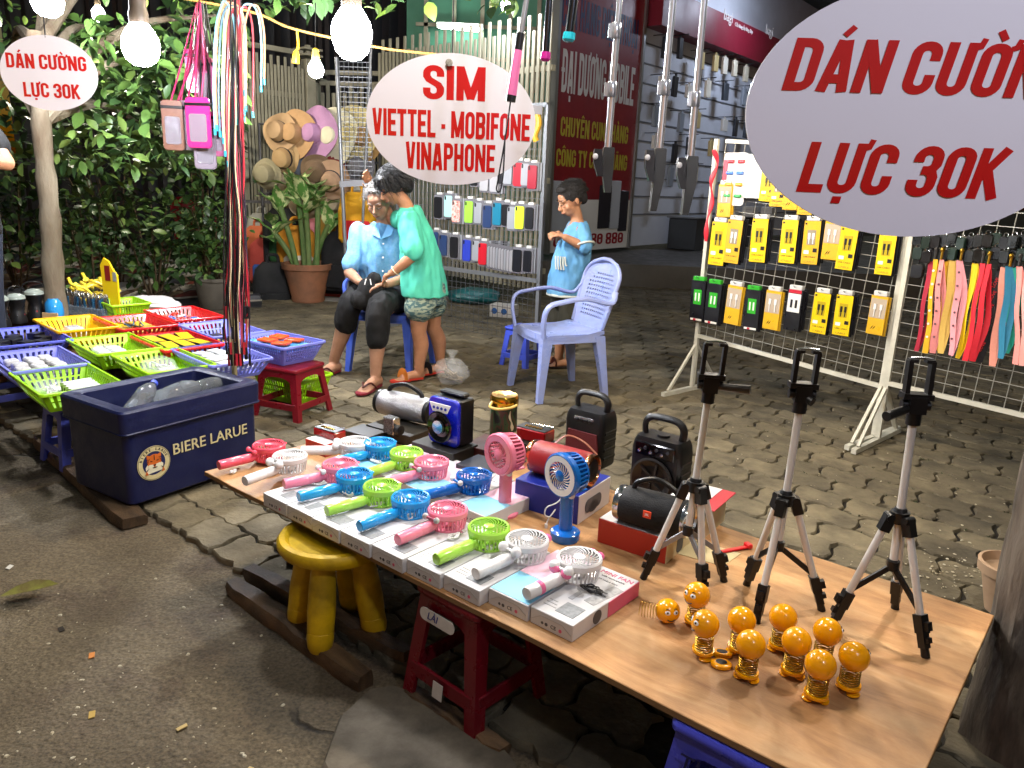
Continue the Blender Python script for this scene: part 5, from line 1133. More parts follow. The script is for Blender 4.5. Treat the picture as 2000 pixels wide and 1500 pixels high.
# goods behind the baskets
zg = .31
bag('white plastic bag behind the red baskets', TR(P(292, 590, zg + .05) - V((0, 0, .05))), .2, .13, .05, mat('bag_white', 'cfcac8', .4, alpha=.85, bump=.5, bs=30), 12)
basket('lime green basket behind the yellow goods', 240, 588, zg + .1, LM, w_=.3, d=.24, h_=.12, rows=2)
t = thing('display_card', 'tall yellow display card with red picture behind the baskets', 'display card', TR(P(222, 612, zg), R(-20)))
b = MB(); b.prism([(-.062, 0), (.062, 0), (.066, .26), (.03, .3), (.0, .35), (-.04, .37), (-.075, .32)], -.006, .006); b.build('card', mat('card_yellow', 'e0bc10', .5), t, TR((0, 0, 0), rx=R(90), rz=R(0)))
box_(t, 'picture', (-.015, -.008, .27), (.045, .002, .1), mat('card_red', '7a1a16', .5), 0); box_(t, 'picture', (.045, -.008, .25), (.03, .002, .06), GRY, 0)
ylp = plastic('yellow_goods', 'e8cc3c', .35)
for i in range(16):
    x = TR(P(188 + rk.uniform(-32, 30), 592 + rk.uniform(-6, 6), zg) + V((0, 0, rk.uniform(0, .17)*1)), rk.uniform(0, 6), rk.uniform(-.6, .6), rk.uniform(-.5, .5)); b = MB()
    b.tube(bez([(-.09, 0, 0), (-.03, .02, .03), (.04, .015, .01), (.09, -.01, .04)], 4), [.011]*13, 8); b.tube([(.04 + .016*math.cos(2*PI*k/10), .016*math.sin(2*PI*k/10) + .02, .02) for k in range(10)], .006, 6, close=True)
    tag(b.build('yellow_hook', ylp, None, x), 'yellow plastic hook piled behind the yellow card', 'hook', 'pile of yellow plastic hooks')
pc = thing('pen_holder', 'clear tray of blue pens standing behind the yellow basket', 'tray', TR(P(176, 616, zg), R(-22))); box_(pc, 'tray', (0, 0, .03), (.34, .1, .06), mat('tray_clear', '8a96a0', .2, alpha=.5), .003)
pbl = [plastic('pen_blue', '25506e', .25), plastic('pen_brown', '4a3630', .3), plastic('pen_slate', '2c3844', .3)]
for i in range(13):
    for j in range(3):
        t = thing('pen', 'upright metallic pen in the clear tray behind the yellow basket', 'pen', pc.matrix_world @ TR((-.15 + .025*i, -.03 + .03*j, .02), 0, rk.uniform(-.1, .1), rk.uniform(-.1, .1)), 'pens standing in the clear tray')
        b = MB(); b.tube([(0, 0, 0), (0, 0, .1)], .0055, 8); b.build('barrel', pbl[(i + j) % 3], t); b = MB(); b.tube([(0, 0, .1), (0, 0, .125), (0, 0, .13)], [.0055, .003, .001], 8); b.build('tip', CHR, t)
def lantern(label, px, py, rz, s=1):
    t = thing('lantern', label, 'lantern', TR(P(px, py, zg), rz, s=s), 'black lanterns at the left edge of the stall')
    b = MB(); b.lathe([(.0, 0), (.05, 0), (.052, .02), (.04, .07), (.036, .1), (.05, .13), (.055, .15)], 20); b.build('body', BK, t)
    b = MB(); b.lathe([(.055, .15), (.052, .165), (.03, .18), (0, .184)], 20, False, False); b.build('lens', mat('lens_glass', '9aa39a', .08, metal=.3), t)
    b = MB(); b.tube(bez([(-.055, 0, .07), (-.065, 0, .15), (-.05, 0, .21), (0, 0, .225), (.05, 0, .21), (.065, 0, .15), (.055, 0, .07)], 4), .004, 6); b.build('handle', BK, t)
    for k in range(5):
        b = MB(); b.ball((.04*math.cos(k*1.25), .04*math.sin(k*1.25), .05), .007, 8, 6); b.build('lamp_bead', CHR if k % 2 else redg, t)
lantern('black lantern with round lens, third from the left edge', 72, 622, .4, 1.05); lantern('black lantern with clear lens, second from the left edge', 36, 630, 1.4); lantern('black lantern at the very left edge of the picture', 2, 640, 2.2, 1.1); lantern('black lantern tipped beside the tray of pens', 122, 600, 2.8, .8)
t = thing('blue_bottle', 'blue bag of goods between the lanterns and the pens', 'bag', TR(P(108, 622, zg))); b = MB(); b.lathe([(.05, 0), (.055, .04), (.05, .1), (.03, .13)], 16); b.build('body', mat('blue_film', '2a86c4', .2, var=.4, vs=12), t)
box_(t, 'card', (0, -.05, .02), (.1, .01, .05), mat('card_tan', 'b59468', .6), .002)
g2 = thing('goods_board', 'low board carrying the lanterns and yellow goods behind the baskets', 'board', TR(P(130, 605, zg), R(-30))); box_(g2, 'sheet', (0, .1, -.012), (1.5, .7, .018), old, .002)
for q in (-.6, .5): box_(g2, 'bearer', (q, .1, -.165), (.12, .5, .285), old, .003)
# ---------------------------------------------------------------- hanging oval signs
SW_ = mat('sign_gloss_white', 'e6e3ea', .16, coat=.6, bump=.06, bs=26); SR = mat('sign_letter_red', 'c4131c', .2, coat=.5)
def oval_sign(label, cx, cy, hw, hh, Y, lines, yaw=0, slant=0):
    c = D(cx, cy, Y); dep = proj(c)[2]; k = dep/F
    t = thing('oval_sign', label, 'sign', TR(c, yaw), 'white oval signs on strings')
    a, b_ = hw*k, hh*k; n = 72
    def ring(s_, y):
        return [(a*s_*math.cos(2*PI*i/n), y + .012*a*(s_*math.cos(2*PI*i/n))**2, b_*s_*math.sin(2*PI*i/n)) for i in range(n)]
    b = MB(); b.loft([ring(1, .002), ring(1, -.002)], True, False); b.loft([ring(1, -.002)] + [ring(q, -.002) for q in (.8, .6, .4, .2, .05)], False, True); b.build('plate', SW_, t, sharp=15)
    for s_, px, py, wpx, cap in lines:
        o = block_text(s_, cap*k, SR, t, slant, width=wpx*k); me = o.data; ox, oz = (px - cx)*k, -(py - cy)*k
        for v in me.vertices: x = v.co.x + ox; v.co = (x, -.0022 - v.co.z + .012*a*(x/a)**2, v.co.y + oz)
        me.update()
    b = MB(); b.tube([(0, 0, b_*.93), (.002, .002, b_*.93 + .2), (.004, .004, b_*.93 + .9)], .0011*max(1, Y*.7), 5); b.build('string', mat('string_dark', '17171c', .7), t)
    return t
oval_sign('huge white oval sign DÁN CƯỜNG LỰC 30K cut by the right edge', 1796, 222, 334, 236, 1.0, [('DÁN CƯỜNG', 1806, 140, 543, 96), ('LỰC 30K', 1783, 330, 392, 97)], R(-3), .16)
oval_sign('white oval sign lettered SIM VIETTEL MOBIFONE VINAPHONE in the centre', 881, 235, 165, 122, 2.05, [('SIM', 886, 167, 120, 62), ('VIETTEL - MOBIFONE', 882, 243, 308, 50), ('VINAPHONE', 881, 304, 176, 52)], R(2))
oval_sign('small white oval sign lettered DÁN CƯỜNG LỰC 30K beside the left tree', 96, 143, 89, 69, 3.8, [('DÁN CƯỜNG', 93, 123, 146, 27), ('LỰC 30K', 98, 175, 104, 27)], R(8))
t = thing('tape', 'crumpled clear tape holding the string on the SIM sign', 'tape', TR(D(877, 122, 2.035))); b = MB(); b.ball((0, 0, 0), .008, 9, 6, 1.2, .3, 1.1); b.build('tape_wad', mat('tape_pale', '9a988e', .3, bump=.8, bs=120), t, sharp=10)

# ---------------------------------------------------------------- selfie sticks
STL = mat('stick_steel', 'b8bbc2', .2, metal=.65); HOLD = plastic('holder_grey', '2a2c2b', .4); HK = plastic('holder_black', '121214', .4)
def stick(label, top, bot, r, Y, tip=None, collars=(), holder=None, mat_=STL, handle=None):
    a, c_ = D(*top, Y), D(*bot, Y); ax = (a - c_).normalized(); a = a + ax*.28
    t = thing('selfie_stick', label, 'selfie stick', TR(c_), 'selfie sticks hung from the line'); inv = M.Translation(-c_)
    def mk(): b = MB(); b.mx(inv); return b
    b = mk(); L_ = (a - c_).length; segs = sorted([0] + [((D(*q, Y) - c_).length)/L_ for q in collars] + [1])
    for i in range(len(segs) - 1):
        p, q = c_.lerp(a, segs[i]), c_.lerp(a, segs[i+1]); b.tube([p, q], r*(1 - .12*i), 14)
    b.build('shaft', mat_, t)
    for q in collars: m_ = D(*q, Y); b = mk(); b.tube([m_ - ax*.014, m_ - ax*.012, m_ + ax*.012, m_ + ax*.014], [r*1.15, r*1.35, r*1.35, r*1.15], 14); b.bar(m_ - ax*.012 - V((r*1.6, 0, 0)), m_ + ax*.012 - V((r*1.6, 0, 0)), .008, .006); b.build('collar', STL, t)
    if tip: b = mk(); b.tube([c_ - ax*.014, c_ - ax*.01, c_ + ax*.002], [r*1.0, r*1.5, r*1.4], 14); b.build('tip', tip, t)
    if handle:
        m0 = D(*handle[0], Y); m1 = D(*handle[1], Y); b = mk(); b.tube([m0, m1], [r*1.6, r*1.9], 14); b.build('grip', handle[2], t)
        b = mk(); b.tube([m0 + ax*.03, m0], r*1.6, 14); b.build('grip_end', HK, t); b = mk(); b.tube([m1, m1 - ax*.012], r*1.9, 14); b.build('grip_end', HK, t)
        b = mk(); l0 = m1 - ax*.012; b.tube(bez([l0, l0 + V((-.008, 0, -.07)), l0 + V((-.018, 0, -.14)), l0 + V((-.021, 0, -.163)), l0 + V((-.014, 0, -.165)), l0 + V((-.009, 0, -.13)), l0 + V((-.008, 0, -.06))], 5), .0016, 6); b.build('wrist_strap', mat('string_dark', '17171c', .7), t)
    if holder:
        h0, h1, h2 = [D(*q, Y) for q in holder]; b = mk(); b.loft([[p + V((s_*w_, -.012 + .024*q, 0)) for s_, q in ((-1, 0), (1, 0), (1, 1), (-1, 1))] for p, w_ in ((h0, .0095), (h0.lerp(h1, .06), .0105), (h1, .0105), (h1.lerp(h2, .5), .008), (h2, .006))]); b.build('phone_holder', HOLD, t)
        b = mk(); q = h0 + V((-.021, -.004, -.004)); e = h1.lerp(h0, .3) + V((-.02, -.004, .0)); b.loft([[p + V((s_*w_, -.01 + .02*k_, 0)) for s_, k_ in ((-1, 0), (1, 0), (1, 1), (-1, 1))] for p, w_ in ((q, .007), (q.lerp(e, .5), .0085), (e, .008), (e + V((.006, 0, -.025)), .005))]); b.build('clamp_jaw', HK, t)
        b = mk(); b.ball(q + V((-.005, -.0125, -.014)), .0052, 10, 7, 1, .3, 1.1); b.build('pad', FM['white'], t)
    return t
YS = 1.55
stick('selfie stick with pink grip and wrist strap in front of the SIM sign', (1030, -10), (1014, 88), .005, YS, handle=((1012, 98), (999, 186), plastic('grip_pink', 'f07ab0', .35)))
stick('thin dark selfie stick with magenta tip beside the red signboard', (1074, -10), (1066, 104), .0065, YS, tip=plastic('tip_magenta', 'c02a8c', .2), mat_=mat('stick_dark', '4a4d55', .2, metal=1))
stick('short selfie stick with glowing looking teal tip before the red signboard', (1122, -10), (1112, 66), .008, YS, tip=mat('tip_teal', '2ab4c4', .08, coat=.6), mat_=mat('stick_dark', '4a4d55', .2, metal=1))
stick('steel selfie stick with grey phone holder in front of the red signboard', (1211, -10), (1187, 290), .0068, YS, collars=((1203, 60), (1195, 175)), holder=((1189, 288), (1186, 332), (1186, 376)))
stick('steel selfie stick with grey phone holder, middle one of the three large sticks', (1316, -10), (1288, 292), .0068, YS, collars=((1299, 172),), holder=((1290, 290), (1286, 345), (1274, 412)))
stick('steel selfie stick with grey phone holder nearest the white cable rack', (1377, -10), (1349, 305), .0068, YS, collars=((1358, 194),), holder=((1352, 305), (1347, 360), (1336, 420)))
# line they all hang from
t = thing('overhead_line', 'thin dark line strung above the stall holding sticks and signs', 'line', TR((0, 0, 0)))
b = MB(); b.tube([(-2.5, 3.95, 2.55), (-1.2, 2.75, 2.5), (.2, 1.7, 2.3), (.55, 1.3, 2.25), (1.2, .9, 2.3)], .003, 6); b.build('wire', mat('string_dark', '17171c', .7), t)
t = thing('orange_rope', 'orange rope slung across the top left, empty lamp socket hanging from it', 'rope', TR((0, 0, 0)))
pts = [D(q[0], q[1], 5.2) for q in ((-60, -60), (250, -20), (480, 20), (560, 52), (640, 72), (760, 96), (900, 110))]
b = MB(); b.tube(bez(pts, 4), .008, 6); b.build('rope', mat('rope_ochre', '9a7434', .8), t)
q = D(580, 56, 5.2); b = MB(); b.tube(bez([q, q + V((.004, 0, -.1)), D(578, 100, 5.2)], 4), .008, 6); b.tube([D(578, 100, 5.2), D(578, 106, 5.2), D(577, 124, 5.2)], [.014, .022, .024], 10); b.build('lamp_socket', plastic('socket_yellow', 'd8a418', .4), t)

# ---------------------------------------------------------------- bundles of hanging cords, pouches
YC = 3.35
cols = ['141216', '1a161a', 'a8202c', '141216', 'b04858', '141216', 'c9b58e', '7a1a24', '2a2030', '141216', 'b02a34', '141216']
cmats = [mat('cord_' + c_, c_, .4) for c_ in cols]
t0 = thing('cord_rod', 'beige upright pole behind the hanging cords', 'pole', TR(P(452, 742))); pz = D(448, 20, YC + .12); q = D(452, 700, YC + .12)
t0.matrix_world = TR((q.x, q.y, 0)); b = MB(); b.tube([(0, 0, 0), (pz.x - q.x, 0, 2.35)], .012, 10); b.build('tube', mat('pole_beige', 'a39a78', .5), t0)
rn = random.Random(44)
for i in range(34):
    xo = rn.uniform(-21, 23); yo = rn.uniform(-.04, .04); k = i % len(cols); lo = rn.choice((620, 690, 700, 712, 660))
    pts = []
    for j, py in enumerate((-30, 80, 200, 330, 420, 520, 600, lo)):
        w_ = (.45, .6, .75, .8, .8, .95, 1.15, 1.0)[j]
        p = D(455 + py*.011 + xo*w_ + rn.uniform(-5, 5), py, YC + yo); pts.append(p)
    t = thing('charging_cord', '%s charging cord hanging in the bundle above the ice box' % {'141216': 'black', '1a161a': 'black', 'a8202c': 'red', 'b04858': 'rose', 'c9b58e': 'cream', '7a1a24': 'wine red', '2a2030': 'dark violet', 'b02a34': 'bright red'}[cols[k]], 'cord', TR(pts[-1]), 'long cords hanging in a bundle'); x = M.Translation(-pts[-1])
    b = MB(); b.mx(x); b.tube(bez(pts, 3), .0032, 6); b.build('cord_line', cmats[k], t)
    b = MB(); b.mx(x); b.tube([pts[-1] + V((0, 0, .05)), pts[-1] - V((0, 0, .005))], .0055, 8); b.build('plug', cmats[0] if i % 3 else cmats[2], t)
lc = [('8cc8de', 420, 258), ('d99a6a', 424, 250), ('e0c9a0', 437, 275), ('9ad0e2', 462, 238), ('e4b088', 476, 232), ('5a7a8a', 430, 262), ('d8c48a', 440, 300), ('b8404a', 446, 320)]
for i, (c_, px, py) in enumerate(lc):
    px2 = px + (44 if i % 2 else 36); pts = [D(px, py, YC - .02), D(px - 3, py - 90, YC - .02), D(px + 1, 60, YC - .03), D(px + 10, 18, YC - .03), D((px + px2)/2, 2 + i*2, YC - .03), D(px2 - 6, 18, YC - .03), D(px2 + 4, 70, YC - .02), D(px2 + 4, py - 40 - 8*i, YC - .02)]
    t = thing('looped_cable', 'pale %s cable looped over the top of the cord bundle' % ['blue', 'orange', 'cream', 'sky blue', 'peach', 'slate', 'straw', 'red'][i], 'cable', TR(pts[0]), 'cables looped over the cord bundle'); x = M.Translation(-pts[0])
    b = MB(); b.mx(x); b.tube(bez(pts, 4), .0042, 7); b.build('cable_line', mat('loop_' + c_, c_, .35), t)
    for e in (0, -1): b = MB(); b.mx(x); b.tube([pts[e] + V((0, 0, .012)), pts[e] - V((0, 0, .012))], .0062, 8); b.build('plug', mat('plug_teal', '2aa0b4', .3), t)
# swim pouches
def pouch(label, px, py, w_, h_, m, Y, rz=0, frame=None):
    c = D(px, py, Y); t = thing('swim_pouch', label, 'pouch', TR(c, rz), 'waterproof pouches hung by their straps')
    b = MB(); b.prism(rrect(w_, h_, .016), -.006, .006, .003); b.build('sleeve', m, t, TR((0, 0, 0), rx=R(90)))
    b = MB(); b.prism(rrect(w_*.72, h_*.55, .01), .0062, .0078); b.build('window', CLR2, t, TR((0, 0, -h_*.1), rx=R(90)))
    b = MB(); b.box((0, 0, h_*.36), (w_*1.08, .016, .016), .004); b.build('clasp', frame or HK, t)
    b = MB(); tp = D(394 + (px - 394)*.25, 5, Y) - c; b.tube([(-.01, 0, h_*.36), tp*.5 + V((-.014, 0, 0)), tp, tp*.5 + V((.02, 0, 0)), (.015, 0, h_*.36)], .004, 6); b.build('neck_strap', mat('strap_' + str(len(MATS)), rn.choice(('b02a5a', '16161a', 'd0508a')), .5), t)
    return t
CLR2 = mat('pouch_clear', '9c98a2', .08, alpha=.45, coat=.6, bump=.5, bs=60)
MAG = plastic('pouch_magenta', 'c2307c', .25, coat=.4); PPK2 = plastic('pouch_pale_pink', 'a85a80', .25, coat=.4); TAN = mat('pouch_tan', '84604e', .35, var=.6, vs=20, dark='6a3a34'); GRC = plastic('pouch_grey', '8a808c', .25, coat=.4)
pouch('tan patterned pouch at the left of the hanging pouches', 338, 245, .085, .2, TAN, YC, .2); pouch('pale pouch behind the tan one', 358, 245, .08, .2, GRC, YC + .03, .1)
pouch('magenta waterproof pouch with clear window in front of the others', 388, 240, .105, .2, MAG, YC - .03, -.1); pouch('pink pouch hung high at the back of the magenta ones', 385, 140, .09, .17, MAG, YC + .05, .3); pouch('pink pouch hung at the right of the high magenta one', 402, 160, .08, .19, PPK2, YC + .04, -.3)
pouch('clear grey pouch lowest of the hanging pouches', 400, 285, .09, .19, GRC, YC + .01, .15); pouch('pale pink pouch at the right beside the looped cables', 422, 262, .09, .18, PPK2, YC + .02, -.2)
b = MB(); 
t = thing('string_tassel', 'thin reddish strings knotted above the pouches', 'string', TR(D(392, 50, YC)))
for i in range(12): e = D(375 + i*3.4, 112 + (i*37) % 30, YC) - D(392, 50, YC); b.tube([(0, 0, .3), (0, 0, .05), e*.5 + V((.005*math.sin(i), 0, 0)), e], .003, 5)
b.build('strings', mat('tassel_wine', '6a2238', .6), t)
# ---------------------------------------------------------------- white wire racks
RW = plastic('rack_white', 'c9c6b6', .4, var=.3, dark='7a7464'); WIRE = mat('rack_wire', 'a9a79c', .35, metal=.4)
def wire_grid(t, x0, x1, z0, z1, step, m, r=.0016, y=0):
    b = MB(); n = int(round((x1-x0)/step)); k = int(round((z1-z0)/step))
    for i in range(n + 1): x = x0 + (x1-x0)*i/n; b.bar((x, y, z0), (x, y, z1), r*2, r*2)
    for i in range(k + 1): z = z0 + (z1-z0)*i/k; b.bar((x0, y - r*2, z), (x1, y - r*2, z), r*2, r*2)
    o = b.build('wire_grid', m, t); o['kind'] = 'stuff'; return o
def white_rack(label, o, dr, L_, z0, z1, tilt):
    a = math.atan2(dr.y, dr.x); t = thing('wire_rack', label, 'rack', M.Translation((o.x, o.y, 0)) @ M.Rotation(a, 4, 'Z'))
    S = M.Translation((0, 0, z0)) @ M.Rotation(tilt, 4, 'Y') @ M.Translation((0, 0, -z0))
    def bar(name, p, q, w_=.022): b = MB(); b.mx(S); b.bar(p, q, w_, w_, (0, 1, 0)); return b.build(name, RW, t)
    bar('rail', (0, 0, z0), (L_, 0, z0)); bar('rail', (0, 0, z1), (L_, 0, z1))
    for x in (0, L_):
        q = math.tan(tilt)*x
        b = MB(); b.bar((x, 0, z1 - q + .01), (x, 0, .03), .024, .024, (0, 1, 0)); b.build('post', RW, t)
        b = MB(); b.bar((x, -.3, .014), (x, .3, .014), .026, .026); b.build('foot', RW, t)
        for s_ in (-1, 1): b = MB(); b.bar((x, s_*.01, .3), (x, s_*.25, .03), .016, .016); b.build('foot_brace', RW, t)
    g = wire_grid(t, 0, L_, z0, z1, .066, WIRE); g.data.transform(S)
    return t
RO = V((1.178, 4.87, 0)); RD = V((math.cos(R(-49)), math.sin(R(-49)), 0)); RN = V((RD.y, -RD.x, 0))
if RN.y > 0: RN = -RN
tr = R(3.2)
white_rack('white wire display rack hung with boxed cables', RO, RD, 1.2, .365, 1.56, tr)
RO2 = RO + RD*1.235 + RN*.03; RD2 = V((math.cos(R(-46)), math.sin(R(-46)), 0))
white_rack('white wire display rack hung with bright lanyards, cut by the right edge', RO2, RD2, 1.15, .33, 1.5, R(2))
def onrack(px, py, off=.03): return PL(px, py, RO + RN*off, RN)
ra = math.atan2(RD.y, RD.x)
Y1 = mat('cable_box_yellow', 'd8b60e', .35, var=.12, vs=30, dark='b08a10'); Y2 = mat('cable_box_amber', 'cda022', .35, var=.12, vs=30); HW = plastic('hanger_white', 'c4c4c0', .4); KB = plastic('cable_box_black', '16161a', .35); KG = mat('cable_box_green', '2f9a28', .35); CW = plastic('cable_white', 'd6d4d0', .4)
WIN = mat('box_window', '8f8676', .2, var=.3, vs=40); LAB = mat('price_label', 'd9d6cc', .5)
def cable_box(label, px, py, style, hpx=80, wpx=30, n=3):
    c = onrack(px, py, .06); k = proj(c)[2]/F; h_ = hpx*k; w_ = wpx*k*1.12
    t = thing('cable_box', label, 'box', TR(c, ra + .04*math.sin(px*.7), 0, .03*math.sin(px*1.3)), 'boxed cables hung on the wire rack')
    body = dict(y=Y1, a=Y2, k=KB, c=Y2, r=KB)[style]
    side = KB if style in 'yakr' else Y2
    for i in range(n):
        b = MB(); b.box((.006*i, .014*i + .005, .004*i*(-1)**i), (w_, .011, h_), .0012); b.build('carton', side if i else side, t)
    box_(t, 'front_panel', (0, -.0012, 0), (w_*.98, .0015, h_*.985), body, 0)
    b = MB(); b.box((0, .012, h_*.5 + .012), (w_*.8, .03, .026), .003); b.build('hang_tab', HW if style != 'k' else (KG if px not in (1365,) else HW), t)
    b = MB(); b.tube([(0, .06, h_*.5 + .018), (0, -.02, h_*.5 + .016), (0, -.028, h_*.5 + .024)], .0022, 6); b.build('hook', mat('hook_steel', '70726f', .3, metal=.9), t)
    if style in 'ya':
        box_(t, 'window', (.0, -.0026, h_*.12), (w_*.5, .0012, h_*.34), WIN if style == 'a' else mat('box_window_yellow', 'a8921a', .3), 0)
        for s_ in (-1, 1):
            box_(t, 'plug_picture', (s_*w_*.12, -.004, h_*.15), (w_*.14, .002, h_*.14), KB if style == 'y' else CW, .0008); box_(t, 'plug_picture', (s_*w_*.12, -.004, h_*.03), (w_*.05, .002, h_*.12), KB if style == 'y' else CW, 0)
        box_(t, 'price_label', (-w_*.22, -.003, -h_*.22), (w_*.3, .001, h_*.08), LAB, 0); box_(t, 'badge', (w_*.28, -.003, -h_*.17), (w_*.24, .001, h_*.09), KB, 0); box_(t, 'badge', (-w_*.38, -.003, h_*.43), (w_*.12, .001, h_*.04), KB, 0)
        text('USB CABLE', .011, KB, t, TR((0, -.0024, -h_*.33), rx=PI/2), depth=.0004, fat=.01, sx=w_/.075); text('CABLE', .013, mat('box_ink_gold', '8a7420', .5), t, TR((0, -.0024, -h_*.44), rx=PI/2), depth=.0004, fat=.015, sx=w_/.06)
    elif style == 'k':
        box_(t, 'window', (0, -.0026, h_*.1), (w_*.55, .0012, h_*.36), KG, 0)
        for s_ in (-1, 1): box_(t, 'plug', (s_*w_*.12, -.004, h_*.1), (w_*.1, .002, h_*.2), CW, .0008)
        box_(t, 'price_label', (0, -.0026, -h_*.45), (w_*.8, .0012, h_*.05), LAB, 0); box_(t, 'price_mark', (-w_*.1, -.0036, -h_*.45), (w_*.18, .0008, h_*.045), mat('carton_crimson', 'b21d32', .4), 0)
    elif style == 'c':
        box_(t, 'window', (0, -.0026, h_*.18), (w_*.92, .0012, h_*.5), mat('blister', 'b8a894', .15, alpha=.8), 0)
        for s_ in (-1, 1): box_(t, 'plug', (s_*w_*.18, -.005, h_*.22), (w_*.16, .004, h_*.14), CW, .001); box_(t, 'plug', (s_*w_*.18, -.005, h_*.06), (w_*.05, .004, h_*.2), CW, 0)
        for q in (-1, 1): b = MB(); b.prism([(-.008, -.012), (.002, -.002), (-.003, -.001), (.008, .012), (-.001, .003), (.004, .002)], 0, .0008); b.build('bolt_mark', KB, t, TR((-w_*.12 + q*.006, -.0022, -h_*.32), rx=PI/2))
    else:
        box_(t, 'window', (0, -.0026, h_*.18), (w_*.8, .0012, h_*.45), CW, .0004); box_(t, 'red_cap', (0, -.0028, h_*.46), (w_*.8, .0012, h_*.08), mat('carton_crimson', 'b21d32', .4), 0)
        for s_ in (-1, 1): box_(t, 'plug', (s_*w_*.15, -.004, h_*.16), (w_*.14, .002, h_*.2), KB, .0006)
    return t
row2 = [(1402, 476, 'y'), (1432, 472, 'a'), (1482, 470, 'y'), (1540, 472, 'y'), (1584, 474, 'a'), (1624, 470, 'c'), (1654, 485, 'y'), (1730, 495, 'y')]
nth = ['first', 'second', 'third', 'fourth', 'fifth', 'sixth', 'seventh', 'eighth', 'ninth', 'tenth']
stl = dict(y='yellow', a='amber', k='black and green', c='clear fronted', r='black and white')
for i, (px, py, s_) in enumerate(row2): cable_box('%s cable box, %s from left in the rack\'s upper full row' % (stl[s_], nth[i]), px, py, s_, 84 if i != 5 else 74, 31)
row3 = [(1362, 588, 'k'), (1392, 594, 'k'), (1432, 596, 'c'), (1468, 606, 'k'), (1508, 606, 'c'), (1549, 606, 'r'), (1602, 612, 'y'), (1646, 616, 'y'), (1713, 616, 'c')]
for i, (px, py, s_) in enumerate(row3): cable_box('%s cable box, %s from left in the rack\'s lower row' % (stl[s_], nth[i]), px, py, s_, 80 if s_ != 'c' else 76, 30, 3 if i % 2 else 2)
row1 = [(1500, 362, 'y'), (1520, 372, 'a'), (1545, 378, 'c'), (1574, 388, 'a'), (1415, 392, 'c')]
for i, (px, py, s_) in enumerate(row1): cable_box('%s cable box, %s in the top row of the rack under the big sign' % (stl[s_], nth[i]), px, py, s_, 62, 28, 2)
# blister cards with capsules, red strap on the post
t = thing('blister_card', 'white and red card of capsule shaped lighters at the top of the rack', 'card', TR(onrack(1434, 350, .05), ra))
b = MB(); b.prism(rrect(.16, .3, .02), 0, .003); b.build('card', mat('card_white', 'c9c7c2', .4), t, TR((0, 0, 0), rx=PI/2)); box_(t, 'red_edge', (-.065, -.004, -.02), (.03, .002, .26), mat('carton_crimson', 'b21d32', .4), 0)
for i in range(4):
    for j in range(2):
        b = MB(); b.tube([(-.02, 0, 0), (.02, 0, 0)], .01, 10); b.build('capsule', plastic('cap_' + ['c8404a', '4a7ac8', 'd8a030', '3aa050'][i], ['c8404a', '4a7ac8', 'd8a030', '3aa050'][i], .3), t, TR((-.028 + .07*j, -.01, .1 - .065*i)))
t = thing('blister_card', 'plain white card hanging beside the capsule card', 'card', TR(onrack(1476, 345, .055), ra)); b = MB(); b.prism(rrect(.13, .24, .012), 0, .003); b.build('card', mat('card_white', 'c9c7c2', .4), t, TR((0, 0, 0), rx=PI/2)); box_(t, 'amber_edge', (.05, -.004, -.02), (.022, .002, .2), Y2, 0)
t = thing('red_strap', 'crumpled red strap hanging from the left post of the white rack', 'strap', TR(onrack(1390, 360, .06)))
b = MB(); b.tube(bez([(-.01, 0, .2), (.02, -.01, .12), (-.005, 0, .02), (.012, 0, -.1), (-.006, 0, -.22), (.0, 0, -.34)], 5), [.012 + .006*math.sin(i*.9) for i in range(26)], 7, flat=.4); b.build('band', mat('strap_red', 'b81a2a', .45), t)
# lanyards
def onrack2(px, py, off=.03): return PL(px, py, RO2 + RN*off, RN)
lan = [(1818, 507, 1790, 686, '9c1a30'), (1826, 506, 1808, 690, 'd8a418'), (1838, 507, 1822, 690, 'e08a86'), (1848, 506, 1835, 686, 'e0a820'), (1862, 509, 1835, 690, 'd8b25a'), (1876, 509, 1856, 694, 'e89aa0'), (1905, 514, 1870, 700, 'e6bc10'), (1918, 514, 1886, 705, 'cc1c2c'), (1930, 515, 1900, 706, 'c01828'), (1950, 530, 1912, 708, '1a1a1e'), (1962, 522, 1936, 715, 'e89a86'), (1972, 520, 1952, 700, '2a7a9a'), (1980, 522, 1966, 690, '2aa08a'), (1990, 520, 1984, 712, 'e89088'), (2004, 520, 1998, 715, 'e4a49a')]
ln_names = ['crimson', 'yellow daisy', 'salmon', 'amber', 'straw', 'rose pink with printed rings', 'bright yellow', 'bright red', 'red behind the bright one', 'black lettered', 'peach', 'blue', 'teal', 'coral', 'pale coral']
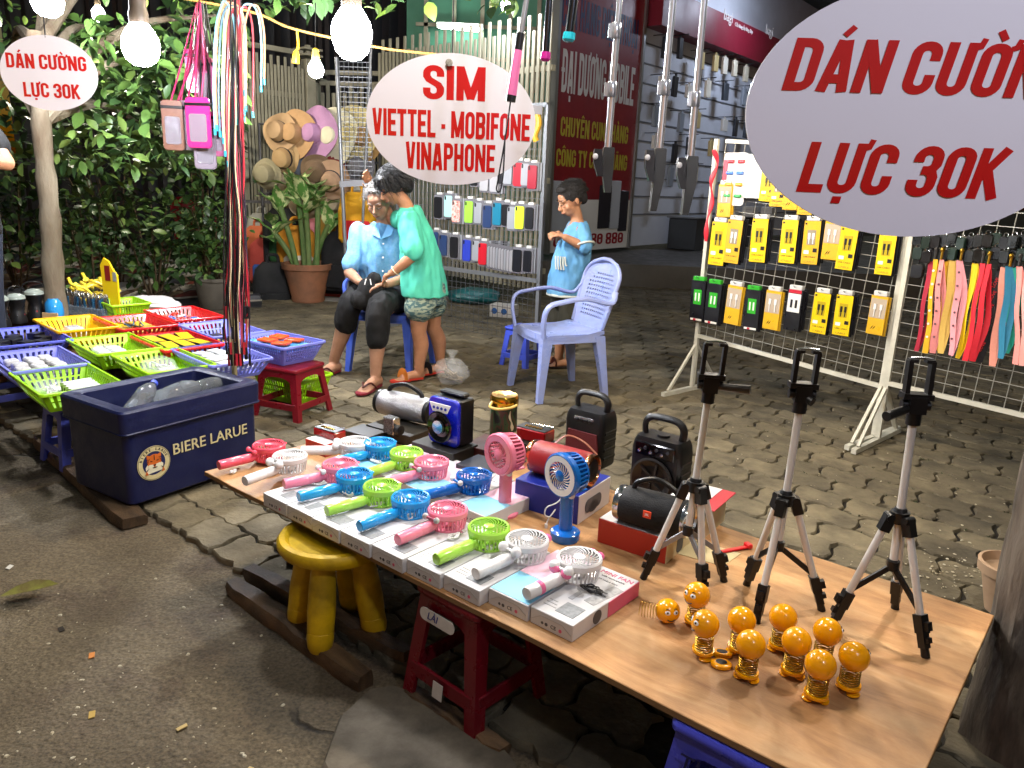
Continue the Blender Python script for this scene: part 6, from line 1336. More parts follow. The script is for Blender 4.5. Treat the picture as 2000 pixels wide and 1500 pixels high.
for i, (x0, y0, x1, y1, c_) in enumerate(lan):
    a = onrack2(x0, y0, .06 + .012*(i % 3)); e = onrack2(x1, y1, .05 + .012*(i % 3)); w_ = .026
    t = thing('lanyard', '%s lanyard hanging on the right hand wire rack' % ln_names[i], 'lanyard', TR(a), 'lanyards hung on the right hand rack')
    d = e - a; m_ = mat('lanyard_' + c_, c_, .55, var=.15, vs=60); rt = RD2*w_
    for s_, off in ((0, V((0, 0, 0))), (1, RD2*.022 + RN*-.012)):
        b = MB(); rings = []
        for k in range(11):
            q = k/10; p = d*q + off*math.sin(q*PI)*1.2 + RD2*(.004*math.sin(k + i)); yw_ = .5*math.sin(i + q*2.2)
            v = RD2*(w_/2*math.cos(yw_)) + RN*(w_/2*math.sin(yw_)); rings.append([p - v, p + v, p + v - RN*.0012, p - v - RN*.0012])
        b.loft(rings); b.build('strap_side', m_, t)
        if ln_names[i].startswith(('black', 'yellow d', 'rose', 'salmon')) and s_ == 0:
            for k in range(6):
                p = d*(.12 + .14*k) + RN*.004 + off*math.sin((.12 + .14*k)*PI)
                if c_ == '1a1a1e': text('LOVE', .02, mat('lanyard_print_red', 'c01c20', .5), t, M.Translation(p) @ M.Rotation(math.atan2(RD2.y, RD2.x), 4, 'Z') @ M.Rotation(PI/2, 4, 'X') @ M.Rotation(R(72), 4, 'Z'), depth=.0006, fat=.015)
                else: b = MB(); b.lathe([(.0035, 0), (.0055, 0), (.0055, .0008), (.0035, .0008)] if c_ != 'd8a418' else [(0, 0), (.006, 0), (.006, .0008), (0, .0008)], 10); b.build('print', mat('lanyard_print_dark', '5a3a40', .5) if c_ != 'd8a418' else LAB, t, M.Translation(p) @ M.Rotation(math.atan2(RD2.y, RD2.x), 4, 'Z') @ M.Rotation(PI/2, 4, 'X'))
    b = MB(); b.tube([V((0, 0, .045)), V((0, 0, .0))], .006, 8); b.ball((0, 0, .045), .011, 10, 7, 1, .5, 1.2); b.build('clasp', [KB, GM, mat('clasp_gold', 'a8842c', .3, metal=.9)][i % 3], t)
for i in range(26):
    px, py = 1792 + (i % 13)*17, 468 + (i//13)*26 + (i*7) % 9; c = onrack2(px, py, .05 + .01*(i % 3)); k = ['0a0c0b', '11231a', '0c0d10', '16191a'][i % 4]
    t = thing('key_pouch', '%s key pouch hanging above the lanyards' % ['black', 'dark green', 'blue black', 'dark grey'][i % 4], 'pouch', TR(c, ra + .3*math.sin(i)), 'dark key pouches above the lanyards')
    b = MB(); b.prism(rrect(.045, .06, .012), -.009, .009, .004); b.build('pouch_body', plastic('pouch_' + k, k, .35), t, TR((0, 0, 0), rx=PI/2)); b = MB(); b.tube([(.01*math.cos(q*.7), 0, .036 + .01*math.sin(q*.7)) for q in range(9)], .0018, 5, close=True); b.build('ring', CHR, t)
t = thing('key_pouch', 'black square earphone pouch hanging at the left of the lanyards', 'pouch', TR(onrack2(1792, 530, .05), ra)); b = MB(); b.prism(rrect(.06, .07, .016), -.014, .014, .005); b.build('pouch_body', KB, t, TR((0, 0, 0), rx=PI/2)); b = MB(); b.tube([(0, 0, .035), (0, 0, .09)], .004, 6); b.build('loop', KB, t)

# ---------------------------------------------------------------- grey cage of phone cases
CGM = mat('cage_grey', '7d8084', .4, metal=.5, var=.3)
co = D(1052, 575, 5.75); CDv = V((math.cos(R(141)), math.sin(R(141)), 0)); CN = V((-CDv.y, CDv.x, 0))
if CN.y > 0: CN = -CN
cg = thing('case_cage', 'grey wire stand hung with rows of phone cases behind the girl', 'rack', M.Translation((co.x, co.y, 0)) @ M.Rotation(R(141), 4, 'Z'))
ztop = PL(1058, 205, co, CN).z; zbot = PL(1046, 548, co, CN).z; Lc = 1.55
for x in (0, Lc): b = MB(); b.bar((x, 0, 0), (x, 0, ztop), .03, .03, (0, 1, 0)); b.build('post', CGM, cg); b = MB(); b.bar((x, -.25, .015), (x, .25, .015), .03, .03); b.build('foot', CGM, cg)
for z in (ztop, zbot): b = MB(); b.bar((0, 0, z), (Lc, 0, z), .03, .03, (0, 1, 0)); b.build('rail', CGM, cg)
wire_grid(cg, 0, Lc, zbot, ztop, .05, CGM, .0016); o = wire_grid(cg, 0, Lc, .08, zbot, .05, mat('cage_dark', '3a3c40', .5), .0016)
ca2 = R(141) + PI
def oncage(px, py, off=.03): return PL(px, py, co + CN*off, CN)
pc_ = dict(red='b51a2a', crimson='8a1428', green='8ac440', teal='1a6a84', navy='24365a', black='17181c', lime='c4dc30', mint='9accc4', white='98979a', grey='8a8d92', blue='2a3aa0', pat='c04838')
PCM = {k: mat('phone_case_' + k, v, .3, coat=.3, **(dict(var=.9, vs=40, dark='e0d8d0') if k == 'pat' else {})) for k, v in pc_.items()}
PSL = mat('pack_sleeve', '76757a', .15, alpha=.75, coat=.4)
def phone_case(label, px, py, c_, stack=2, w_=.085, h_=.165, yaw=.12):
    p = oncage(px, py, .05); t = thing('phone_case_pack', label, 'phone case', TR(p, ca2 + yaw), 'phone cases hung on the grey cage')
    for i in range(stack): box_(t, 'sleeve', (.012*i + .004, .014*i + .004, 0), (w_*1.15, .004, h_*1.2), PSL if i % 2 == 0 else PCM['grey' if i % 4 == 1 else 'black'], .001)
    b = MB(); b.prism(rrect(w_*.92, h_, .014), -.004, .004, .002); b.build('case', PCM[c_], t, TR((0, -.004, -.004), rx=PI/2))
    if w_ > .07: b = MB(); b.prism(rrect(.014, .03, .006), .004, .0055); b.build('camera_hole', PCM['black'], t, TR((-w_*.3, -.004, h_*.36), rx=PI/2)); box_(t, 'hang_tab', (.01, .012, h_*.64), (w_*.6, .03, .02), HW, .003)
c1 = [(1040, 345, 'crimson', 4), (1012, 340, 'red', 5), (992, 336, 'grey', 4), (966, 352, 'white', 3), (946, 350, 'white', 3)]
c2 = [(1015, 424, 'lime', 6), (1000, 425, 'grey', 2), (971, 417, 'teal', 5), (952, 422, 'navy', 3), (916, 413, 'green', 4), (891, 412, 'pat', 2), (876, 402, 'mint', 3), (856, 404, 'black', 5)]
c3 = [(1010, 508, 'black', 6), (943, 495, 'red', 10), (912, 488, 'blue', 4), (887, 482, 'black', 3), (866, 478, 'navy', 3)]
for rw, lst in (('top', c1), ('middle', c2), ('bottom', c3)):
    for i, (px, py, c_, n) in enumerate(lst): phone_case('%s phone case pack, %s from the right in the %s row of the cage' % ({'pat': 'red patterned'}.get(c_, c_), nth[i], rw), px, py, c_, n)
for px, py, c_, n in ((934, 418, 'grey', 3), (988, 422, 'black', 3), (1034, 428, 'black', 4), (930, 492, 'grey', 3), (1030, 512, 'black', 4), (850, 474, 'navy', 3), (1026, 343, 'grey', 3), (980, 340, 'black', 3), (926, 344, 'black', 3)):
    phone_case('%s phone case pack wedged behind its neighbours near %s of the cage' % (c_, 'the right post' if px > 1010 else 'the middle' if px > 920 else 'the left end'), px, py - 3, c_, n, .075, .155)
for i in range(9):
    phone_case('thin white phone case sleeve in the bottom row of the cage', 958 + i*5.4, 500 + i*1.1, 'white' if i % 3 else 'grey', 1, .06, .16, .95)
t = thing('yellow_tassel', 'clear bag of yellow cords at the top right of the phone case cage', 'bag', TR(oncage(1048, 250, .05))); b = MB(); b.tube(bez([(0, 0, .1), (.015, 0, .03), (-.01, 0, -.05), (.005, 0, -.09)], 4), [.022]*13, 8); b.build('cords', mat('cords_yellow', 'c89a20', .5, var=.4, vs=60), t); box_(t, 'bag_top', (0, -.02, .12), (.07, .004, .06), PSL, .001)
# goods at the foot of the cage
bag('teal plastic sheet bundled at the foot of the cage', TR(P(925, 592)), .28, .2, .09, mat('sheet_teal', '0f5a5e', .35, bump=.6, bs=25), 21, 'plastic_bundle', cat='bundle')
t = carton2('drink_carton', 'white carton with blue marks lying at the foot of the cage', 984, 618, R(-20), (.24, .16, .12), mat('carton_offwhite', 'd6d3d0', .45), z=0)
for k in range(2):
    b = MB(); b.lathe([(.018, 0), (.03, 0), (.03, .001), (.018, .001)], 16); b.build('blue_mark', mat('mark_blue', '2a62a8', .5), t, TR((-.07 + .1*k, -.0808, .06), rx=PI/2))
bag('knotted clear plastic bag of scraps on the paving beside the girl', TR(P(882, 748)), .11, .09, .09, CLR, 31, knot=True, inner=mat('scraps', 'a89a86', .7, var=.6, vs=30))
# grey pole and mesh panel beside the hats
mp = thing('mesh_panel', 'grey wire mesh panel on a bent pipe pole in front of the hats', 'rack', TR((0, 0, 0)))
YM = 6.9; p0, p1, p2 = D(657, 112, YM), D(668, 350, YM), D(678, 556, YM); b = MB(); b.tube([V((p2.x + .02, YM, 0)), p2, p1, p0], .016, 10); b.build('pole', CGM, mp)
b = MB(); b.tube([D(672, 470, YM), D(700, 520, YM - .1), V((D(706, 540, YM).x, YM - .2, 0))], .012, 8); b.build('strut', CGM, mp)
q0, q1 = D(664, 360, YM), D(728, 356, YM); b = MB(); b.bar(q0, q1, .035, .05); b.build('rail', CGM, mp); b = MB(); b.tube([D(726, 60, YM), D(712, 350, YM), V((D(700, 550, YM).x, YM, 0))], .012, 8); b.build('pole', CGM, mp)
b = MB(); xa, xb = D(664, 200, YM).x, D(726, 200, YM).x; za, zb = q0.z, D(664, 120, YM).z
for i in range(8): x = xa + (xb-xa)*i/7; b.bar((x, YM, za), (x, YM, zb), .005, .005)
for i in range(26): z = za + (zb-za)*i/25; b.bar((xa, YM - .005, z), (xb, YM - .005, z), .005, .005)
o = b.build('mesh', CGM, mp); o['kind'] = 'stuff'

# ---------------------------------------------------------------- plastic armchairs
def armchair(label, p, rz, m, name='plastic_armchair'):
    t = thing(name, label, 'chair', TR(p, rz))          # faces local -y
    sw, sd, sh = .44, .42, .41
    b = MB(); n = 10; rings = []
    for i in range(n + 1):
        y = -sd/2 + sd*i/n; z = sh - .02*math.sin(min(1, i/n*1.1)*PI) + (-.03 if i == 0 else 0) + .01*(i/n); hw = sw/2*(.9 + .1*math.cos((i/n - .35)*2))
        rings.append([(-hw + 2*hw*k/8, y, z - .012*math.sin(k/8*PI)) for k in range(9)] + [(hw - 2*hw*k/8, y, z - .022 - .012*math.sin(k/8*PI)) for k in range(9)])
    b.loft(rings); b.build('seat', m, t)
    b = MB(); rings = []                                  # skirt
    for z, e in ((sh - .005, 0), (sh - .055, .006)):
        rings.append([(x*(sw + e*2)/sw*.99, y, z) for x, y in rrect(sw*.98, sd, .06)])
    b.loft(rings, False, False); b.loft([[(x*.97, y*.97, z) for x, y, z in r] for r in rings], False, False); b.build('skirt', m, t)
    for sx in (-1, 1):
        for sy, ft in ((-1, -.04), (1, .06)):
            x0, y0 = sx*(sw/2 - .03), sy*(sd/2 - .035); x1, y1 = x0 + sx*.03, y0 + ft
            b = MB(); b.loft([[(xx + a*w_, yy + c_*w_*1.1, zz) for a, c_ in ((-1, -1), (1, -1), (1.1, 0), (1, 1), (-1, 1))] for xx, yy, zz, w_ in ((x1, y1, 0, .016), ((x0+x1)/2, (y0+y1)/2, sh*.5, .022), (x0, y0, sh - .02, .03))]); b.build('leg', m, t)
    # backrest with rows of small holes
    H_ = .43; nx, nz = 33, 34; vsx = []
    def bp(i, k, o):
        s_ = -1 + 2*i/nx; q = k/nz; hw = (sw/2 - .035)*(1 + .16*math.sin(q*PI*.6))*(1 if q < .72 else math.sqrt(max(0, 1 - ((q - .72)/.285)**2))*.98 + .02)
        return (s_*hw, sd/2 - .02 + .12*q + .035*(1 - s_*s_)*(.4 + q*.6) + o, sh - .01 + H_*q)
    b = MB(); vv = [bp(i, k, 0) for k in range(nz + 1) for i in range(nx + 1)] + [bp(i, k, .006) for k in range(nz + 1) for i in range(nx + 1)]; off = (nx + 1)*(nz + 1); ff = []
    for k in range(nz):
        for i in range(nx):
            hole = 5 < k < 28 and 5 <= i < 28 and i % 2 == 1 and k % 2 == 0 and abs(i - 16) < 13 - max(0, k - 22)
            if hole: continue
            a = k*(nx+1) + i; ff.append((a, a + 1, a + nx + 2, a + nx + 1)); ff.append((a + off, a + nx + 1 + off, a + nx + 2 + off, a + 1 + off))
    b.add(vv, ff); b.build('backrest', m, t)
    rimp = [bp(0, k, .003) for k in range(2, nz + 1, 2)] + [bp(nx, k, .003) for k in range(nz, 1, -2)]; b = MB(); b.tube(rimp, .012, 8); b.build('back_rim', m, t)
    for sx in (-1, 1):
        top = V(bp(nx if sx > 0 else 0, 20, .003)); pts = [top, top + V((sx*.035, -.05, -.06)), V((sx*(sw/2 + .025), .05, sh + .215)), V((sx*(sw/2 + .03), -.1, sh + .2)), V((sx*(sw/2 + .025), -.19, sh + .175)), V((sx*(sw/2 + .01), -.215, sh + .1)), V((sx*(sw/2 - .01), -.2, sh - .02))]
        b = MB(); b.tube(bez(pts, 5), .019, 8, flat=.62); b.build('armrest', m, t)
    return t
CHM = plastic('chair_lilac_blue', '8796cc', .34, var=.45, vs=10, dark='8a8894')
armchair('empty lilac blue plastic armchair with perforated back in the middle of the paving', P(1085, 772) + V((.0, .09, 0)), R(-66), CHM)
plastic_stool('small violet blue plastic stool behind the empty armchair', P(1000, 712) + V((.07, .02, 0)), R(-35), .28, .2, .26, BLU)
# ---------------------------------------------------------------- people
def limb(b, pts, rr, n=12, s=4):
    p = bez(pts, s); k = len(pts) - 1; r = []
    for i in range(len(p)):
        t = min(i/s, k - 1e-6); a = int(t); r.append(rr[a] + (rr[a+1] - rr[a])*(t - a))
    b.tube(p, r, n); b.ball(pts[0], rr[0], 12, 8); b.ball(pts[-1], rr[-1], 12, 8)
def trunk(b, rows, n=20):
    rings = []
    for c, rx, ry, yaw in rows:
        c = V(c); u = V((math.cos(yaw), math.sin(yaw), 0)); v = V((-u.y, u.x, 0))
        rings.append([c + u*rx*math.cos(2*PI*i/n) + v*ry*math.sin(2*PI*i/n) for i in range(n)])
    b.loft(rings)
def head_shape(b, x, s=1.0, chin=1.0):
    """face looks to local -y"""
    o = b.x; b.mx(o @ x @ M.Scale(s, 4))
    b.ball((0, .012, .03), .083, 20, 14, .9, 1.08, 1.02); b.ball((0, -.03, -.035), .058, 16, 10, .95, .85, 1.0)
    b.ball((0, -.042, -.075*chin), .03, 12, 8, 1.1, .8, .75); b.ball((0, -.05, .04), .05, 14, 9, 1.05, .62, .7)
    for q in (-1, 1):
        b.ball((q*.036, -.05, -.022), .03, 12, 8, .9, .75, .9); b.ball((q*.078, .012, -.005), .02, 10, 8, .32, .75, 1.25); b.ball((q*.032, -.072, .022), .017, 10, 6, 1.2, .5, .45)
    b.tube([(0, -.078, .014), (0, -.092, -.012), (0, -.1, -.024)], [.009, .011, .013], 8); b.ball((0, -.093, -.027), .015, 10, 7, 1.2, .9, .7)
    b.ball((0, -.084, -.05), .016, 10, 6, 1.5, .5, .35); b.ball((0, -.082, -.059), .014, 10, 6, 1.35, .55, .4)
    b.mx(o)
def face_marks(t, x, s, browm, lipm, lash):
    for q in (-1, 1):
        b = MB(); b.mx(x @ M.Scale(s, 4)); b.tube(bez([(q*.014, -.081, .003), (q*.026, -.0865, -.0005), (q*.04, -.079, .003), (q*.046, -.0715, .006)], 4), .0026, 6, flat=.8); b.build('eyelid_line', lash, t)
        b = MB(); b.mx(x @ M.Scale(s, 4)); b.tube(bez([(q*.013, -.086, .028), (q*.03, -.085, .034), (q*.05, -.068, .03)], 4), [.003, .0032, .0034, .0034, .0034, .003, .0026, .002, .001][:9], 6, flat=.7); b.build('eyebrow', browm, t)
    b = MB(); b.mx(x @ M.Scale(s, 4)); b.tube(bez([(-.021, -.082, -.054), (-.008, -.0915, -.053), (0, -.0915, -.0545), (.008, -.0915, -.053), (.021, -.082, -.054)], 3), .0021, 6); b.build('lip_line', lipm, t)
def hand(b, wrist, dr, up, L_=.16, curl=.6, r=.0085, spread=.3, thumb=1):
    d = V(dr).normalized(); u = V(up); u = (u - d*u.dot(d)).normalized(); s_ = d.cross(u)
    w_ = V(wrist); pl = L_*.48
    b.tube([w_, w_ + d*pl*.5, w_ + d*pl], [L_*.15, L_*.19, L_*.18], 10, flat=.55); b.ball(w_, L_*.15, 10, 7)
    for i in range(4):
        q = (i - 1.5); base = w_ + d*pl*.92 + s_*q*L_*.105; ln = L_*(.5, .55, .52, .4)[i]; c_ = curl*(1 + .15*i)
        p1 = base + (d*math.cos(c_*.5) - u*math.sin(c_*.5) + s_*q*spread*.12)*ln*.42; p2 = p1 + (d*math.cos(c_*1.3) - u*math.sin(c_*1.3))*ln*.32; p3 = p2 + (d*math.cos(c_*2) - u*math.sin(c_*2))*ln*.26
        b.tube([base - d*.01, base, p1, p2, p3], [r*1.1, r*1.1, r, r*.92, r*.75], 8); b.ball(p3, r*.75, 8, 6)
    tb = w_ + d*pl*.3 + s_*thumb*L_*.15; p1 = tb + (d*.6 + s_*thumb*.7 - u*.3).normalized()*L_*.24; p2 = p1 + (d*.9 - u*.4).normalized()*L_*.2
    b.tube([tb, p1, p2], [r*1.35, r*1.15, r*.85], 8); b.ball(p2, r*.85, 8, 6)
def foot(b, heel, toe, L_, r, toes=True):
    h_ = V(heel); d = (V(toe) - h_); d.z = 0; d.normalize(); s_ = V((-d.y, d.x, 0)); z = V((0, 0, 1))
    b.tube([h_ + z*r*1.05 + d*.0, h_ + d*L_*.35 + z*r*1.0, h_ + d*L_*.72 + z*r*.7], [r*1.05, r*1.02, r*.8], 10); b.ball(h_ + z*r, r*1.05, 10, 8)
    b.tube([h_ + d*L_*.5 + z*r*.65, h_ + d*L_*.75 + z*r*.55], [r*1.15, r*1.05], 10, flat=.6)
    for i in range(5):
        q = i - 2; p = h_ + d*L_*(.78 - .02*abs(q)) + s_*q*r*.46; b.tube([p - d*.02 + z*r*.5, p + z*r*.48, p + d*L_*.16 + z*r*.32], [r*.3, r*.28, r*.22], 8); b.ball(p + d*L_*.17 + z*r*.32, r*.24, 8, 6)
def sandal(t, heel, toe, L_, w_, m, strapm, slide=False):
    h_ = V(heel); d = (V(toe) - h_); d.z = 0; d.normalize(); s_ = V((-d.y, d.x, 0))
    pts = [(-.02, -.36), (-.05, 0), (-.02, .36), (.3, .36), (.65, .5), (.92, .4), (1.04, .1), (1.02, -.2), (.92, -.42), (.65, -.5), (.3, -.36)]
    b = MB(); b.loft([[h_ + d*L_*p + s_*w_*q + V((0, 0, z)) for p, q in pts] for z in (.001, .012)][::-1]); b.build('sandal_sole', m, t)
    b = MB()
    if slide: b.tube(bez([h_ + d*L_*.62 - s_*w_*.5 + V((0, 0, .01)), h_ + d*L_*.6 - s_*w_*.3 + V((0, 0, w_*.62)), h_ + d*L_*.6 + s_*w_*.3 + V((0, 0, w_*.62)), h_ + d*L_*.62 + s_*w_*.5 + V((0, 0, .01))], 5), .03, 8, flat=.18)
    else:
        a = h_ + d*L_*.8 + V((0, 0, w_*.42))
        for q in (-1, 1): b.tube(bez([a, h_ + d*L_*.6 + s_*q*w_*.3 + V((0, 0, w_*.62)), h_ + d*L_*.38 + s_*q*w_*.44 + V((0, 0, .012))], 5), .006, 7)
    b.build('sandal_strap', strapm, t)
def wrinkle(o, amp, sc_, seed=0, stretch=(1, 1, .45)):
    me = o.data; vc = [v.co.copy() for v in me.vertices]; vn = [v.normal.copy() for v in me.vertices]; out = []
    for c, nn_ in zip(vc, vn):
        q = noise.noise((c.x*sc_*stretch[0] + seed, c.y*sc_*stretch[1], c.z*sc_*stretch[2])); q2 = noise.noise((c.x*sc_*2.7 + seed, c.y*sc_*2.7, c.z*sc_*1.1))
        out += list(c + nn_*amp*(q + .45*q2 - .25*abs(q)))
    me.vertices.foreach_set('co', out); me.update()
def skin(name, c, dk): return mat(name, c, .56, var=.5, vs=14, dark=dk, bump=.15, bs=90, sss=.06)
SK1 = skin('skin_tan', 'a67c62', '86604a'); SK2 = skin('skin_warm', 'ac7a5a', '8c6046'); SK3 = skin('skin_light_brown', 'ac7c5c', '8c6046')
LASH = mat('lash', '1c1210', .7); LIP = mat('lip', '7a3f36', .5); BROWG = mat('brow_grey', '6a625a', .8); BROWK = mat('brow_black', '1a1512', .8)
HAIRK = mat('hair_black', '08080a', .5, bump=.4, bs=160, stretch=(1, 1, .25)); HAIRG = mat('hair_grey', '8d8a86', .6, var=.7, vs=30, dark='3d3a38', bump=.8, bs=160, stretch=(1, 1, .25))
def fabric(n, c, **k): k.setdefault('var', .2); k.setdefault('vs', 12); k.setdefault('bump', .25); k.setdefault('bs', 220); return mat(n, c, .82, **k)

def strands(t, x, n, m, L_, r=.092, lo=-.02, drop=.75, seed=1, front=-.06, w=.0012):
    rn_ = random.Random(seed); b = MB(); b.mx(x); k = 0
    while k < n:
        a = rn_.uniform(0, 2*PI); e = rn_.uniform(-.15, PI/2); d = V((math.cos(e)*math.cos(a)*.95, math.cos(e)*math.sin(a)*1.06, math.sin(e)))
        p = V((0, .022, .042)) + d*r
        if p.y < front and p.z < .1: continue
        k += 1; ll = L_*rn_.uniform(.6, 1.2); tan = (V((d.x, d.y, 0)).normalized()*(.6 if e > .6 else .15) + V((0, .25, -drop)) + V((rn_.gauss(0, .25), rn_.gauss(0, .25), rn_.gauss(0, .15)))).normalized()
        q = p + tan*ll*.5 + d*.004; s_ = p + tan*ll + d*.002 - V((0, 0, ll*.1)); b.tube([p - d*.004, q, s_], [w, w, w*.3], 4, cap=False)
    o = b.build('hair_strands', m, t); o['kind'] = 'stuff'
# --- seated woman
CH2 = plastic('chair_blue', '3f5cc0', .36, var=.3, dark='6a74a0')
armchair('blue plastic armchair the elderly woman sits in', (-.84, 5.17, 0), R(-14), CH2)
t = thing('person', 'elderly woman in light blue shirt and black trousers sitting, opening a black bag', 'person', TR((-.95, 4.95, 0)), 'people at the stall'); inv = M.Translation((.95, -4.95, 0))
b = MB(); b.mx(inv)
pel = V((-.87, 5.14, .5)); nk = V((-.862, 5.02, .99)); shl = V((-1.025, 5.06, .93)); shr = V((-.69, 5.06, .93))
trunk(b, [(pel + V((0, 0, -.07)), .15, .12, -.1), (pel + V((0, 0, .02)), .165, .13, -.1), ((-.868, 5.13, .66), .15, .115, -.1), ((-.866, 5.09, .82), .16, .11, -.1), ((-.864, 5.06, .93), .14, .085, -.1), ((-.862, 5.04, .985), .06, .055, -.1)])
hx1 = TR((-.878, 4.965, 1.115), R(-16), R(26))
limb(b, [(-.862, 5.045, .96), (-.866, 5.015, 1.04), (-.872, 4.99, 1.09)], [.05, .046, .05]); head_shape(b, hx1, 1.0)
# legs
kl = V((-1.045, 4.86, .475)); kr = V((-.83, 4.63, .475)); al = V((-1.18, 4.92, .085)); ar_ = V((-.845, 4.6, .09))
for s_, k_, a_, hp in ((-1, kl, al, pel + V((-.09, 0, -.02))), (1, kr, ar_, pel + V((.08, -.03, -.02)))):
    limb(b, [hp, hp.lerp(k_, .5) + V((0, 0, .02)), k_], [.085, .078, .06]); limb(b, [k_, k_.lerp(a_, .35) + V((0, .012, 0)), k_.lerp(a_, .75), a_], [.058, .06, .042, .034])
hl, tl = V((-1.165, 4.945, .012)), V((-1.262, 4.7, .012)); hr_, tr_ = V((-.838, 4.625, .012)), V((-.91, 4.36, .012))
foot(b, hl, tl, .225, .034); foot(b, hr_, tr_, .225, .034)
# arms
el = V((-1.085, 5.0, .665)); er = V((-.63, 4.98, .67)); wl_ = V((-.985, 4.82, .63)); wr_ = V((-.8, 4.76, .63))
limb(b, [shl, shl.lerp(el, .5), el], [.05, .046, .038]); limb(b, [el, el.lerp(wl_, .5), wl_], [.038, .034, .026]); hand(b, wl_, V((.9, -.35, -.1)), V((0, -.3, 1)), .155, .7, thumb=-1)
limb(b, [shr, shr.lerp(er, .5), er], [.05, .046, .038]); limb(b, [er, er.lerp(wr_, .5), wr_], [.038, .034, .026]); hand(b, wr_, V((-.9, -.3, -.1)), V((0, -.3, 1)), .155, .7)
body1 = remesh(b, 'body', SK1, t, .0065, 2)
face_marks(t, inv @ hx1, 1.0, BROWG, LIP, LASH)
b = MB(); b.mx(inv @ hx1)
b.ball((0, .026, .042), .088, 20, 14, .93, 1.03, 1.0); b.ball((0, .07, -.02), .06, 14, 10, 1.1, .8, .9); b.ball((0, .1, -.02), .035, 12, 8)
for q in (-1, 1): b.ball((q*.062, -.01, .04), .03, 10, 8, .5, 1.2, 1.2)
b.ball((0, -.03, .1), .04, 12, 8, 1.5, .8, .4)
hr1 = remesh(b, 'hair', HAIRG, t, .006, 2); wrinkle(hr1, .003, 60, 2); strands(t, inv @ hx1, 900, HAIRG, .05, .09, seed=2, front=-.045, drop=.3)
b = MB(); b.mx(inv)
trunk(b, [((-.872, 5.13, .47), .195, .16, -.1), ((-.87, 5.125, .6), .185, .145, -.1), ((-.868, 5.09, .74), .18, .135, -.1), ((-.866, 5.06, .87), .185, .115, -.1), ((-.864, 5.05, .945), .15, .085, -.1), ((-.862, 5.045, .985), .078, .068, -.1)])
for sh_, e_ in ((shl, el), (shr, er)): limb(b, [sh_ + V((0, 0, -.005)), sh_.lerp(e_, .5), sh_.lerp(e_, .78)], [.06, .063, .066])
shirt = remesh(b, 'shirt', fabric('shirt_light_blue', '5f9fd4', var=.35, vs=70, dark='9cc4e4'), t, .009, 2); wrinkle(shirt, .018, 13, 4)
b = MB(); b.mx(inv)
for q in (-1, 1): b.prism([(0, 0), (q*.055, .015), (q*.06, .05), (q*.02, .075)][::q], 0, .004); 
col = None
for q in (-1, 1):
    b = MB(); b.mx(inv @ TR((-.862, 4.955, .93), R(-6), R(62))); b.prism([(q*.004, -.045), (q*.062, -.02), (q*.07, .03), (q*.03, .055)][::q], 0, .006); b.build('collar', shirt.data.materials[0], t)
for k in range(4):
    b = MB(); b.lathe([(0, 0), (.0055, 0), (.0055, .002), (0, .0025)], 10); b.build('button', FM['white'], t, inv @ TR((-.855, 4.952 - .012*k + (.02 if k == 3 else 0), .86 - .085*k), R(-6), R(90 - 6)))
b = MB(); b.mx(inv); TRS = fabric('trousers_black', '060608', var=.3)
trunk(b, [(pel + V((0, .01, -.1)), .17, .15, -.1), (pel + V((0, 0, 0)), .185, .155, -.1), (pel + V((0, 0, .09)), .175, .14, -.1)])
limb(b, [pel + V((-.09, 0, -.01)), pel.lerp(kl, .55) + V((-.04, 0, .03)), kl + V((0, 0, .01)), kl.lerp(al, .3)], [.096, .088, .079, .08]); limb(b, [pel + V((.08, -.03, -.01)), pel.lerp(kr, .55) + V((.05, 0, .03)), kr + V((0, 0, .01)), kr.lerp(ar_, .42)], [.096, .088, .079, .078])
b.ball((-.9, 4.95, .5), .1, 14, 9, 1.3, 1.3, .7)
tr1 = remesh(b, 'trousers', TRS, t, .009, 2); wrinkle(tr1, .013, 13, 9)
RS = plastic('sandal_maroon', '7a2430', .5); RST = mat('strap_brown', '4a2018', .6); sandal(t, inv @ hl, inv @ tl, .25, .088, RS, RST); sandal(t, inv @ hr_, inv @ tr_, .25, .088, RS, RST)
# the bag in her lap
bg2 = thing('black_bag', 'black cloth bag with white zip pulls held by the woman and the girl', 'bag', TR((-.9, 4.76, .55)))
b = MB(); b.ball((0, 0, .03), .095, 16, 11, 1.0, .62, .95); b.ball((.02, -.01, .1), .05, 12, 9, 1.0, .7, 1.1); b.ball((-.06, 0, -.02), .07, 12, 9); b.ball((.05, 0, -.03), .075, 12, 9)
o = remesh(b, 'bag_body', fabric('bag_black', '0b0b0d', bump=.4), bg2, .008, 2); wrinkle(o, .008, 20, 3)
for q in (-1, 1): b = MB(); b.tube([(q*.012 - .005, -.062, .115), (q*.02 - .005, -.07, .08)], .0045, 7, flat=.5); b.build('zip_pull', FM['white'], bg2)

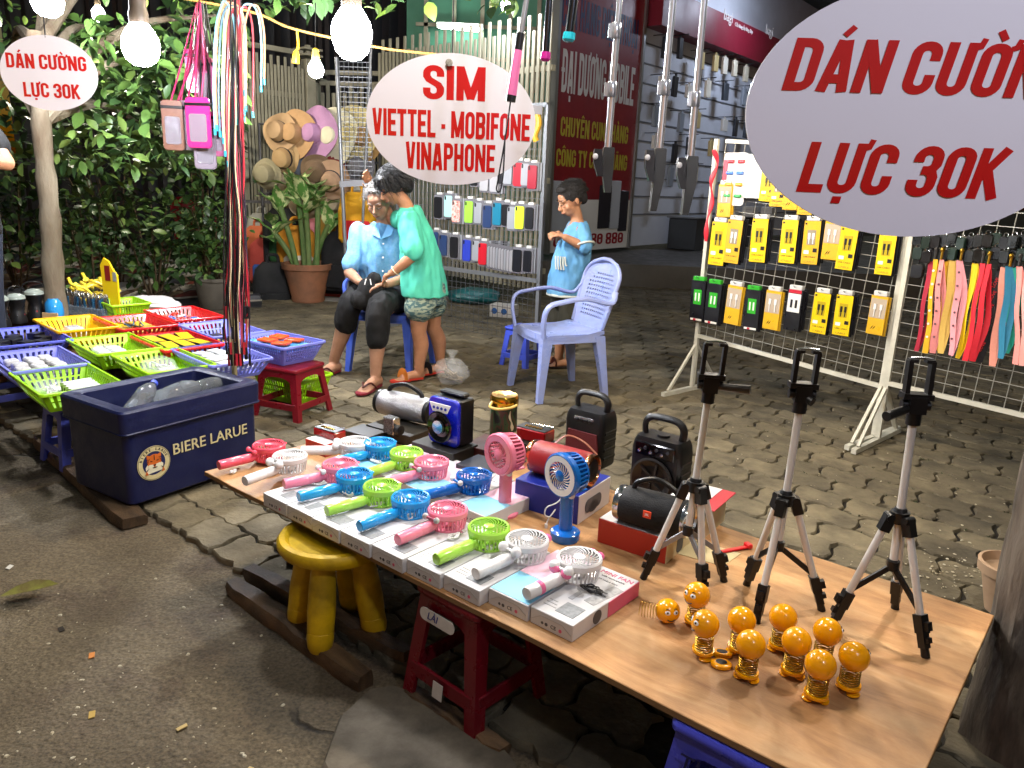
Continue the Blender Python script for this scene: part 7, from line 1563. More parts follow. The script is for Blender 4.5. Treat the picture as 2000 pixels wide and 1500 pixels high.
# --- girl
t = thing('person', 'girl in mint green T-shirt and leaf print shorts standing bent over the woman', 'person', TR((-.6, 4.8, 0)), 'people at the stall'); inv = M.Translation((.6, -4.8, 0))
hip = V((-.575, 4.84, .62)); ch = V((-.625, 4.81, .93)); nk = V((-.668, 4.79, 1.1)); yw2 = R(62)
shn = V((-.655, 4.70, 1.03)); shf = V((-.645, 4.90, 1.05))
b = MB(); b.mx(inv)
trunk(b, [(hip + V((0, 0, -.1)), .1, .1, yw2), (hip, .12, .11, yw2), (hip.lerp(ch, .4), .105, .09, yw2), (hip.lerp(ch, .8), .115, .09, yw2), (ch + V((-.015, 0, .08)), .11, .075, yw2), (nk, .045, .045, yw2)])
hx2 = TR((-.765, 4.775, 1.215), R(-62), R(34), 0)
limb(b, [nk + V((0, 0, -.03)), nk.lerp(V((-.74, 4.775, 1.17)), .5), (-.745, 4.775, 1.17)], [.045, .042, .042]); head_shape(b, hx2, .96)
kn, kf = V((-.605, 4.79, .335)), V((-.53, 4.95, .335)); an, af_ = V((-.6, 4.82, .065)), V((-.48, 5.03, .065))
limb(b, [hip + V((-.02, -.065, -.04)), (-.6, 4.78, .48), kn], [.075, .068, .05]); limb(b, [kn, kn.lerp(an, .35) + V((.012, .012, 0)), kn.lerp(an, .8), an], [.048, .051, .034, .031])
limb(b, [hip + V((.02, .065, -.04)), (-.54, 4.92, .48), kf], [.075, .068, .05]); limb(b, [kf, kf.lerp(af_, .35) + V((.015, .012, 0)), kf.lerp(af_, .8), af_], [.048, .051, .034, .031])
hn, tn, hf, tf = V((-.595, 4.835, .014)), V((-.74, 4.72, .014)), V((-.47, 5.045, .014)), V((-.6, 4.93, .014))
foot(b, hn, tn, .195, .029); foot(b, hf, tf, .195, .029)
eln = V((-.612, 4.62, .83)); wn = V((-.745, 4.64, .715)); limb(b, [shn, shn.lerp(eln, .5), eln], [.046, .04, .034]); limb(b, [eln, eln.lerp(wn, .5), wn], [.034, .033, .024]); hand(b, wn, V((-.75, .3, -.45)), V((-.3, -.6, .7)), .14, .75, .0075)
elf = V((-.8, 5.0, 1.0)); wf = V((-.93, 5.03, 1.2)); limb(b, [shf, shf.lerp(elf, .5), elf], [.046, .04, .034]); limb(b, [elf, elf.lerp(wf, .5), wf], [.034, .031, .024]); hand(b, wf, V((-.45, -.25, .75)), V((-.3, .9, 0)), .14, .45, .0075)
remesh(b, 'body', SK2, t, .0065, 2); face_marks(t, inv @ hx2, .96, BROWK, LIP, LASH)
b = MB(); b.mx(inv @ hx2 @ M.Scale(.98, 4)); b.ball((0, .02, .042), .096, 22, 14, .95, 1.08, 1.0); b.ball((0, .075, -.015), .066, 14, 10, 1.15, .85, 1.1); b.ball((0, -.05, .085), .05, 14, 9, 1.4, .7, .5)
for q in (-1, 1): b.ball((q*.07, .005, .03), .04, 12, 9, .5, 1.3, 1.5)
o = remesh(b, 'hair', HAIRK, t, .006, 2); wrinkle(o, .003, 45, 5, (1, 1, .5)); strands(t, inv @ hx2, 1500, HAIRK, .085, .099, seed=3)
MINT = fabric('tshirt_mint', '4fc0a4', var=.18)
b = MB(); b.mx(inv)
trunk(b, [((-.575, 4.84, .555), .158, .142, yw2), ((-.583, 4.835, .68), .15, .13, yw2), ((-.605, 4.825, .83), .142, .118, yw2), ((-.635, 4.81, .96), .14, .1, yw2), ((-.655, 4.8, 1.05), .115, .078, yw2), ((-.668, 4.79, 1.1), .062, .058, yw2)])
limb(b, [shn + V((.005, 0, 0)), shn.lerp(eln, .45), shn.lerp(eln, .85)], [.062, .064, .068]); limb(b, [shf, shf.lerp(elf, .5), shf.lerp(elf, .7)], [.056, .058, .062])
o = remesh(b, 'tshirt', MINT, t, .009, 2); wrinkle(o, .016, 12, 7, (1.4, 1.4, .3))
lf = mat('shorts_leaf_print', '8f9a86', .85, var=1, vs=26, dark='3e5a5c', stretch=(1, 1, 3), thr=(.46, .53)); b = MB(); b.mx(inv)
trunk(b, [(hip + V((0, 0, -.12)), .12, .12, yw2), (hip + V((0, 0, -.03)), .145, .13, yw2), (hip + V((0, 0, .05)), .135, .12, yw2)])
limb(b, [hip + V((-.02, -.06, -.05)), (-.598, 4.78, .53), (-.6, 4.775, .49)], [.09, .094, .1]); limb(b, [hip + V((.02, .065, -.05)), (-.545, 4.915, .53), (-.54, 4.92, .49)], [.09, .094, .1])
o = remesh(b, 'shorts', lf, t, .009, 2); wrinkle(o, .008, 16, 2)
sl2 = plastic('slide_red', 'b83020', .5); sandal(t, inv @ hn, inv @ tn, .215, .078, sl2, plastic('slide_orange', 'c8742a', .5), True); sandal(t, inv @ hf, inv @ tf, .215, .078, sl2, plastic('slide_black', '1a1818', .5), True)
b = MB(); b.mx(inv); c_ = wn.lerp(eln, .12); ax = (eln - wn).normalized(); u = ax.orthogonal().normalized(); v = ax.cross(u); b.tube([c_ + (u*math.cos(q*.5236) + v*math.sin(q*.5236))*.031 for q in range(12)], .003, 6, close=True); b.build('bracelet', mat('bracelet_cream', 'd8cfae', .4), t)

# --- boy
t = thing('person', 'small boy in light blue football shirt and dark shorts looking at his hands', 'person', TR((.36, 5.36, 0)), 'people at the stall'); inv = M.Translation((-.36, -5.36, 0))
hip = V((.372, 5.38, .58)); ch = V((.405, 5.385, .9)); nk = V((.405, 5.38, 1.035)); yw3 = R(68); shn = V((.43, 5.28, .975)); shf = V((.375, 5.47, .975))
b = MB(); b.mx(inv)
trunk(b, [(hip + V((0, 0, -.09)), .1, .1, yw3), (hip, .115, .112, yw3), (hip.lerp(ch, .45) + V((-.015, 0, 0)), .11, .112, yw3), (hip.lerp(ch, .85), .115, .09, yw3), (ch + V((0, 0, .09)), .1, .07, yw3), (nk, .044, .044, yw3)])
hx3 = TR((.352, 5.36, 1.165), R(-72), R(24)); limb(b, [nk + V((0, 0, -.03)), (.392, 5.375, 1.07), (.37, 5.365, 1.12)], [.044, .042, .045]); head_shape(b, hx3, 1.02, .92)
for s_, hx_, kk, aa in ((-1, hip + V((.02, -.06, -.04)), V((.38, 5.31, .3)), V((.4, 5.33, .06))), (1, hip + V((-.02, .06, -.04)), V((.32, 5.43, .3)), V((.33, 5.43, .06)))):
    limb(b, [hx_, hx_.lerp(kk, .5), kk], [.072, .064, .046]); limb(b, [kk, kk.lerp(aa, .4) + V((.01, 0, 0)), aa], [.044, .046, .03]); foot(b, aa + V((.015, .01, -.046)), aa + V((-.15, -.03, -.046)), .175, .027)
    sandal(t, inv @ (aa + V((.015, .01, -.048))), inv @ (aa + V((-.15, -.03, -.048))), .195, .07, plastic('sandal_dark', '2a2220', .6), RST, True)
eln = V((.455, 5.235, .865)); wn = V((.315, 5.2, .93)); limb(b, [shn, shn.lerp(eln, .5), eln], [.044, .038, .034]); limb(b, [eln, eln.lerp(wn, .5), wn], [.034, .031, .024]); hand(b, wn, V((-.9, .15, .25)), V((0, -.4, .9)), .125, .9, .0072)
elf = V((.38, 5.53, .85)); wf = V((.275, 5.35, .94)); limb(b, [shf, shf.lerp(elf, .5), elf], [.044, .038, .034]); limb(b, [elf, elf.lerp(wf, .5), wf], [.034, .031, .024]); hand(b, wf, V((-.6, -.7, .1)), V((0, -.3, .9)), .125, .9, .0072)
remesh(b, 'body', SK3, t, .0065, 2); face_marks(t, inv @ hx3, 1.02, BROWK, LIP, LASH)
b = MB(); b.mx(inv @ hx3 @ M.Scale(1.03, 4)); b.ball((0, .022, .042), .09, 22, 14, .93, 1.05, .98); b.ball((0, .075, .0), .055, 14, 10, 1.15, .7, 1.0); b.ball((0, -.04, .092), .045, 14, 9, 1.5, .8, .45)
o = remesh(b, 'hair', mat('hair_dark_brown', '15110e', .6, bump=.9, bs=200), t, .006, 1); wrinkle(o, .003, 70, 5); strands(t, inv @ hx3, 1300, o.data.materials[0], .022, .093, seed=4, drop=.1)
BSH = fabric('football_shirt_blue', '4d88b8', var=.35, vs=6, dark='7fa6ae'); b = MB(); b.mx(inv)
trunk(b, [((.365, 5.375, .53), .15, .145, yw3), ((.366, 5.375, .65), .147, .145, yw3), ((.385, 5.38, .8), .142, .128, yw3), ((.403, 5.383, .92), .135, .1, yw3), ((.407, 5.382, .99), .105, .075, yw3), ((.406, 5.38, 1.03), .06, .058, yw3)])
limb(b, [shn, shn.lerp(eln, .5), shn.lerp(eln, .82)], [.054, .058, .062]); limb(b, [shf, shf.lerp(elf, .5), shf.lerp(elf, .8)], [.054, .058, .062])
o = remesh(b, 'football_shirt', BSH, t, .009, 2); wrinkle(o, .018, 13, 11, (1.3, 1.3, .4))
wt = fabric('shirt_trim_white', 'b9bdb4', var=.2); b = MB(); b.mx(inv); u = V((math.cos(yw3), math.sin(yw3), 0)); v = V((-u.y, u.x, 0)); b.tube([V((.365, 5.375, .527)) + u*.147*math.cos(q*PI/12) + v*.142*math.sin(q*PI/12) for q in range(24)], .009, 6, close=True); b.build('hem', wt, t)
b = MB(); b.mx(inv); e0 = shn.lerp(eln, .86); ax = (eln - shn).normalized(); u = ax.orthogonal().normalized(); v = ax.cross(u); b.tube([e0 + (u*math.cos(q*PI/8) + v*math.sin(q*PI/8))*.068 for q in range(16)], .008, 6, close=True); b.build('cuff', wt, t)
for k in range(5):
    b = MB(); b.tube(bez([(.262 + .016*k - (.004 if k > 3 else 0), 5.262 - .012*k, .8), (.263 + .016*k, 5.258 - .012*k, .755), (.268 + .017*k, 5.255 - .012*k, .71 + (.03 if k > 3 else 0))], 4), .0055, 6); b.build('shirt_print', wt, t, inv)
SHB = fabric('shorts_olive', '2c2a1e'); b = MB(); b.mx(inv); trunk(b, [(hip + V((0, 0, -.13)), .125, .12, yw3), (hip + V((0, 0, 0)), .135, .13, yw3)])
limb(b, [hip + V((.02, -.06, -.06)), (.385, 5.31, .4), (.388, 5.31, .26)], [.082, .086, .088]); limb(b, [hip + V((-.02, .06, -.06)), (.33, 5.43, .4), (.325, 5.43, .26)], [.082, .086, .088])
o = remesh(b, 'shorts', SHB, t, .009, 2); wrinkle(o, .01, 12, 3)
text('ILLAPARON', .022, wt, t, inv @ TR((.392, 5.212, .51), R(-8), R(90)), fat=.015, depth=.001)

# --- person cut off by the left edge
t = thing('person', 'person in a black T-shirt cut off by the left edge, only an arm showing', 'person', TR((-3.0, 4.3, 0)), 'people at the stall'); inv = M.Translation((3.0, -4.3, 0))
b = MB(); b.mx(inv); c0 = D(-66, 250, 4.3); x0 = c0.x
limb(b, [(x0, 4.3, .9), (x0 - .02, 4.3, .5), (x0 - .02, 4.32, .08)], [.09, .07, .045]); limb(b, [(x0 - .16, 4.3, .9), (x0 - .17, 4.3, .5), (x0 - .17, 4.34, .08)], [.09, .07, .045]); foot(b, (x0 - .02, 4.34, .01), (x0 - .02, 4.1, .01), .25, .037); foot(b, (x0 - .17, 4.36, .01), (x0 - .17, 4.1, .01), .25, .037)
trunk(b, [((x0 - .08, 4.3, .85), .17, .11, 0), ((x0 - .08, 4.3, 1.2), .16, .1, 0), ((x0 - .08, 4.3, 1.48), .18, .1, 0), ((x0 - .08, 4.3, 1.56), .07, .06, 0)])
hxp = TR((x0 - .12, 4.28, 1.68), R(-40)); limb(b, [(x0 - .08, 4.3, 1.52), (x0 - .1, 4.29, 1.62)], [.055, .055]); head_shape(b, hxp, 1.0)
sh_ = V((x0 + .08, 4.28, 1.47)); e_ = D(12, 318, 4.2); w_ = D(-35, 312, 4.05); limb(b, [sh_, sh_.lerp(e_, .5), e_], [.055, .05, .042]); limb(b, [e_, e_.lerp(w_, .5), w_], [.042, .038, .03]); hand(b, w_, V((-1, -.3, .1)), V((0, 0, 1)), .17, .5)
sh2 = V((x0 - .25, 4.28, 1.47)); limb(b, [sh2, sh2 + V((-.05, 0, -.28)), sh2 + V((-.02, -.1, -.5))], [.055, .045, .03]); hand(b, sh2 + V((-.02, -.1, -.5)), V((0, -.2, -1)), V((0, -1, 0)), .17, .4)
remesh(b, 'body', SK2, t, .009, 2)
b = MB(); b.mx(inv); trunk(b, [((x0 - .08, 4.3, .88), .19, .13, 0), ((x0 - .08, 4.3, 1.2), .185, .125, 0), ((x0 - .08, 4.3, 1.49), .19, .115, 0), ((x0 - .08, 4.3, 1.56), .085, .075, 0)]); limb(b, [sh_, sh_.lerp(e_, .6)], [.07, .076]); limb(b, [sh2, sh2 + V((-.04, 0, -.2))], [.07, .076]); o = remesh(b, 'tshirt', fabric('tshirt_black', '0c0c0e'), t, .011, 2); wrinkle(o, .01, 10)
b = MB(); b.mx(inv); limb(b, [(x0, 4.3, .92), (x0 - .02, 4.3, .5), (x0 - .02, 4.32, .12)], [.11, .09, .07]); limb(b, [(x0 - .16, 4.3, .92), (x0 - .17, 4.3, .5), (x0 - .17, 4.34, .12)], [.11, .09, .07]); remesh(b, 'trousers', fabric('jeans_dark', '1a2232'), t, .012, 2)
b = MB(); b.mx(inv @ hxp); b.ball((0, .022, .042), .095, 18, 12, .93, 1.05, 1.0); b.build('hair', HAIRK, t)
face_marks(t, inv @ hxp, 1.0, BROWK, LIP, LASH)
# ---------------------------------------------------------------- trees, plants
LEAF = [mat('leaf_%d' % i, c, .42, var=.3, vs=20, dark=dk, objvar=.12) for i, (c, dk) in enumerate((('36502a', '243a20'), ('4a672e', '304a22'), ('28401e', '1b2f18'), ('647c3c', '465e2a')))]
def leaf_pts(L_, w_, fold=.25, droop=.25):
    o = []
    for t_, q in ((0, .0), (.25, .72), (.55, 1), (.82, .6), (1, 0)): o.append((t_*L_, q*w_/2, -droop*L_*t_*t_))
    vs = [o[0]] + [(x, s_*y, z + fold*y) for x, y, z in o[1:4] for s_ in (-1, 1)] + [(x, 0, z) for x, y, z in o[1:4]] + [o[4]]
    fs = [(0, 7, 1), (0, 2, 7), (1, 7, 8, 3), (7, 2, 4, 8), (3, 8, 9, 5), (8, 4, 6, 9), (5, 9, 10), (9, 6, 10)]
    return vs, fs
LV, LF = leaf_pts(1, .55)
def leaves(b, pts, size, rn, up=.2):
    for p in pts:
        s_ = size*rn.uniform(.6, 1.25); a = rn.uniform(0, 2*PI); el = rn.uniform(-1.1, .5)
        x = M.Translation(p) @ M.Rotation(a, 4, 'Z') @ M.Rotation(-el, 4, 'Y') @ M.Rotation(rn.uniform(-.7, .7), 4, 'X') @ M.Scale(s_, 4)
        b.k = rn.choice((0, 0, 1, 1, 2, 2, 3)); b.mx(x).add(LV, LF)
    b.mx(M()); b.k = 0
BARK = mat('bark_pale', '776e5c', .85, var=.8, vs=7, dark='4d3a28', bump=.6, bs=40, stretch=(1, 1, .35))
rn = random.Random(101)
tb_ = D(106, 565, 4.9); tx = tb_.x; ty = 4.9
tree = thing('street_tree', 'leafy street tree with pale trunk at the left edge', 'tree', TR((tx, ty, 0)))
inv = M.Translation((-tx, -ty, 0))
tp = D(84, 285, 4.9); t2 = D(66, 60, 4.9); b = MB(); b.mx(inv); pts = bez([(tx, ty, -.03), tb_, tb_.lerp(tp, .5) + V((.01, 0, 0)), tp, t2], 5); b.tube(pts, [.07*(1 - .3*i/20) + .006*math.sin(i*2.1) for i in range(len(pts))], 14); b.build('trunk', BARK, tree)
brs = []
for k, (px, py, Y) in enumerate(((200, 60, 5.8), (330, 120, 5.6), (20, 120, 6.0), (260, -60, 6.4), (420, 30, 5.9), (120, -120, 6.2), (300, 260, 6.2), (-80, 40, 6.2))):
    e = D(px, py, Y); s0 = tp.lerp(t2, rn.uniform(.05, .9)); m_ = s0.lerp(e, .5) + V((0, 0, .15)); b = MB(); b.mx(inv); b.tube(bez([s0, m_, e], 5), [.045 - .0036*i for i in range(11)], 8); b.build('limb', BARK, tree); brs += bez([s0, m_, e], 6)[3:]
def cloud(n, x0, x1, y0, y1, Y0, Y1, thr, sc_=1.1, seed=0):
    o = []
    while len(o) < n:
        p = D(rn.uniform(x0, x1), rn.uniform(y0, y1), rn.uniform(Y0, Y1))
        if noise.noise(p*sc_ + V((seed, 0, 0))) > thr: o.append(p)
    return o
cr = MB(); leaves(cr, cloud(2300, -150, 470, -260, 330, 5.2, 7.6, -.08), .105, rn); leaves(cr, cloud(900, 100, 470, 40, 330, 5.2, 6.4, -.15, 1.6), .105, rn); leaves(cr, cloud(260, 470, 720, -200, 18, 4.6, 6.2, -.1), .12, rn); leaves(cr, cloud(170, 730, 1010, -160, 22, 4.0, 5.2, -.05, 2), .1, rn)
o = cr.build('crown', LEAF, tree, inv, sharp=180); o['kind'] = 'stuff'
lm_ = []
for i, m_ in enumerate(LEAF):
    b = MB(); b.add(LV, LF); o = b.build('leaf', m_); lm_.append(o.data); bpy.data.objects.remove(o)
for p in cloud(220, 130, 470, 20, 320, 4.7, 5.4, -.2, 1.6, 3):
    obj('leaf', lm_[rn.choice((0, 1, 1, 3))], tree, inv @ M.Translation(p) @ M.Rotation(rn.uniform(0, 6.28), 4, 'Z') @ M.Rotation(rn.uniform(-.5, 1.1), 4, 'Y') @ M.Rotation(rn.uniform(-.7, .7), 4, 'X') @ M.Scale(.11*rn.uniform(.7, 1.3), 4))
def shrub(label, base, hgt, rx, n, size, ns=9, name='shrub', pot=None, lo=.25, cat='plant'):
    t = thing(name, label, cat, TR(base)); b = MB(); pts = []
    for i in range(ns):
        a = rn.uniform(0, 6.28); e = V((rx*.8*math.cos(a)*rn.uniform(.3, 1), rx*.8*math.sin(a)*rn.uniform(.3, 1), hgt*rn.uniform(.7, 1))); s0 = V((.04*math.cos(a), .04*math.sin(a), lo*hgt*.6 if pot else 0)); b.tube(bez([s0, s0.lerp(e, .5) + V((0, 0, .1*hgt)), e], 4), [.011 - .001*k for k in range(9)], 6); pts += bez([s0.lerp(e, .3), s0.lerp(e, .6) + V((0, 0, .08*hgt)), e], 4)
    b.build('stems', mat('stem_brown', '4a3c28', .8), t); q = []
    while len(q) < n:
        p = rn.choice(pts) + V((rn.gauss(0, rx*.3), rn.gauss(0, rx*.3), rn.gauss(0, hgt*.1)))
        if p.z > lo*hgt: q.append(p)
    b = MB(); leaves(b, q, size, rn); o = b.build('foliage', LEAF, t, sharp=180); o['kind'] = 'stuff'
    if pot: b = MB(); b.lathe(pot[0], 28); b.build('pot', pot[1], t); 
    return t
TERR = mat('terracotta', '8a5a3e', .75, var=.6, vs=5, dark='4a4034', bump=.2); GPOT = mat('pot_grey', '5a554c', .8, var=.5, vs=6)
shrub('leafy green shrub in a grey pot left of the tall potted plant', P(424, 602), .98, .36, 650, .085, 12, 'potted_shrub', ([(.13, 0), (.15, .02), (.19, .26), (.205, .27), (.205, .3), (.18, .3), (.17, .26)], GPOT), .3)
shrub('dark shrub growing behind the left tree trunk', D(235, 560, 8.2) * V((1, 1, 0)) if False else V((D(235, 560, 8.2).x, 8.2, 0)), 1.5, .7, 480, .12, 10, lo=.12)
shrub('dark leafy shrub between the trunk and the red chair', V((D(300, 560, 7.4).x, 7.4, 0)), 1.0, .5, 330, .11, 9, lo=.1)
shrub('low dark bush at the far left beside the trunk', V((D(40, 560, 7.8).x, 7.8, 0)), 1.2, .6, 380, .12, 9, lo=.1)
shrub('shrub with upright stems in front of the slatted gate', V((D(180, 540, 6.4).x, 6.4, 0)), 1.1, .35, 300, .09, 7, lo=.3)
shrub('tall dark bush behind the red chair', V((D(400, 500, 9.3).x, 9.3, 0)), 2.1, .6, 520, .13, 10, lo=.1)
# spotted dumb cane in a terracotta pot
pb = P(602, 588); dc = thing('potted_plant', 'tall spotted leaf plant in a big terracotta pot beside the seated woman', 'plant', TR((pb.x, pb.y, 0)))
b = MB(); b.lathe([(.16, 0), (.17, .02), (.165, .05), (.235, .33), (.255, .335), (.26, .39), (.24, .395), (.23, .36), (.2, .34), (0, .34)], 36, True, False); b.build('pot', TERR, dc)
b = MB(); b.lathe([(0, .35), (.22, .345), (.22, .33), (0, .33)], 20); b.build('soil', mat('soil', '2a2018', .95, bump=.8, bs=50), dc)
vm = mat('leaf_variegated', '5a8a40', .4, var=1, vs=9, dark='cdd49a', thr=(.5, .56), stretch=(1, 2.2, 1)); stm = mat('cane_green', '4a6a34', .55, var=.5, vs=12, dark='7a7a50')
def big_leaf(L_, w_):
    vs = []; n = 9
    for i in range(n + 1):
        q = i/n; hw = w_/2*math.sin(PI*min(1, q*1.02)**.8)*(1 if q < .98 else .1) + .002
        for s_ in (-1, -.5, 0, .5, 1): vs.append((q*L_, s_*hw, -.35*L_*q*q + .25*abs(s_)*hw + .012*math.sin(q*14)*abs(s_)))
    fs = [(i*5 + j, i*5 + j + 1, i*5 + j + 6, i*5 + j + 5) for i in range(n) for j in range(4)]
    return vs, fs
canes = [(-.1, -.02, -.3, .95), (-.04, .05, -.1, 1.1), (.03, -.04, .02, .98), (.09, .02, .16, 1.05), (.05, .07, .28, .8), (-.13, .03, -.42, .7)]
for i, (x0, y0, x1, h_) in enumerate(canes):
    b = MB(); pts = bez([(x0, y0, .34), (x0 + (x1 - x0)*.25, y0, .34 + (h_ - .3)*.4), (x1*.8, y0 - .03, h_)], 6); b.tube(pts, .028, 9); b.build('cane', stm, dc); tp_ = pts[-1]
    for k in range(5):
        L_ = rn.uniform(.32, .48); b = MB(); b.k = 0; b.add(*big_leaf(L_, L_*.36)); a = k*2.4 + i + rn.uniform(-.3, .3); el = rn.uniform(.3, 1.3)
        b.build('leaf', vm, dc, M.Translation(tp_ + V((0, 0, -.04*k + .05))) @ M.Rotation(a, 4, 'Z') @ M.Rotation(-el, 4, 'Y'), sharp=180)
# ---------------------------------------------------------------- hats on the gate
def hat(label, px, py, Y, r, col, yaw, tilt=0, ribbon=None, crown=.115, droop=.0, oval=1.0):
    t = thing('sun_hat', label, 'hat', TR(D(px, py, Y)) @ M.Rotation(yaw, 4, 'Z') @ M.Rotation(R(90) + tilt, 4, 'X'), 'sun hats hung on the gate')
    m = mat('hat_' + col, col, .85, var=.25, vs=10, bump=.35, bs=140); b = MB(); n = 36; rings = []
    for rr, z, wv in ((0.0, crown, 0), (.05, crown*.99, 0), (.085, crown*.85, 0), (.1, crown*.5, 0), (.105, .012, 0), (.125, .0, .1), (r*.75, -.004, .5), (r, -.012 - droop, 1), (r*1.0, -.017 - droop, 1), (r*.7, -.012, .5), (.11, -.006, 0)):
        rings.append([(max(rr, .002)*math.cos(2*PI*i/n), max(rr, .002)*oval*math.sin(2*PI*i/n), z + wv*.022*math.sin(3*2*PI*i/n + px)) for i in range(n)])
    b.loft(rings, True, False); b.build('straw', m, t)
    if ribbon: b = MB(); b.lathe([(.1075, .014), (.107, .036), (.1035, .036), (.104, .014)], 30, False, False); b.build('ribbon', mat('ribbon_' + ribbon, ribbon, .6), t)
YH = 8.25
hats = [('tan straw hat with dark ribbon at the left end of the top row', 546, 258, .2, 'b2926c', R(-18), 0, '2a2420', .13), ('tan straw hat with wide brim, second in the top row', 575, 262, .25, 'b38d62', R(-20), 0, None, .13), ('mauve wide brimmed hat in the top row', 614, 262, .29, 'b285aa', R(-30), 0, None, .12), ('cream wide brimmed hat in the top row', 650, 268, .3, 'd8d2b4', R(-28), 0, None, .12), ('straw yellow hat behind the wire mesh', 688, 262, .29, 'cdbd86', R(-14), 0, None, .12), ('tan hat behind the wire mesh beside the SIM sign', 712, 268, .24, 'a88450', R(-25), 0, None, .12),
        ('small tan bow hat below the ribboned hat', 556, 308, .17, 'a88a60', R(-20), .3, '30282a', .1), ('grey blue hat in the second row', 590, 322, .17, '6a7280', R(-10), .4, None, .11), ('brown felt hat in the second row', 618, 334, .17, '705a44', R(0), .5, None, .11), ('beige hat under the cream one', 648, 352, .2, 'b08e70', R(-5), .4, '20202a', .12), ('dark red hat beside the mesh pole', 658, 330, .14, '7a2a28', R(20), .3, None, .12), ('grey hat behind the lower wire mesh', 700, 326, .18, '6d6c72', R(-10), .2, None, .11), ('pale beige hat low behind the plant leaves', 566, 372, .2, 'b8a488', R(-10), .2, None, .1), ('khaki hat half hidden by the plant', 600, 392, .2, 'a08c70', R(10), .4, None, .1), ('beige bucket hat right of the plant', 650, 395, .18, 'b3a284', R(-10), .2, None, .12), ('white round hat hanging left of the woman', 700, 396, .17, 'cfcabc', R(-10), .1, None, .13), ('olive bucket hat low beside the fence', 520, 340, .16, '8c8468', R(-15), .2, None, .11)]
for l, px, py, r, c_, yw_, tl_, rb_, cw in hats: hat(l, px, py, YH + .15*((px*7) % 3 - 1) if py > 290 else YH, r, c_, yw_, tl_ - .15, rb_, cw)
hr_ = thing('hat_rail', 'thin dark rails the hats hang from in front of the gate', 'rail', TR((0, 0, 0)))
for py in (242, 318, 378): b = MB(); p, q = D(505, py, YH + .22), D(742, py, YH + .22); b.tube([p, q], .012, 8); b.build('rail', mat('rail_dark', '3a3a3c', .5), hr_)
for px in (506, 741): p = D(px, 242, YH + .22); b = MB(); b.tube([(p.x, p.y, 0), p], .014, 8); b.build('upright', mat('rail_dark', '3a3a3c', .5), hr_)
# bags below the hats
def backpack(label, px, py, Y, s_, col, rz=0, pocket=None):
    c = D(px, py, Y); t = thing('backpack', label, 'bag', TR(c, rz), 'bags piled below the hats'); m = fabric('bag_' + col, col, var=.3, vs=8)
    b = MB(); b.loft([[(x*q, y*q2, z) for x, y in rrect(.3*s_, .18*s_, .06*s_)] for z, q, q2 in ((-.2*s_, .85, .8), (-.17*s_, 1, 1), (.05*s_, 1, .95), (.15*s_, .86, .8), (.2*s_, .5, .5))]); b.build('bag_body', m, t)
    b = MB(); b.loft([[(x*q, y*.6 - .08*s_, z) for x, y in rrect(.22*s_, .1*s_, .03*s_)] for z, q in ((-.17*s_, .9), (-.15*s_, 1), (-.04*s_, 1), (-.02*s_, .85))]); b.build('pocket', fabric('bag_' + (pocket or col), pocket or col, var=.3, vs=8), t)
    b = MB(); b.tube(bez([(-.04*s_, 0, .19*s_), (-.03*s_, 0, .25*s_), (.03*s_, 0, .25*s_), (.04*s_, 0, .19*s_)], 4), .012*s_, 6); b.build('handle', m, t)
for a in (('pink bag hanging among dark bags behind the plant', 604, 425, 8.5, 1.2, 'b87078', 0, None), ('navy backpack behind the plant stems', 570, 430, 8.6, 1.4, '161c2c', .2, None), ('black backpack with green trim left of the pink bag', 556, 462, 8.4, 1.5, '121418', .3, '1c4a24'), ('amber triangular bag lying behind the pot', 580, 492, 8.3, 1.4, 'c0801c', .4, 'd8d0c0'), ('mustard bag to the right of the plant', 640, 465, 8.5, 1.4, '8a6a1c', -.2, None), ('bright yellow bag behind the woman and the pole', 698, 425, 7.9, 1.25, 'd29a14', .1, 'c81c20'), ('black backpack with white tag beside the pot', 672, 510, 8.0, 1.5, '0e0f12', -.2, None), ('dark blue backpack at the right of the plant', 650, 420, 8.6, 1.3, '1a2638', .1, None), ('black bag with pink print beside the mesh pole', 690, 480, 8.1, 1.3, '16141a', .2, 'a03048'), ('striped red and blue bag at the left of the pot', 520, 510, 8.4, 1.2, 'a03a30', .2, '2a4a8a'), ('black duffel on the ground left of the pot', 535, 565, 8.0, 1.4, '101216', .3, None), ('grey yellow bag above the striped bag', 512, 455, 8.8, 1.1, '8a8a80', .1, 'b0a020'), ('orange bag left of the amber one', 505, 480, 8.7, 1.1, 'b05a34', -.2, None)): backpack(*a)
t = thing('bag_bench', 'low dark bench carrying the piled bags', 'bench', TR((D(600, 560, 8.5).x, 8.6, 0))); box_(t, 'bench_top', (0, 0, .28), (1.5, .6, .05), mat('bench_dark', '1c1a18', .7), .005); box_(t, 'bench_front', (0, -.26, .13), (1.4, .04, .255), mat('bench_dark', '1c1a18', .7), .005); box_(t, 'bag_rail', (0, .2, .95), (1.5, .03, .03), mat('rail_dark', '3a3a3c', .5), 0)
for q in (-.74, .74): box_(t, 'bench_post', (q, .2, .6), (.03, .03, .62), mat('rail_dark', '3a3a3c', .5), 0)
b = MB(); b.prism(rrect(.7, .5, .02), 0, .02); tag(b.build('red_box_lid', mat('mat_red', '9a3020', .6), None, TR(P(672, 575), R(-10))), 'flat red and white mat on the ground right of the pot', 'mat')
b = MB(); b.prism([(-1.0, -.3), (1.0, -.34), (1.05, .4), (-.9, .45)], 0, .006); tag(b.build('white_sheet', mat('sheet_white', '9a968c', .8, var=.4), None, TR(P(590, 583) + V((0, .25, .003)), R(-8))), 'pale plastic sheet on the ground under the potted plant', 'sheet')
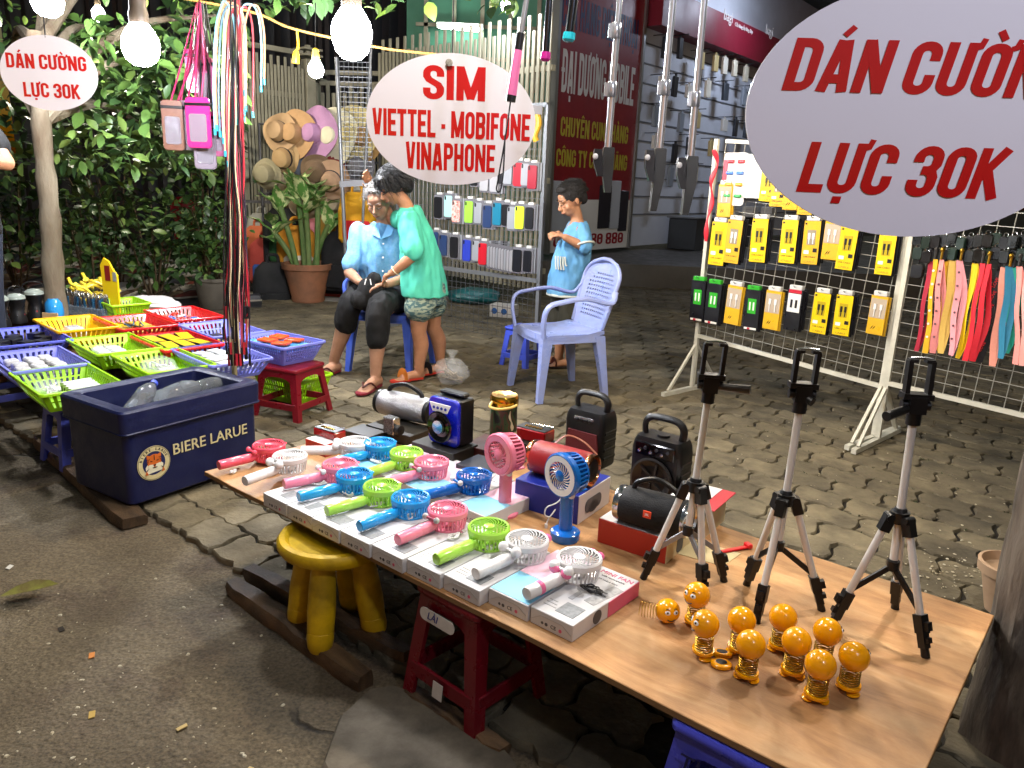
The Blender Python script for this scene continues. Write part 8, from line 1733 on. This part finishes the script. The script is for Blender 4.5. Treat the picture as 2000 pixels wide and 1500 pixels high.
# shoes laid out on a dark sheet
b = MB(); q = [P(*p, .004) for p in ((-60, 600), (510, 600), (530, 505), (-60, 470))]; b.loft([[(p.x, p.y, .002) for p in q], [(p.x, p.y, .008) for p in q]]); tag(b.build('shoe_sheet', mat('sheet_dark', '23242a', .7, var=.4), None), 'dark sheet on the ground covered with shoes', 'sheet')
SHM = [mat('shoe_' + c_, c_, .5) for c_ in ('17171a', '8d8a82', '4a3a2a', '2a2c34', 'a8a49a', '5a2a22', '6a5a44')]; solem = mat('shoe_sole', '8a8478', .7); smesh = {}
def shoe(px, py, a, k, zz=.008):
    if k not in smesh:
        b = MB(); rings = []
        for xx, w_, h_ in ((-.13, .02, .05), (-.12, .034, .07), (-.06, .036, .075), (0, .036, .06), (.06, .042, .045), (.11, .036, .03), (.135, .01, .015)): rings.append([(xx, -w_, .018), (xx, w_, .018), (xx, w_*.75, h_*.8), (xx, 0, h_), (xx, -w_*.75, h_*.8)])
        b.loft(rings); b.k = 1; b.prism([(-.135, -.03), (-.05, -.036), (.06, -.045), (.125, -.025), (.138, 0), (.125, .025), (.06, .045), (-.05, .036), (-.135, .03)], 0, .018); o = b.build('shoe', [SHM[k], solem]); smesh[k] = o.data; bpy.data.objects.remove(o)
    p = P(px, py, zz); o = obj('shoe', smesh[k], None, TR((p.x, p.y, zz), a)); tag(o, 'one of the shoes laid in rows on the dark sheet', 'shoe', 'shoes laid in rows on the sheet')
for r_ in range(8):
    for c_ in range(22):
        px = -10 + c_*24 + (r_ % 2)*10 + rn.uniform(-4, 4); py = 478 + r_*14.5 + px*.012 + rn.uniform(-3, 3)
        if 385 < px < 465 and py > 560: continue
        shoe(px, py, R(-130) + rn.uniform(-.4, .4), rn.randrange(7))
ra_ = armchair('red plastic chair half hidden in the dark bushes', P(362, 492) + V((.1, .2, 0)), R(60), plastic('chair_red', '8a1420', .4))
# ---------------------------------------------------------------- right hand tree and pot
BK2 = mat('bark_dark', '665c50', .9, var=.9, vs=9, dark='1c1712', bump=1.0, bs=30, stretch=(1, 1, .25), thr=(.42, .6)); YT = 1.6
e = [D(1872, 1500, YT), D(1900, 1400, YT), D(1935, 1290, YT), D(1955, 1200, YT), D(1975, 1100, YT), D(1994, 1010, YT)]
rt_ = thing('street_tree', 'rough dark tree trunk at the right edge beside the table', 'tree', TR((e[0].x + .12, YT, 0))); inv = M.Translation((-(e[0].x + .12), -YT, 0))
b = MB(); rings = []; rad = [.135, .128, .118, .112, .108, .106]
prof = [(V((e[0].x + .135 - .03, YT, -.03)), .16)] + [(V((p.x + r_, YT, p.z)), r_) for p, r_ in zip(e, rad)]
dd = prof[-1][0] - prof[-3][0]
for k in range(1, 6): prof.append((prof[6][0] + dd*k*1.4, .104 - .004*k))
fine = []
for (c0_, r0_), (c1_, r1_) in zip(prof[:-1], prof[1:]):
    for k in range(7): q = k/7; fine.append((c0_.lerp(c1_, q), r0_ + (r1_ - r0_)*q))
fine.append(prof[-1])
for c_, r_ in fine:                                             # plates and furrows of the bark
    rg = []
    for j in range(64):
        a = 2*PI*j/64; d = V((math.cos(a), math.sin(a), 0)); f = abs(noise.noise((d.x*7, d.y*7, c_.z*3.2))) + .5*abs(noise.noise((d.x*17 + 4, d.y*17, c_.z*9)))
        rg.append(c_ + d*r_*(.94 + .17*f + .07*noise.noise((d.x*1.6, d.y*1.6, c_.z*2))))
    rings.append(rg)
b.mx(inv); b.loft(rings); b.build('trunk', BK2, rt_, sharp=80)
top_ = prof[-1][0]
for k in range(4): a = k*1.6; e_ = top_ + V((math.cos(a)*.9, math.sin(a)*.9, 1.0)); b = MB(); b.mx(inv); b.tube(bez([top_ - V((0, 0, .05)), top_.lerp(e_, .5) + V((0, 0, .1)), e_], 4), [.06 - .005*i for i in range(9)], 8); b.build('limb', BK2, rt_)
b = MB(); b.mx(inv); ll = MB(); leaves(ll, [top_ + V((rn.gauss(0, .7), rn.gauss(0, .7), .9 + rn.gauss(0, .35))) for _ in range(500)], .13, rn); o = ll.build('crown', LEAF, rt_, inv, sharp=180); o['kind'] = 'stuff'
p = P(1968, 1200); t = thing('clay_pot', 'pale clay pot on the paving behind the right hand trunk', 'pot', TR((p.x, p.y + .02, 0))); b = MB(); b.lathe([(.055, 0), (.06, .02), (.085, .13), (.098, .135), (.1, .165), (.09, .168), (.082, .14), (0, .12)], 28, True, False); b.build('pot_body', mat('clay_pale', 'a88a6c', .75, var=.4, vs=8), t)
# ---------------------------------------------------------------- litter
t = thing('fallen_leaf', 'curled dry green brown leaf on the concrete at the left', 'leaf', TR((P(58, 1158).x, P(58, 1158).y, -.012), R(20))); vs, fs = leaf_pts(.16, .075, .5, -.12); b = MB(); b.mx(M.Translation((-.08, 0, .012))); b.add(vs, fs); b.build('blade', mat('leaf_dry', '6a6a24', .6, var=.9, vs=20, dark='4a3418'), t, sharp=180)
b = MB(); b.tube([(-.08, 0, .012), (-.11, .012, .006)], .0016, 5); b.build('stalk', mat('stem_brown', '4a3c28', .8), t)
for px, py, c_, l in ((178, 1268, 'c07a3a', 'orange scrap of card on the concrete'), (485, 1492, 'b8a070', 'tan scrap of paper at the bottom edge'), (17, 1098, 'b9b5aa', 'tiny white paper scrap at the left edge'), (178, 1380, 'b0924a', 'tan leaf scrap on the concrete, lower left'), (355, 1408, 'a8905a', 'tan crumb of leaf on the concrete, bottom middle left'), (118, 1216, '2a241c', 'small dark dead leaf near the green leaf')):
    p = P(px, py); b = MB(); b.prism([(-.014, -.006), (.012, -.008), (.015, .006), (-.01, .008)], 0, .002); tag(b.build('scrap', mat('scrap_' + c_, c_, .8), None, TR((p.x, p.y, gz(p.x, p.y) + .002), px*.1, .2)), l, 'litter')
bpy.data.scenes.remove(TS)
